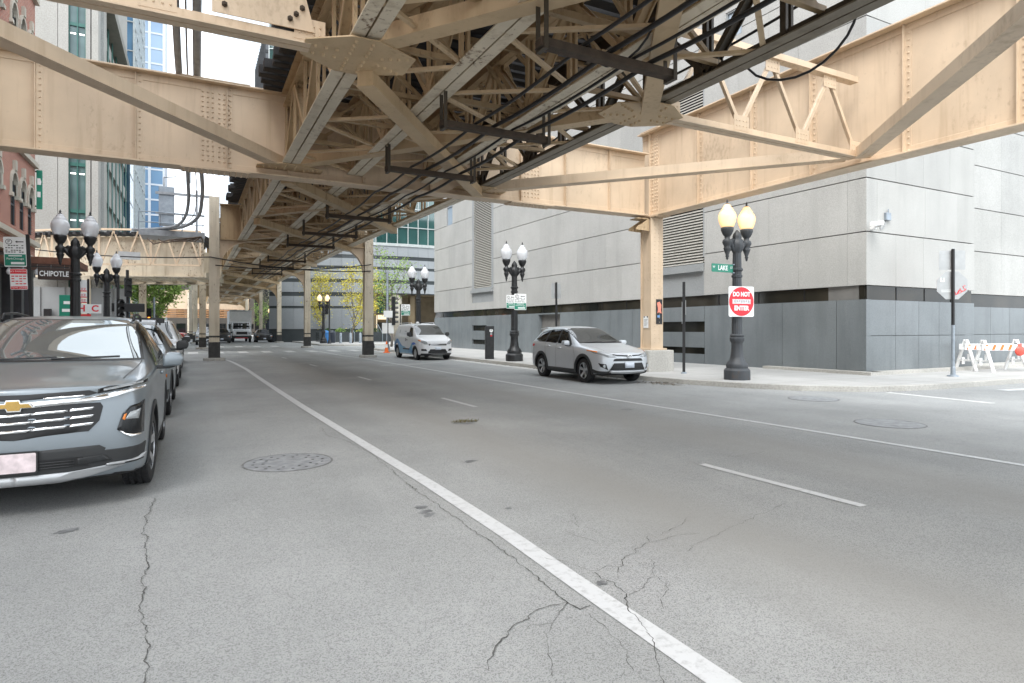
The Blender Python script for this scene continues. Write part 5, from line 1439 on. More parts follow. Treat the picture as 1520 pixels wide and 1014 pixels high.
# ---- traffic signals
def signal(loc, rz, h, label, heads, post='galv', arm=None, hue=None):
    t = thing('traffic_signal', label, 'traffic light', loc, rz, 'traffic signals')
    mb = MB(); mb.lathe([(.2, 0), (.19, .06), (.12, .35), (.085, .42), (.075, h)], n=14); mb.build('pole', M[post], t, auto=40)
    for (x, y, z, face, lamps) in heads:
        mb = MB(); mb.prism(rrect(-.17, .17, -.5, .5, .05), (x, y-.1, z), (1, 0, 0), (0, 0, 1), (0, .22, 0)); hd = mb.build('signal_head', M['black'], t)
        for k in range(3):
            mb = MB()
            zz = z+.31-.31*k
            for a in range(9):
                a0, a1 = R(-10+a*22), R(-10+(a+1)*22)
                p = [(x+.13*math.cos(q), y-.1, zz+.13*math.sin(q)) for q in (a0, a1)]; q2 = [(u, v-.2, w_) for u, v, w_ in p]
                mb.add([p[0], p[1], q2[1], q2[0]], [(0, 1, 2, 3)])
            mb.build('visor', M['black'], t)
        mb = MB(); mb.beam((0, 0, z+.3), (x, y, z+.3), .04, .04); mb.beam((0, 0, z-.3), (x, y, z-.3), .04, .04); mb.build('bracket', M['black'], t)
        for k, c in lamps:
            mb = MB(); zz = z+.31-.31*k; mb.cyl((x, y-.112, zz), (x, y-.104, zz), .11, .11, 18); mb.build('lens', c, t)
    return t
M['amber'] = emit('signal_amber_glow', (1, .26, .03), 3.0)
M['lens_off'] = plain('dark_lens', (.05, .05, .045), .3)
# the pole left of the van, heads in profile
t = signal((11.55, 40.6, .13), R(70), 5.3, 'grey signal pole with black heads in profile, left of the van', [(.05, -.42, 3.15, 0, []), (.05, -.42, 2.2, 0, [])])
plate(t, 'white_plate', [(-.4, 1.15), (.4, 1.15), (.4, 1.85), (-.4, 1.85)], -.12, M['signwhite'], .006, R(-70))
signal((11.9, 62.5, .13), 0, 4.4, 'far black signal pole with white plates by the lit lamp and the yellow tree', [(-.3, 0, 3.4, 0, [])], 'iron')
signal((12.2, 47.0, .13), R(20), 4.6, 'black signal pole with an amber glow just right of the ochre column', [(-.28, 0, 2.9, 0, [(2, M['amber'])])], 'iron')
signal((-3.5, 37.2, .13), R(30), 4.2, 'black traffic signal at the far left corner, below the brown shop sign', [(-.1, -.35, 2.45, 0, [])], 'iron')
t = signal((-3.2, 38.6, .13), R(10), 4.6, 'tall black traffic signal right of the small left lamp, seen from behind', [(.0, -.3, 3.65, 0, [])], 'iron')
mb = MB(); mb.box(-.75, .75, -.5, -.2, 2.35, 2.8); mb.build('side_head', M['black'], t, bevel=.03)
signal((-2.9, 57, .13), 0, 4.0, 'far signal in front of the green tree, showing amber', [(-.35, 0, 2.6, 0, [(2, M['amber'])])], 'galv')
t = thing('bus_shelter_poster', 'green and white poster panel beyond the left lamp', 'poster', (-6.1, 41, .13))
mb = MB(); mb.box(-.45, .45, -.08, .08, 0, 3.3); mb.build('panel', M['green'], t, bevel=.02)
mb = MB()
for i in range(6): mb.box(-.32+.07*(i % 2), .30-.09*(i % 3), -.084, -.0805, .7+i*.42, .86+i*.42)
mb.build('white_bands', M['signwhite'], t)
t = thing('wall_lantern', 'small black box light on a grey hoarding at left', 'lamp', (-8.9, 50.32, 2.6)); mb = MB(); mb.prism([(0, 0), (.4, .1), (.4, .62), (0, .62)], (0, 0, -.3), (1, 0, 0), (0, 0, 1), (0, .4, 0)); mb.build('box', M['black'], t, bevel=.02)
t = thing('hoarding', 'plain grey hoarding wall beneath the curved girder at left', 'wall', (-9, 50.9, 0)); mb = MB(); mb.box(-16, -4.2, 50.8, 51, 0, 4.4)
for k in range(9): mb.box(-16+k*1.35, -15.9+k*1.35, 50.72, 50.799, 0, 4.4)
mb.build('panels', M['stonetrim'], t, True)

# ---- cone, bins, planter and steps by the office block
t = thing('traffic_cone', 'orange traffic cone with a white collar by the signal pole', 'cone', (11.15, 39.4, .02))
mb = MB(); mb.prism(rrect(-.19, .19, -.19, .19, .04), (0, 0, 0), (1, 0, 0), (0, 1, 0), (0, 0, .04)); mb.lathe([(.14, .04), (.09, .35), (.035, .75), (.0, .76)], n=18); mb.build('cone', M['orange'], t, auto=40)
mb = MB(); mb.lathe([(.098, .34), (.067, .55)], n=18); mb.build('collar', M['signwhite'], t)
t = thing('cone_mat', 'rubber mat under the orange cone', 'mat', (11.2, 39.6, 0)); mb = MB(); mb.prism(rrect(-1.0, .8, -.6, .5, .1), (0, 0, .001), (1, 0, 0), (0, 1, 0), (0, 0, .018)); mb.build('mat', M['concrete'], t)
for i, (x, y, c, lab) in enumerate([(12.2, 66, (.05, .22, .55), 'blue recycling bin by the far lit lamp'), (12.9, 66.2, (.04, .05, .07), 'dark litter bin right of the blue recycling bin')]):
    t = thing('litter_bin', lab, 'bin', (x, y, .13)); mt = plain('bin_paint_%d' % i, c, .4)
    mb = MB(); mb.lathe([(.30, 0), (.34, .05), (.36, 1.0), (.38, 1.02), (.38, 1.08)], n=18); mb.build('body', mt, t, auto=40)
    mb = MB(); mb.lathe([(.39, 1.08), (.34, 1.2), (.2, 1.3), (.0, 1.33)], n=18); mb.build('lid', mt, t, auto=50)
t = thing('planter_wall', 'black stone planter wall with shrubs in front of the office block', 'planter', (14.5, 71, .1))
mb = MB(); mb.box(12.5, 20.5, 71.5, 73.8, .1, 1.25); mb.box(12.5, 15.8, 69.6, 70.0, .1, 1.15); mb.build('stone_wall', M['darkstone'], t, True, bevel=.02)
stp = thing('steps', 'broad dark stone steps with rails before the office block', 'stairs', (17.8, 70.5, .1))
mb = MB()
for k in range(6): mb.box(15.9, 20.5, 69.6+k*.32, 71.5, .1+k*.16 if k else .1, .26+k*.16)
mb.build('treads', M['darkstone'], stp, True)
for x in (16.0, 17.6, 19.2, 20.3):
    mb = MB(); mb.tube([(x, 69.5, .1), (x, 69.5, 1.1), (x, 71.6, 2.15), (x, 72.6, 2.15)], .035, 6); mb.tube([(x, 71.5, 1.2), (x, 71.5, 2.1)], .03, 6); mb.build('handrail', M['galv'], stp, True)
for i in range(3):
    t = thing('bollard', ['slim grey bollard nearest the van roof, before the steps', 'slim grey bollard, middle of three before the steps', 'slim grey bollard, left of three before the steps'][i], 'bollard', (15.2-i*1.0, 63.5, .13), 0, 'bollards before the steps')
    mb = MB(); mb.lathe([(.14, 0), (.13, 1.0), (.10, 1.06), (.0, 1.08)], n=14); mb.build('post', M['galv'], t, auto=40)

# ---- trees
def leafmat(name, c1_, c2_):
    m, nt, b = nmat(name); setp(b, .6, 0, .3); f = noise(nt, coords(nt), 2.3, 3)
    L(nt, ramp(nt, f, [(.35, c1_), (.65, c2_)]), b.inputs['Base Color'])
    try: b.inputs['Subsurface Weight'].default_value = 0
    except Exception: pass
    return m
M['bark'] = plain('tree_bark', (.13, .115, .10), .9, 0, .3, 9, bumps=.4)
def tree(name, label, x, y, h, rad, mat, nleaf, seed, trunk=.11, leaf=.13, fork=1.6, bare=0., group='street trees'):
    rr = random.Random(seed)
    t = thing(name, label, 'tree', (x, y, .1), 0, group)
    mb = MB(); tips = []
    def limb(p, d, ln, r, lev):
        pts = [Vector(p)]; dd = Vector(d).normalized()
        for k in range(4):
            dd = (dd + Vector((rr.gauss(0, .16), rr.gauss(0, .16), rr.gauss(.05, .08)))).normalized()
            pts.append(pts[-1] + dd*ln/4)
        mb.tube(pts, [r*(1-.14*k) for k in range(5)], 6 if lev else 9)
        if lev >= 3: tips.extend(pts[2:]); return
        n = 3 if lev else 5
        for k in range(n):
            a = rr.uniform(0, 2*math.pi); sp = rr.uniform(.45, .95)
            nd = (dd*(1-.3*sp) + Vector((math.cos(a), math.sin(a), rr.uniform(-.05, .45)))*sp).normalized()
            limb(pts[-1] if k < 2 else pts[rr.choice((2, 3))], nd, ln*rr.uniform(.62, .85), r*.5, lev+1)
        if lev >= 1: tips.extend(pts[2:])
    limb((0, 0, 0), (0, 0, 1), fork, trunk, 0)
    # fit the skeleton to the wanted height and spread
    zm = max(p.z for p in tips); rm = max(math.hypot(p.x, p.y) for p in tips)
    sz = (h - fork)/max(.1, zm - fork); sr = rad/rm
    f = lambda p: Vector((p[0]*(sr if p[2] > fork else 1 + (sr-1)*max(0, p[2])/fork), p[1]*(sr if p[2] > fork else 1 + (sr-1)*max(0, p[2])/fork), p[2] if p[2] < fork else fork + (p[2]-fork)*sz))
    mb.v = [tuple(f(Vector(p))) if math.hypot(p[0], p[1]) > trunk*1.5 or p[2] > fork else p for p in mb.v]; tips = [f(p) for p in tips]
    mb.build('trunk', M['bark'], t, smooth=True)
    lb = MB()
    for i in range(nleaf):
        c = rr.choice(tips); s = rr.choice((.12, .25, .38))*rad/2.5
        p = c + Vector((rr.gauss(0, s), rr.gauss(0, s), rr.gauss(0, s*.7)))
        a = Vector((rr.gauss(0, 1), rr.gauss(0, 1), rr.gauss(0, .6))).normalized(); b2 = a.cross(Vector((rr.gauss(0, 1), rr.gauss(0, 1), rr.gauss(0, 1)))).normalized()
        l = leaf*rr.uniform(.6, 1.3)
        lb.add([p-a*l*.5, p+b2*l*.28, p+a*l*.5, p-b2*l*.28], [(0, 1, 2, 3)])
    lb.build('crown', mat, t)
    return t
yl = leafmat('yellow_leaf', (.50, .46, .05), (.66, .56, .10)); gl_ = leafmat('fresh_green_leaf', (.17, .30, .06), (.34, .46, .12)); gy = leafmat('grey_bud', (.30, .28, .22), (.42, .40, .24)); dg = leafmat('dark_shrub_leaf', (.03, .06, .025), (.10, .17, .05))
tree('honey_locust', 'slender tree with sparse bright yellow leaves before the striped stone wall', 14.6, 64.5, 8.2, 3.3, yl, 4200, 4, .12, .18, 2.6)
tree('honey_locust', 'second sparse yellow tree, left of and behind the first', 13.2, 73, 8.4, 3.0, yl, 3200, 9, .11, .18, 2.8)
tree('street_tree', 'young light green tree between the lamp behind the van and the concrete building', 14.7, 50.5, 8.2, 2.7, gl_, 1700, 14, .11, .17, 2.6)
tree('street_tree', 'full bright green tree below the curved girder at left', -3.7, 63, 7.6, 3.0, gl_, 9000, 21, .16, .22, 2.2)
tree('street_tree', 'second green tree behind the left signal, farther away', -5.4, 80, 8.6, 3.4, gl_, 6000, 25, .16, .2, 2.6)
for i, (x, y, h) in enumerate([(12.6, 84, 9), (13.2, 98, 10.5), (13, 115, 10)]):
    tree('bare_tree', ['grey budding tree with almost no leaves, nearest of three beyond the pale column', 'grey budding tree, middle one of three down the right pavement', 'grey budding tree, farthest of three down the right pavement'][i], x, y, h, 3.4, gy, 1500, 31+i, .14, .15, 2.8)
tree('street_tree', 'small green tree far down the right pavement by the truck', 11.8, 125, 8, 2.6, gl_, 1100, 41, .14, .22, 2.5)
rr = random.Random(77)
for i in range(5):
    t = thing('shrub', ['low green shrub, first from the left in the black planter', 'low green shrub, second from the left in the black planter', 'low green shrub in the middle of the black planter', 'low green shrub, fourth from the left in the black planter', 'low green shrub at the right end of the black planter'][i], 'shrub', (13.6+i*1.35, 72.2, 1.2), 0, 'shrubs in the planter')
    lb = MB()
    for k in range(260):
        a, e_, d = rr.uniform(0, 6.28), rr.uniform(-.2, 1.5), rr.random()**.4*.6
        p = Vector((d*1.2*math.cos(a)*math.cos(e_), d*math.sin(a)*math.cos(e_), d*math.sin(e_)*.9)); u = Vector((rr.gauss(0, 1), rr.gauss(0, 1), rr.gauss(0, 1))).normalized(); v_ = u.cross(Vector((rr.gauss(0, 1), rr.gauss(0, 1), rr.gauss(0, 1)))).normalized(); l = .14
        lb.add([p-u*l*.5, p+v_*l*.3, p+u*l*.5, p-v_*l*.3], [(0, 1, 2, 3)])
    lb.build('foliage', gl_ if i % 2 else dg, t)
# ================================================================ vehicles (front towards local -Y)
M['autoglass'] = glassy('windscreen_glass', (.30, .325, .33), .02, 1.0, 2.1, .62)
M['sideglass'] = glassy('tinted_side_glass', (.010, .011, .012), .03, .6, 1.5)
M['lens'] = glassy('headlight_lens', (.30, .32, .33), .05, 1.0, 1.8)
M['darklens'] = glassy('dark_headlight_lens', (.012, .013, .014), .08, .5, 1.45)
M['autoglass2'] = glassy('clear_windscreen_glass', (.012, .015, .015), .02, .9, 1.75, 0)
M['redlens'] = glassy('red_lamp_lens', (.55, .02, .03), .1, .8)
M['amberlens'] = plain('amber_lens', (.75, .22, .03), .2)
M['silver'] = car_paint('silver_grey_paint', (.215, .245, .267), .42, .30)
M['silver2'] = car_paint('bright_silver_paint', (.55, .575, .60), .25, .34)
M['carwhite'] = car_paint('white_car_paint', (.66, .67, .68), .0, .35)
M['carblack'] = car_paint('dark_car_paint', (.03, .032, .036), .3, .3)
M['carred'] = car_paint('red_car_paint', (.42, .03, .03), .2, .3)
M['skid'] = plain('silver_skid', (.45, .46, .47), .35, .5, .05)
M['plateblur'] = plain('pale_plate', (.66, .56, .57), .5, 0, .22, 14)
M['platewhite'] = plain('blue_white_plate', (.60, .65, .72), .5, 0, .1, 9)

def lerp_tab(tab, v):
    if v <= tab[0][0]: return tab[0][1]
    for (a, x), (b, y) in zip(tab, tab[1:]):
        if v <= b: return x + (y-x)*(v-a)/(b-a) if b > a else y
    return tab[-1][1]

class Car:
    def __init__(s, name, label, cat, loc, rz, st, paint, axles, wr, track, tyre_w=.235, front=None, rear=None, fb=.12, rb=.08, tumble=.12, group=None, arch=1.12, archmat=None, sub=2, parts=True, belly=.06):
        s.t = thing(name, label, cat, loc, rz, group)
        s.paint = paint; s.st = st
        rings = []
        for (y, w, zb_, zs, zt, wr_) in st:
            drop = min(.05, max(.012, (zt-zs)*.22)); zr = zt - drop; ws = w*.968
            h = zs - zb_
            pts = [(0, zb_), (.55*w, zb_), (.90*w, zb_), (.985*w, zb_+.05), (w*1.0, zb_+.30*h), (w, zb_+.60*h), (w*.99, zb_+.86*h), (ws, zs-.012), (ws*.985, zs+.012)]
            x0 = ws*.985
            for f, bl in ((.35, .012), (.72, .016)):
                pts.append((x0 + (wr_-x0)*f + bl, zs+.012 + (zr-zs-.012)*f))
            pts += [(wr_, zr), (wr_*.86, zr+drop*.62), (wr_*.5, zt-drop*.07), (0, zt)]
            rings.append([(x, y, z) for x, z in pts])
        n = len(rings[0]); V = []; F = []
        full = 2*n-2
        for r in rings:
            V += [(x, y, z) for x, y, z in r] + [(-x, y, z) for x, y, z in r[1:-1][::-1]]
        for i in range(len(rings)-1):
            for k in range(full):
                a, b2 = i*full+k, i*full+(k+1) % full
                F.append((a, b2, b2+full, a+full))
        def cap(ri, bulge, flip):
            base = ri*full; y0 = st[ri][0]
            K = 6
            rowidx = []
            for k in range(1, n-1):
                Lx = base + k; Rx = base + full - k
                xr, _, z = V[Lx]
                row = [Rx]
                for c in range(1, K):
                    f = -1 + 2*c/K
                    V.append((xr*f, y0 + bulge*(1-f*f)*(1 if 0 < k < n-1 else 1), z)); row.append(len(V)-1)
                row.append(Lx); rowidx.append(row)
            for ra, rb_ in zip(rowidx, rowidx[1:]):
                for c in range(K): F.append((ra[c], ra[c+1], rb_[c+1], rb_[c]))
            bot, topv = base, base + n - 1
            for row, apex in ((rowidx[0], bot), (rowidx[-1], topv)):
                for c in range(K): F.append((row[c], row[c+1], apex))
        cap(0, -fb, 0); cap(len(rings)-1, rb, 1)
        yF, yR = st[0][0], st[-1][0]
        V2 = []
        for x, y, z in V:
            if front: y += lerp_tab(front, z)*max(0, 1-max(0, y-yF)/.5)
            if rear: y += lerp_tab(rear, z)*max(0, 1-max(0, yR-y)/.4)
            V2.append((x, y, z))
        me = bpy.data.meshes.new('body'); me.from_pydata(V2, [], F)
        bm = bmesh.new(); bm.from_mesh(me); bmesh.ops.recalc_face_normals(bm, faces=bm.faces); bm.to_mesh(me); bm.free()
        o = bpy.data.objects.new('body', me); COL.objects.link(o)
        sb = o.modifiers.new('s', 'SUBSURF'); sb.levels = sub; sb.render_levels = sub
        s.axles = axles; s.wr = wr; ar = wr*arch; s.ar = ar
        cut = []
        for ya in axles:
            for sg in (-1, 1):
                mb = MB(); mb.lathe([(ar, 0), (ar, .62)], (sg*(track/2-.36) if sg > 0 else -(track/2-.36)-.62, ya, wr), 40, 'x')
                c = mb.build('cut', paint); cut.append(c)
                bo = o.modifiers.new('b', 'BOOLEAN'); bo.object = c; bo.operation = 'DIFFERENCE'; bo.solver = 'EXACT'
        dg = bpy.context.evaluated_depsgraph_get(); dg.update()
        ev = o.evaluated_get(dg); nm = bpy.data.meshes.new_from_object(ev)
        o.modifiers.clear(); o.data = nm; nm.name = 'body'
        for c in cut: bpy.data.objects.remove(c)
        nm.materials.clear(); nm.materials.append(paint); nm.materials.append(M['black'])
        for p in nm.polygons:
            p.use_smooth = True
            c = p.center; p.material_index = 0
            for ya in axles:
                r_ = math.hypot(c.y-ya, c.z-wr)
                if abs(c.x) < track/2+.05 and r_ < ar+.004 and c.z < wr+ar+.01:
                    if r_ < ar-.01 or abs((p.normal.y*(c.y-ya)+p.normal.z*(c.z-wr))) > .6*ar*math.hypot(p.normal.y, p.normal.z) and abs(p.normal.x) < .35: p.material_index = 1
            if p.normal.z < -.7 and c.z < st[3][2]+.08: p.material_index = 1
        nm.set_sharp_from_angle(angle=R(38))
        o.parent = s.t; s.body = o
        bm = bmesh.new(); bm.from_mesh(nm); s.bvh = BVHTree.FromBMesh(bm); bm.free()
        s.track = track; s.tyre_w = tyre_w
    AX = {'front': ((0, -6, 0), (0, 1, 0), lambda a, b: (a, -6, b)), 'rear': ((0, 6, 0), (0, -1, 0), lambda a, b: (a, 6, b)),
          'right': ((6, 0, 0), (-1, 0, 0), lambda a, b: (6, a, b)), 'left': ((-6, 0, 0), (1, 0, 0), lambda a, b: (-6, a, b)), 'top': ((0, 0, 6), (0, 0, -1), lambda a, b: (a, b, 6))}
    def hit(s, ax, a, b, eps=.004):
        _, d, f = s.AX[ax]
        p, n, i, ds = s.bvh.ray_cast(Vector(f(a, b)), Vector(d))
        if p is None: return None
        if n.dot(Vector(d)) > 0: n = -n
        return p + n*eps
    def grid(s, name, rows, ax, mat, eps=.004, thick=0., parent=None, smooth=True):
        mb = MB(); V = []; idx = []
        for r in rows:
            ir = []
            for a, b in r:
                p = s.hit(ax, a, b, eps)
                if p is None: ir.append(None)
                else: V.append(p); ir.append(len(V)-1)
            idx.append(ir)
        F = []
        for ra, rb in zip(idx, idx[1:]):
            for c in range(len(ra)-1):
                q = [ra[c], ra[c+1], rb[c+1], rb[c]]
                if any(i is None for i in q): continue
                if max((V[q[i]]-V[q[j]]).length for i in range(4) for j in range(i)) > .45: continue
                F.append(tuple(q))
        mb.v = [tuple(p) for p in V]; mb.f = F; mb.m = [0]*len(F)
        o = mb.build(name, mat, parent or s.t, smooth=smooth)
        # keep normals outward
        if F:
            me = o.data; d = Vector(s.AX[ax][1]); 
            if sum(p.normal.dot(d) for p in me.polygons) > 0: me.flip_normals()
        if thick:
            md = o.modifiers.new('th', 'SOLIDIFY'); md.thickness = thick; md.offset = -1
        return o
    def decal(s, name, poly, ax, mat, eps=.004, thick=0., parent=None, step=.045, mirror=False):
        out = []
        for sg in ((1, -1) if mirror else (1,)):
            P = [(a*sg, b) for a, b in poly] if ax in ('front', 'rear', 'top') else poly
            zs_ = sorted(set([round(b, 4) for _, b in P])); rows = []
            lv = []
            for z0, z1 in zip(zs_, zs_[1:]):
                k = max(1, int((z1-z0)/step + .5))
                lv += [z0 + (z1-z0)*i/k for i in range(k)]
            lv.append(zs_[-1])
            wmax = max(a for a, _ in P)-min(a for a, _ in P); nc = max(3, int(wmax/step)+1)
            for z in lv:
                zz = min(max(z, zs_[0]+1e-5), zs_[-1]-1e-5); xs_ = []
                for (a0, b0), (a1, b1) in zip(P, P[1:]+P[:1]):
                    if (b0-zz)*(b1-zz) <= 0 and abs(b1-b0) > 1e-9: xs_.append(a0+(a1-a0)*(zz-b0)/(b1-b0))
                if not xs_: continue
                x0, x1 = min(xs_), max(xs_)
                rows.append([(x0+(x1-x0)*i/nc, z) for i in range(nc+1)])
            out.append(s.grid(name, rows, ax, mat, eps, thick, parent))
        return out if mirror else out[0]
    def halves(s, name, half, mat, eps=.004, thick=0., step=.045):
        for sg in (1, -1): s.decal(name, [(sg*a, b) for a, b in half], 'front', mat, eps, thick, None, step)
    def sides(s, name, poly, mat, eps=.004, thick=0., parents=None):
        return [s.decal(name, poly, ax, mat, eps, thick, parents[i] if parents else None) for i, ax in enumerate(('right', 'left'))]
    def line(s, name, pts, ax, mat, wd=.009, eps=.003, parent=None):
        P = []
        for (a0, b0), (a1, b1) in zip(pts, pts[1:]):
            k = max(1, int(math.hypot(a1-a0, b1-b0)/.05))
            P += [(a0+(a1-a0)*i/k, b0+(b1-b0)*i/k) for i in range(k)]
        P.append(pts[-1]); rows = [[], []]
        for i, (a, b) in enumerate(P):
            a0, b0 = P[max(i-1, 0)]; a1, b1 = P[min(i+1, len(P)-1)]; l = math.hypot(a1-a0, b1-b0) or 1
            nx, ny = -(b1-b0)/l*wd/2, (a1-a0)/l*wd/2
            rows[0].append((a+nx, b+ny)); rows[1].append((a-nx, b-ny))
        return s.grid(name, rows, ax, mat, eps)
    def cladding(s, mat, wd=.07, eps=.012):
        for ya in s.axles:
            for ax in ('right', 'left'):
                rows = []
                for r in (s.ar+.002, s.ar+wd*.5, s.ar+wd):
                    rows.append([(ya+r*math.cos(R(a)), s.wr+r*math.sin(R(a))) for a in range(-12, 193, 6)])
                s.grid('arch_trim', rows, ax, mat, eps, .012)
    def wheels(s, rim=None, spokes=5, steer=0., double=True):
        w2 = s.tyre_w/2; r = s.wr; rim = rim or M['alloy']
        src = None
        for ia, ya in enumerate(s.axles):
            for sg in (-1, 1):
                xc = sg*(s.track/2 - w2)
                if src is None:
                    mb = MB(); rr_ = r*.655
                    mb.lathe([(rr_, -w2*.75), (rr_*1.03, -w2*.98), (r*.86, -w2*1.0), (r*.955, -w2*.93), (r*.992, -w2*.74), (r, -w2*.6), (r, -w2*.52), (r*.985, -w2*.5), (r*.985, -w2*.44), (r, -w2*.42), (r, -w2*.1), (r*.985, -w2*.08), (r*.985, w2*.08), (r, w2*.1), (r, w2*.42), (r*.985, w2*.44), (r*.985, w2*.5), (r, w2*.52), (r, w2*.6), (r*.992, w2*.74), (r*.955, w2*.93), (r*.86, w2*1.0), (rr_*1.03, w2*.98), (rr_, w2*.75)], (0, 0, 0), 44, 'x', cap=False)
                    # tread blocks on the shoulders
                    for k in range(56):
                        a = 2*math.pi*k/56
                        for e in (-.72, -.27, .27, .72):
                            c = Vector((e*w2, r*1.001*math.cos(a+e*.05), r*1.001*math.sin(a+e*.05))); d = Vector((0, math.cos(a), math.sin(a))); tv = Vector((0, -math.sin(a), math.cos(a)))
                            if abs(e) > .5: c -= d*r*.012
                            mb.beam(c - Vector((w2*.13, 0, 0)), c + Vector((w2*.13, 0, 0)), .022, .012, d)
                    ty = mb.build('wheel', M['rubber'], s.t, auto=35)
                    mb = MB(); mb.lathe([(rr_, -w2*.5), (rr_*1.0, w2*.86), (rr_*.93, w2*.90), (rr_*.90, w2*.70), (rr_*.88, w2*.2), (.0, w2*.15)], (0, 0, 0), 44, 'x', cap=False); 
                    barrel = mb.build('barrel', M['black'], ty, auto=35)
                    mb = MB(); mb.lathe([(rr_*1.005, w2*.8), (rr_*1.0, w2*.93), (rr_*.93, w2*.93), (rr_*.92, w2*.8)], (0, 0, 0), 44, 'x', cap=False); mb.lathe([(.075, w2*.3), (.07, w2*.62), (.045, w2*.68), (.0, w2*.69)], (0, 0, 0), 20, 'x')
                    for k in range(spokes):
                        for off in ((-.13, .13) if double else (0,)):
                            a = 2*math.pi*k/spokes + math.pi/2; a2 = a+off
                            p = Vector((w2*.50, .05*math.cos(a), .05*math.sin(a))); q = Vector((w2*.82, rr_*.95*math.cos(a2), rr_*.95*math.sin(a2)))
                            mb.beam(p, q, .045 if double else .085, .03, (1, 0, 0))
                    rimo = mb.build('rim', rim, ty, auto=30)
                    mb = MB(); mb.lathe([(rr_*.62, w2*.12), (rr_*.62, w2*.22), (.08, w2*.22)], (0, 0, 0), 28, 'x'); disc = mb.build('brake_disc', M['galv'], ty)
                    src = ty; o = ty
                else:
                    o = src.copy(); COL.objects.link(o); o.parent = s.t
                    for c in kids(src):
                        k = c.copy(); COL.objects.link(k); k.parent = o
                o.location = (xc, ya, r)
                o.rotation_euler = (R(17*ia), 0, (math.pi if sg < 0 else 0) + (steer if ia == 0 else 0))
    def mirror(s, y, z, x, mat, w_=.20, h=.15, base=None):
        for sg in (-1, 1):
            mb = MB()
            mb.prism([(0, -.5*h), (w_*.85, -.42*h), (w_, .05*h), (w_*.9, .45*h), (.2*w_, .52*h), (0, .3*h)], (sg*(x+.05), y-.06, z), (sg, 0, 0), (0, 0, 1), (0, .17, 0))
            o = mb.build('mirror', mat, s.t, bevel=.03, seg=3, smooth=True)
            mb = MB(); mb.prism([(-.14, -.62*h), (.3*w_, -.62*h), (w_*.6, -.5*h), (0, -.36*h), (-.12, -.36*h)], (sg*(x+.05), y-.02, z), (sg, 0, 0), (0, 0, 1), (0, .09, 0)); mb.build('mirror_foot', M['plastic'], o, bevel=.01)
            mb = MB(); mb.box(sg*(x+.07), sg*(x+.05+w_*.86), y+.112, y+.116, z-.36*h, z+.38*h); mb.build('mirror_glass', M['autoglass'], o)
    def handles(s, pts, mat):
        for ax in ('right', 'left'):
            for a, b in pts:
                p = s.hit(ax, a, b, .025)
                if p is None: continue
                sg = 1 if ax == 'right' else -1
                mb = MB(); mb.box(p.x-sg*.03, p.x+sg*.012, a-.10, a+.10, b-.016, b+.016); mb.build('door_handle', mat, s.t, bevel=.012, smooth=True)
    def emblem_plate(s, x, z, w_, h, mat, ax='front', name='number_plate', eps=.03):
        o = s.decal(name, [(x-w_/2, z-h/2), (x+w_/2, z-h/2), (x+w_/2, z+h/2), (x-w_/2, z+h/2)], ax, mat, eps, .02, step=.3)
        return o
    def at_front(s, x, z, eps=.0):
        return s.hit('front', x, z, eps)

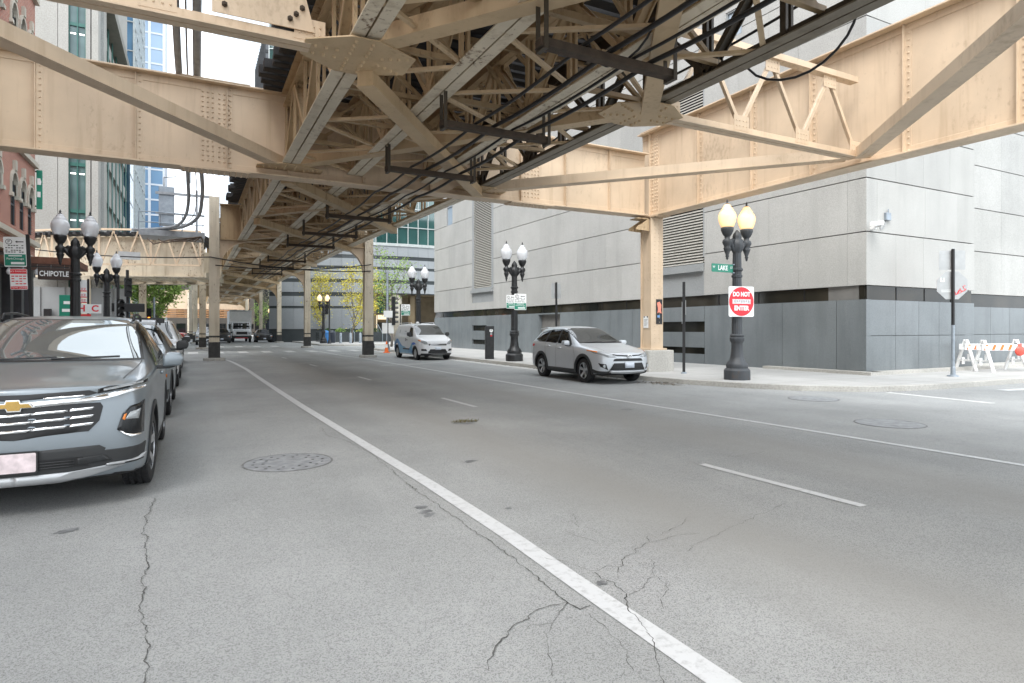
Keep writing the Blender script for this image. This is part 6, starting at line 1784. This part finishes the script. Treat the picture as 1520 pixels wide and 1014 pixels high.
# ------------------------------------------------ the big silver crossover in the left foreground
def hero(loc, rz):
    st = [(-2.17, .81, .26, 1.045, 1.06, .70), (-2.03, .89, .22, 1.065, 1.09, .76), (-1.75, .935, .20, 1.075, 1.12, .79), (-1.35, .95, .20, 1.085, 1.15, .795), (-1.0, .95, .20, 1.10, 1.18, .80), (-.74, .95, .20, 1.11, 1.215, .80), (-.62, .95, .20, 1.12, 1.27, .80),
          (-.25, .95, .20, 1.135, 1.47, .735), (.08, .95, .20, 1.14, 1.645, .675), (.36, .95, .20, 1.145, 1.715, .655), (1.0, .95, .20, 1.16, 1.725, .645), (1.55, .945, .20, 1.18, 1.69, .63), (1.95, .925, .22, 1.19, 1.58, .62), (2.17, .89, .26, 1.16, 1.32, .68), (2.26, .76, .34, 1.05, 1.10, .60)]
    c = Car('parked_car', 'silver crossover with a broad chrome grille filling the left foreground', 'car', loc, rz, st, M['silver'], (-1.36, 1.37), .365, 1.86, .24,
            front=[(.2, .03), (.42, -.035), (.62, -.02), (.85, -.01), (1.03, .01), (1.06, .05)], fb=.135, arch=1.14)
    c.wheels(M['alloy'], 5, -.06); c.cladding(M['plastic'], .055)
    # windscreen and side glass
    c.decal('windscreen_seal', [(-.81, 1.215), (.81, 1.215), (.69, 1.62), (.60, 1.665), (-.60, 1.665), (-.69, 1.62)], 'front', M['black'], .004)
    c.decal('windscreen', [(-.775, 1.228), (.775, 1.228), (.66, 1.61), (.575, 1.65), (-.575, 1.65), (-.66, 1.61)], 'front', M['autoglass'], .008)
    for ax in ('right', 'left'):
        c.decal('window_surround', [(-.52, 1.145), (1.72, 1.20), (1.86, 1.38), (1.4, 1.59), (.45, 1.64), (.05, 1.57)], ax, M['black'], .004)
        c.decal('side_window', [(-.36, 1.165), (.42, 1.175), (.44, 1.615), (.10, 1.55)], ax, M['sideglass'], .008)
        c.decal('side_window', [(.50, 1.178), (1.22, 1.20), (1.24, 1.58), (.51, 1.612)], ax, M['sideglass'], .008)
        c.decal('side_window', [(1.29, 1.205), (1.68, 1.22), (1.76, 1.38), (1.31, 1.565)], ax, M['sideglass'], .008)
        c.line('door_seam', [(-.70, .36), (-.72, .9), (-.60, 1.12)], ax, M['black']); c.line('door_seam', [(.45, .36), (.47, 1.16)], ax, M['black']); c.line('door_seam', [(1.0, .38), (1.12, .75), (1.27, 1.18)], ax, M['black'])
        c.decal('sill_trim', [(-.95, .22), (.96, .22), (.96, .36), (-.95, .34)], ax, M['plastic'], .012, .012)
        c.line('belt_chrome', [(-.52, 1.142), (.5, 1.155), (1.74, 1.195)], ax, M['chrome'], .016, .009)
    c.handles([(.18, 1.02), (.98, 1.05)], M['silver'])
    c.mirror(-.42, 1.20, .93, M['silver'], .22, .17)
    # bonnet shut line and creases
    c.line('bonnet_seam', [(-.79, -.70), (-.76, -1.3), (-.72, -1.9)], 'top', M['black'], .008); c.line('bonnet_seam', [(.79, -.70), (.76, -1.3), (.72, -1.9)], 'top', M['black'], .008)
    # front end: measured outlines
    c.halves('upper_grille', [(0, .958), (.50, .978), (.56, .998), (.50, 1.022), (0, 1.008)], M['black'], .008)
    c.decal('grille', [(0, .64), (.50, .675), (.575, .76), (.60, .88), (.58, .915), (0, .895), (-.58, .915), (-.60, .88), (-.575, .76), (-.50, .675)], 'front', M['black'], .006)
    for z in (.70, .765, .83):
        for k in (-2, -1, 0, 1, 2):
            w_ = .085 if abs(k) == 2 else .12
            x = k*.235 - (0.02*(k > 0) - .02*(k < 0))*(abs(k) == 2)
            lift = .012*abs(k)
            c.decal('grille_bar', [(x-w_, z+lift), (x+w_*.8, z+lift+.004), (x+w_, z+lift+.026), (x-w_*.9, z+lift+.020)], 'front', M['chrome'], .022, .016, step=.03)
    for z in (.735, .80):
        for k in (-1.5, -.5, .5, 1.5): c.decal('grille_stud', [(k*.235-.03, z), (k*.235+.03, z), (k*.235+.02, z+.012), (k*.235-.02, z+.012)], 'front', M['galv'], .014, .01, step=.03)
    for x in (-.32, .32): c.decal('grille_bar', [(x-.13, .965), (x+.13, .972), (x+.15, .985), (x-.12, .978)], 'front', M['chrome'], .018, .012, step=.03)
    c.halves('chrome_bar', [(0, .893), (.50, .918), (.70, .962), (.885, 1.01), (.88, 1.028), (.66, .992), (.48, .962), (0, .945)], M['chrome'], .024, .02, .03)
    for sg in (1, -1):
        P = lambda q: [(sg*a, b) for a, b in q]
        c.decal('slim_lamp', P([(.56, .99), (.72, 1.015), (.90, 1.045), (.895, 1.072), (.64, 1.045), (.56, 1.025)]), 'front', M['darklens'], .012, .01, step=.025)
        c.decal('slim_lamp_strip', P([(.60, 1.008), (.74, 1.030), (.87, 1.05), (.865, 1.062), (.72, 1.042), (.60, 1.022)]), 'front', M['lens'], .018, .008, step=.02)
        hl = c.decal('headlight', P([(.70, .665), (.80, .595), (.885, .61), (.89, .90), (.80, .865), (.74, .80)]), 'front', M['darklens'], .010, .008, step=.025)
        c.decal('headlight_reflector', P([(.755, .75), (.845, .745), (.86, .83), (.79, .81)]), 'front', M['lens'], .016, .008, step=.02)
        c.decal('marker_lamp', P([(.735, .755), (.752, .745), (.765, .80), (.75, .795)]), 'front', M['amberlens'], .018, .01, step=.02)
        c.decal('headlight_trim', P([(.72, .645), (.80, .582), (.87, .596), (.87, .606), (.80, .597), (.725, .657)]), 'front', M['chrome'], .014, .008, step=.02)
    c.halves('lower_bumper', [(0, .34), (.55, .34), (.62, .52), (.575, .55), (0, .545)], M['plastic'], .008)
    c.halves('lower_bumper', [(.55, .34), (.88, .36), (.90, .515), (.66, .495), (.61, .50)], M['plastic'], .0085)
    c.decal('lower_intake', [(-.50, .385), (.50, .385), (.46, .465), (-.46, .465)], 'front', M['black'], .016)
    for z in (.395, .417, .439): c.decal('intake_slat', [(-.40, z), (.40, z), (.40, z+.008), (-.40, z+.008)], 'front', M['plastic'], .024, .006, step=.05)
    for sg in (1, -1): c.decal('bumper_insert', [(sg*.42, .40), (sg*.66, .41), (sg*.60, .465), (sg*.42, .455)], 'front', M['iron'], .022, .012, step=.03)
    c.halves('skid_plate', [(0, .27), (.30, .27), (.52, .30), (.88, .385), (.89, .42), (.62, .385), (.42, .345), (0, .345)], M['skid'], .024, .02)
    # plate and gold bow emblem
    p = c.at_front(0, .46)
    mb = MB(); mb.prism(rrect(-.165, .165, -.09, .09, .012), (0, p.y-.035, .46), (1, 0, 0), (0, 0, 1), (0, .02, 0)); pl = mb.build('number_plate', M['black'], c.t)
    mb = MB(); mb.prism(rrect(-.153, .153, -.078, .078, .012), (0, p.y-.0385, .46), (1, 0, 0), (0, 0, 1), (0, .003, 0)); mb.build('plate_face', M['plateblur'], pl)
    p = c.at_front(0, .925)
    bow = [(-.115, -.018), (-.045, -.018), (-.035, -.042), (.045, -.042), (.05, -.018), (.128, -.018), (.102, .018), (.045, .018), (.038, .042), (-.042, .042), (-.050, .018), (-.128, .018)]
    mb = MB(); mb.prism([(x*1.12, z*1.18) for x, z in bow], (0, p.y-.045, .925), (1, 0, 0), (0, 0, 1), (0, .03, 0)); em = mb.build('emblem', M['chrome'], c.t, bevel=.004)
    mb = MB(); mb.prism([(x*.98, z*.92) for x, z in bow], (0, p.y-.050, .925), (1, 0, 0), (0, 0, 1), (0, .008, 0)); mb.build('gold_face', plain('gold_emblem', (.52, .34, .11), .25, .8, .1), em, bevel=.002)
    # wipers, aerial rails
    for x0, x1 in ((-.62, .02), (-.02, .58)):
        P = [c.hit('front', x0+(x1-x0)*k/6, 1.228+.018*k/6, .014) for k in range(7)]
        mb = MB(); mb.tube([q for q in P if q is not None], .009, 6); mb.build('wiper', M['black'], c.t)
    for sg in (-1, 1):
        mb = MB(); mb.tube([(sg*.64, .25, 1.66), (sg*.64, .32, 1.725), (sg*.635, .9, 1.745), (sg*.63, 1.45, 1.72), (sg*.625, 1.55, 1.67)], .016, 8); mb.build('roof_rail', M['black'], c.t, smooth=True)
    return c
hero((-1.31, 8.62, 0), 0)

def suv_generic(name, label, loc, rz, paint, sc=(1, 1, 1), cat='car', group=None, rack=False, simple=False, blacktrim=False, boxy=False):
    if boxy:
        st = [(-2.2, .84, .34, 1.05, 1.08, .74), (-2.08, .92, .32, 1.10, 1.13, .80), (-1.7, .95, .30, 1.14, 1.18, .82), (-1.0, .95, .30, 1.17, 1.21, .83), (-.82, .95, .30, 1.18, 1.24, .82), (-.55, .95, .30, 1.19, 1.52, .74), (-.32, .95, .30, 1.20, 1.74, .70), (0, .95, .30, 1.20, 1.79, .69), (1.0, .95, .30, 1.20, 1.80, .69), (1.9, .95, .30, 1.21, 1.78, .68), (2.12, .93, .32, 1.21, 1.70, .68), (2.2, .86, .40, 1.15, 1.3, .66)]
    else:
        st = [(-2.17, .78, .28, .95, .98, .66), (-2.02, .885, .24, .98, 1.03, .74), (-1.75, .93, .22, 1.01, 1.08, .77), (-1.0, .94, .22, 1.07, 1.16, .79), (-.74, .94, .22, 1.09, 1.20, .79), (-.3, .94, .22, 1.11, 1.42, .70), (.1, .94, .22, 1.12, 1.59, .63), (.45, .94, .22, 1.13, 1.65, .61), (1.2, .94, .22, 1.15, 1.64, .60), (1.8, .93, .24, 1.16, 1.55, .58), (2.15, .89, .28, 1.14, 1.28, .66), (2.25, .76, .34, 1.03, 1.08, .60)]
    c = Car(name, label, cat, loc, rz, st, paint, (-1.36, 1.36), .36, 1.84, .235, front=[(.3, 0), (.5, -.03), (.95, 0), (1.02, .06)], fb=.11, group=group)
    c.wheels(); c.cladding(M['plastic'], .05)
    zw = 1.21 if boxy else 1.205; zt = 1.72 if boxy else 1.59
    c.decal('windscreen', [(-.77, zw+.03), (.77, zw+.03), (.62, zt), (-.62, zt)], 'front', M['autoglass2'], .006)
    for ax in ('right', 'left'):
        if boxy:
            for a, b in ((-.55, .32), (.42, 1.2), (1.3, 2.0)): c.decal('side_window', [(a, 1.24), (b, 1.24), (b, 1.66), (max(a, a+(.28 if a < 0 else 0)), 1.66)], ax, M['sideglass'], .006)
        else:
            c.decal('side_window', [(-.40, 1.15), (.42, 1.165), (.44, 1.53), (.10, 1.48)], ax, M['sideglass'], .006)
            c.decal('side_window', [(.50, 1.168), (1.22, 1.19), (1.22, 1.50), (.51, 1.53)], ax, M['sideglass'], .006)
            c.decal('side_window', [(1.3, 1.20), (1.68, 1.22), (1.66, 1.36), (1.3, 1.48)], ax, M['sideglass'], .006)
        c.line('door_seam', [(.45, .4), (.46, 1.15)], ax, M['black']); c.line('door_seam', [(-.7, .4), (-.68, 1.1)], ax, M['black'])
    c.decal('grille', [(-.5, .6), (.5, .6), (.56, .88), (-.56, .88)], 'front', M['black'], .006)
    for sg in (1, -1):
        c.decal('headlight', [(sg*.58, .74), (sg*.86, .78), (sg*.86, .93), (sg*.6, .88)], 'front', M['lens'], .01, .006)
        c.decal('marker_lamp', [(sg*.72, .69), (sg*.87, .71), (sg*.87, .765), (sg*.72, .745)], 'front', M['amberlens'], .012, .006)
    c.decal('lower_bumper', [(-.88, .34), (.88, .34), (.9, .5), (-.9, .5)], 'front', M['plastic'], .008)
    c.emblem_plate(0, .47, .305, .155, M['platewhite'])
    for sg in (1, -1): c.decal('tail_lamp', [(sg*.62, .86), (sg*.84, .86), (sg*.84, 1.06), (sg*.66, 1.02)], 'rear', M['redlens'], .008)
    c.decal('rear_window', [(-.58, 1.2), (.58, 1.2), (.5, 1.5), (-.5, 1.5)], 'rear', M['autoglass2'], .006)
    c.mirror(-.45, 1.22, .93, M['plastic'] if blacktrim else paint, .22, .17)
    c.handles([(.18, 1.0), (.98, 1.03)], M['plastic'])
    if rack:
        for sg in (-1, 1):
            mb = MB(); mb.tube([(sg*.62, -.05, 1.60), (sg*.62, .0, 1.71), (sg*.62, 1.3, 1.72), (sg*.62, 1.4, 1.62)], .016, 6); mb.build('roof_rail', M['black'], c.t)
        for y in (.25, 1.1):
            mb = MB(); mb.beam((-.72, y, 1.735), (.72, y, 1.735), .06, .03); mb.box(.60, .72, y-.05, y+.05, 1.65, 1.72); mb.build('rack_bar', M['black'], c.t)
    c.t.scale = sc
    return c
suv_generic('parked_car', 'car with black mirrors and roof rack, second in the left row', (-1.30, 14.15, 0), 0, M['silver'], (1, 1, 1.02), rack=True, blacktrim=True)
cw_ = suv_generic('parked_car', 'tall white car with a glowing amber side lamp, third in the left row', (-1.32, 20.6, 0), 0, M['carwhite'], (1.02, 1.1, 1.03), blacktrim=True, boxy=True)
p = cw_.hit('front', .86, .80, .01)
mb = MB(); mb.lathe([(.0, 0), (.06, .01), (.05, .05), (.0, .07)], (0, 0, 0), 10); o = mb.build('indicator', emit('indicator_amber', (1, .42, .08), 4.0), cw_.t); o.location = (.90, -1.98, .86); o.rotation_euler = (R(90), 0, R(25))
suv_generic('parked_car', 'grey car fourth in the left row, just its roof and mirror showing', (-1.35, 26.6, 0), 0, M['silver2'])
suv_generic('parked_car', 'dark car far back in the left row by the signal', (-1.4, 32.3, 0), 0, M['carblack'])
suv_generic('moving_car', 'white off-road car driving towards us left of the nearest left column', (.95, 70, 0), 0, M['carwhite'], (.95, .95, 1.0), boxy=True)
suv_generic('moving_car', 'red car beyond the second left column', (-3.2, 96, 0), R(80), M['carred'])
suv_generic('moving_car', 'second red car farther across the street at left', (-7.5, 100, 0), R(85), M['carred'])
suv_generic('moving_car', 'dark car to the right of the white truck', (7.4, 80.5, 0), 0, M['carblack'], (1, 1, .95))
suv_generic('moving_car', 'black car half hidden left of the white truck', (2.7, 78, 0), 0, M['carblack'], (1, 1, 1))

# ------------------------------------------------ silver crossover by the tan column
def crossover(loc, rz):
    st = [(-2.13, .74, .30, .86, .90, .60), (-1.98, .85, .25, .90, .955, .69), (-1.7, .90, .22, .94, 1.02, .73), (-1.3, .92, .21, .985, 1.08, .755), (-.98, .92, .21, 1.02, 1.12, .765), (-.80, .92, .21, 1.035, 1.17, .755), (-.4, .92, .21, 1.055, 1.39, .68), (-.02, .92, .21, 1.07, 1.575, .60), (.32, .92, .21, 1.08, 1.645, .61), (.9, .92, .21, 1.10, 1.665, .605), (1.45, .92, .22, 1.13, 1.645, .60), (1.82, .91, .25, 1.16, 1.585, .59), (2.03, .89, .28, 1.16, 1.45, .61), (2.16, .86, .31, 1.12, 1.24, .66), (2.25, .76, .36, 1.02, 1.07, .60)]
    c = Car('parked_car', 'silver crossover with dark wheel arches parked by the tan column on the right', 'car', loc, rz, st, M['silver2'], (-1.28, 1.38), .355, 1.80, .225,
            front=[(.2, .04), (.42, -.03), (.6, -.02), (.8, -.02), (.88, .03), (.95, .09)], fb=.16, arch=1.15)
    c.wheels(M['alloy'], 5); c.cladding(M['plastic'], .085, .014)
    c.decal('windscreen_seal', [(-.755, 1.135), (.755, 1.135), (.62, 1.555), (.52, 1.59), (-.52, 1.59), (-.62, 1.555)], 'front', M['black'], .003)
    c.decal('windscreen', [(-.73, 1.15), (.73, 1.15), (.595, 1.545), (.5, 1.575), (-.5, 1.575), (-.595, 1.545)], 'front', M['autoglass2'], .007)
    for ax in ('right', 'left'):
        c.decal('window_surround', [(-.60, 1.075), (1.55, 1.145), (1.88, 1.22), (1.66, 1.46), (1.0, 1.55), (.4, 1.56), (.02, 1.50)], ax, M['black'], .003)
        c.decal('side_window', [(-.42, 1.098), (.30, 1.115), (.34, 1.53), (.06, 1.49)], ax, M['sideglass'], .007)
        c.decal('side_window', [(.39, 1.118), (1.10, 1.14), (1.06, 1.515), (.42, 1.535)], ax, M['sideglass'], .007)
        c.decal('side_window', [(1.18, 1.145), (1.78, 1.225), (1.60, 1.43), (1.16, 1.49)], ax, M['sideglass'], .007)
        for q in ([(-.78, .36), (-.80, .8), (-.66, 1.06)], [(.35, .36), (.37, 1.1)], [(.95, .42), (1.05, .72), (1.13, 1.12)]): c.line('door_seam', q, ax, M['black'])
        c.decal('sill_trim', [(-.88, .22), (.98, .22), (.98, .40), (-.88, .37)], ax, M['plastic'], .013, .012)
    c.handles([(.12, .98), (.86, 1.03)], M['chrome'])
    c.mirror(-.50, 1.14, .88, M['silver2'], .21, .15)
    for sg in (-1, 1): c.line('bonnet_seam', [(sg*.75, -.85), (sg*.72, -1.3), (sg*.60, -1.95)], 'top', M['black'], .008)
    for sg in (1, -1):
        P = lambda q: [(sg*a, b) for a, b in q]
        c.decal('headlight', P([(.40, .765), (.62, .755), (.86, .87), (.875, .93), (.74, .92), (.52, .845)]), 'front', M['lens'], .010, .008, step=.025)
        c.decal('marker_lamp', P([(.82, .885), (.885, .93), (.88, .955), (.80, .92)]), 'front', M['amberlens'], .014, .006, step=.02)
        c.decal('brow_grille', P([(0, .775), (.38, .80), (.50, .835), (.49, .852), (.36, .828), (.10, .812), (.0, .815)]), 'front', M['black'], .012, .008, step=.02)
        c.decal('fog_recess', P([(.62, .40), (.80, .50), (.83, .60), (.68, .575), (.66, .50)]), 'front', M['black'], .008)
        q = c.hit('front', sg*.72, .515, .012); mb = MB(); mb.cyl(q, q+Vector((0, -.012, 0)), .048, .044, 16); mb.build('fog_lamp', M['lens'], c.t)
    c.decal('slot_grille', [(-.50, .655), (.50, .655), (.46, .715), (.40, .73), (-.40, .73), (-.46, .715)], 'front', M['black'], .008)
    c.decal('lower_grille', [(-.60, .40), (.60, .40), (.47, .60), (-.47, .60)], 'front', M['black'], .008)
    for z in (.43, .47, .51, .55): c.decal('grille_slat', [(-.52, z), (.52, z), (.52, z+.012), (-.52, z+.012)], 'front', M['plastic'], .016, .006)
    c.halves('lower_bumper', [(0, .29), (.64, .29), (.64, .372), (.58, .385), (0, .385)], M['plastic'], .012, .01)
    c.halves('lower_bumper', [(.64, .29), (.86, .30), (.885, .43), (.64, .37)], M['plastic'], .013, .01)
    c.decal('skid_plate', [(-.50, .325), (.50, .325), (.60, .355), (.56, .385), (-.56, .385), (-.60, .355)], 'front', M['skid'], .024, .012)
    c.emblem_plate(0, .545, .305, .155, M['platewhite'])
    p = c.at_front(0, .79)
    mb = MB()
    for rx, rz_, t_ in ((.075, .05, .010), (.03, .047, .008)):
        mb.tube([(rx*math.cos(a*math.pi/12), p.y-.03, .79+rz_*math.sin(a*math.pi/12)) for a in range(25)], t_, 6)
    mb.tube([(.055*math.cos(a*math.pi/8), p.y-.03, .812+.02*math.sin(a*math.pi/8)) for a in range(17)], .008, 6)
    mb.build('emblem', M['chrome'], c.t, smooth=True)
    for sg in (1, -1): c.decal('tail_lamp', [(sg*.5, .93), (sg*.84, .96), (sg*.86, 1.07), (sg*.6, 1.04)], 'rear', M['redlens'], .008)
    for ax in ('right', 'left'): c.decal('tail_lamp', [(1.93, .98), (2.14, .98), (2.10, 1.08), (1.86, 1.06)], ax, M['redlens'], .01)
    c.decal('rear_window', [(-.58, 1.18), (.58, 1.18), (.5, 1.48), (-.5, 1.48)], 'rear', M['autoglass2'], .006)
    mb = MB(); mb.prism([(1.62, 1.628), (2.12, 1.575), (2.12, 1.552), (1.62, 1.58)], (-.54, 0, 0), (0, 1, 0), (0, 0, 1), (1.08, 0, 0)); mb.build('spoiler', M['silver2'], c.t, bevel=.008)
    for x0, x1 in ((-.6, .02), (-.02, .55)):
        P = [c.hit('front', x0+(x1-x0)*k/6, 1.15+.015*k/6, .012) for k in range(7)]
        mb = MB(); mb.tube([q for q in P if q is not None], .008, 6); mb.build('wiper', M['black'], c.t)
    return c
crossover((11.02, 16.15, 0), R(-3))

# ------------------------------------------------ white and blue van
def van(loc, rz):
    m, nt, b = nmat('blue_wave_wrap'); setp(b, .35, 0, .5, .6)
    v = coords(nt, (1, 1, 1), False); f = noise(nt, v, 2.2, 2)
    L(nt, ramp(nt, f, [(.40, (.03, .15, .40)), (.5, (.07, .26, .52)), (.6, (.14, .38, .55))]), b.inputs['Base Color']); wrap = m
    st = [(-2.22, .72, .28, .96, 1.0, .60), (-2.10, .83, .24, 1.02, 1.07, .68), (-1.85, .885, .22, 1.08, 1.15, .73), (-1.5, .905, .22, 1.12, 1.23, .77), (-1.28, .91, .22, 1.14, 1.30, .77), (-.98, .91, .22, 1.16, 1.50, .735), (-.68, .91, .22, 1.18, 1.70, .70), (-.38, .91, .22, 1.19, 1.82, .685), (0, .91, .22, 1.20, 1.86, .685), (1.0, .91, .22, 1.20, 1.87, .685), (2.0, .905, .22, 1.20, 1.85, .68), (2.24, .90, .24, 1.20, 1.80, .67), (2.34, .84, .34, 1.15, 1.6, .63)]
    c = Car('delivery_van', 'small white van with a blue wave along its side, parked on the right', 'van', loc, rz, st, M['carwhite'], (-1.42, 1.65), .325, 1.78, .20, front=[(.2, .03), (.4, -.03), (.7, 0), (.95, .04), (1.0, .08)], fb=.14, rb=.03, arch=1.15)
    c.wheels(M['skid'], 9, 0, False); c.cladding(M['plastic'], .03)
    c.decal('windscreen', [(-.755, 1.265), (.755, 1.265), (.66, 1.74), (.56, 1.775), (-.56, 1.775), (-.66, 1.74)], 'front', M['autoglass2'], .006)
    for ax in ('right', 'left'):
        c.decal('side_window', [(-1.0, 1.20), (-.30, 1.215), (-.26, 1.66), (-.62, 1.62)], ax, M['sideglass'], .007)
        # the wave: three overlapping blue humps
        def wave(base, top, eps, mt):
            rows = []
            ys_ = [(-1.02 + 3.3*k/44) for k in range(45)]
            for r_ in range(7):
                rows.append([(y, base(y) + (top(y)-base(y))*r_/6) for y in ys_])
            c.grid('side_wave', rows, ax, mt, eps)
        wave(lambda y: .30, lambda y: max(.32, .74 + .26*math.sin((y-.75)*2.1) + .06*math.sin(y*4.2+.6)), .004, wrap)
        wave(lambda y: .30, lambda y: max(.31, .50 + .16*math.sin((y+.2)*2.2)), .006, plain('pale_wave', (.13, .33, .50), .35, coat=.5))
        c.decal('wave_tip', [(-1.62, .80), (-1.05, .74), (-1.0, .86), (-1.3, .90)], ax, plain('bright_blue_wrap', (.03, .16, .62), .35, coat=.5), .005)
        c.decal('rub_strip', [(-.55, .50), (.55, .50), (.55, .565), (-.55, .565)], ax, M['plastic'], .016, .014)
        for q in ([(-.95, .36), (-1.05, .8), (-1.02, 1.18)], [(-.22, .36), (-.21, 1.7)], [(.85, .40), (.86, 1.7)]): c.line('door_seam', q, ax, M['conduit'])
        for y in (.02, .12): c.decal('dark_mark', [(y, .93), (y+.06, .93), (y+.06, 1.1), (y, 1.1)], ax, M['black'], .005)
        c.decal('panel_print', [(.2, 1.30), (.62, 1.30), (.62, 1.34), (.2, 1.34)], ax, plain('faint_grey_print', (.5, .52, .56), .5), .005)
        c.decal('panel_print', [(.2, 1.42), (.5, 1.42), (.5, 1.47), (.2, 1.47)], ax, M['conduit'], .005)
        c.decal('panel_emblem', [(1.3, 1.36), (1.4, 1.36), (1.44, 1.48), (1.36, 1.56), (1.28, 1.48)], ax, M['conduit'], .005)
    c.handles([(-.12, 1.0)], M['plastic']); c.mirror(-.92, 1.30, .90, M['plastic'], .20, .22)
    c.line('bonnet_seam', [(-.74, -1.3), (-.72, -1.8), (-.55, -2.2)], 'top', M['conduit'], .01); c.line('bonnet_seam', [(.74, -1.3), (.72, -1.8), (.55, -2.2)], 'top', M['conduit'], .01)
    for sg in (1, -1):
        P = lambda q: [(sg*a, b) for a, b in q]
        c.decal('headlight', P([(.50, .80), (.66, .80), (.84, .93), (.84, 1.02), (.70, 1.0), (.54, .92)]), 'front', M['lens'], .010, .008, step=.03)
        c.decal('marker_lamp', P([(.80, .94), (.86, .97), (.86, 1.03), (.80, 1.01)]), 'front', M['amberlens'], .014, .006, step=.02)
        c.decal('fog_recess', P([(.55, .46), (.80, .48), (.80, .58), (.60, .57)]), 'front', M['black'], .008)
    c.decal('grille', [(-.46, .74), (.46, .74), (.48, .83), (-.48, .83)], 'front', M['black'], .01)
    for z in (.755, .80): c.decal('grille_bar', [(-.42, z), (.42, z), (.42, z+.012), (-.42, z+.012)], 'front', M['chrome'], .018, .008)
    p = c.at_front(0, .78); text_obj('lettering', 'RAM', .075, M['chrome'], c.t, (0, p.y-.03, .785), sx=1.6)
    c.decal('lower_intake', [(-.52, .36), (.52, .36), (.40, .56), (-.40, .56)], 'front', M['black'], .008)
    c.decal('lower_bumper', [(-.82, .26), (.82, .26), (.80, .35), (-.80, .35)], 'front', M['plastic'], .012)
    c.decal('intake_slat', [(-.5, .42), (.5, .42), (.5, .46), (-.5, .46)], 'front', M['plastic'], .014)
    c.emblem_plate(0, .60, .305, .14, M['platewhite'])
    for ax in ('right', 'left'): c.decal('tail_lamp', [(2.22, .85), (2.33, .85), (2.33, 1.25), (2.24, 1.25)], ax, M['redlens'], .006)
    for sg in (-1, 1):
        mb = MB(); mb.tube([(sg*.62, -.1, 1.80), (sg*.62, .0, 1.90), (sg*.62, 2.0, 1.89), (sg*.62, 2.1, 1.80)], .018, 6); mb.build('roof_rail', M['carwhite'], c.t)
    mb = MB(); mb.lathe([(.10, 0), (.09, .06), (.05, .10), (0, .11)], (-.35, -.2, 1.85), 12); mb.build('roof_beacon', M['white'], c.t, smooth=True)
    return c
van((10.82, 31.3, 0), R(0))

# ------------------------------------------------ box truck far down the street
t = thing('box_truck', 'white box truck coming towards us under the tracks', 'truck', (5.0, 82, 0))
mb = MB(); mb.box(-1.25, 1.25, 0, 6, 1.0, 3.85); mb.build('cargo_box', M['white'], t, bevel=.05)
mb = MB(); mb.box(-1.27, 1.27, -.02, .05, 3.7, 3.88); mb.box(-1.27, 1.27, -.02, .05, .95, 1.05); mb.build('box_trim', M['skid'], t)
mb = MB(); mb.prism([(-2.2, .75), (-2.2, 1.35), (-1.35, 1.55), (-.85, 2.35), (-.1, 2.45), (-.1, .75)], (-1.02, 0, 0), (0, 1, 0), (0, 0, 1), (2.04, 0, 0)); mb.build('cab', M['carwhite'], t, bevel=.08, seg=3)
mb = MB(); mb.add([(-.92, -1.325, 1.60), (.92, -1.325, 1.60), (.86, -.90, 2.30), (-.86, -.90, 2.30)], [(0, 1, 2, 3)]); mb.build('windscreen', M['autoglass2'], t)
mb = MB(); mb.box(-.6, .6, -2.24, -2.18, .95, 1.28); gr_ = mb.build('grille', M['black'], t)
for sg in (-1, 1):
    mb = MB(); mb.box(sg*.66, sg*.95, -2.24, -2.18, 1.0, 1.22); mb.build('headlight', M['lens'], t, bevel=.02)
    mb = MB(); mb.box(sg*1.15, sg*1.4, -1.0, -.9, 1.6, 2.2); mb.beam((sg*1.0, -.95, 1.9), (sg*1.2, -.95, 1.9), .03, .03); mb.build('mirror', M['black'], t)
    for y in (-1.5, 4.2):
        mb = MB(); mb.lathe([(.2, -.12), (.44, -.13), (.47, -.1), (.47, .1), (.44, .13), (.2, .12)], (sg*.92, y, .47), 28, 'x'); w_ = mb.build('wheel', M['rubber'], t, auto=40)
mb = MB(); mb.box(-1.1, 1.1, -2.32, -2.15, .45, .78); mb.box(-1.0, 1.0, -2.1, 6, .5, .95); mb.build('bumper', M['black'], t, bevel=.02)
mb = MB(); mb.box(-.7, .7, -2.335, -2.322, .5, .56); mb.build('red_strip', M['red'], t)
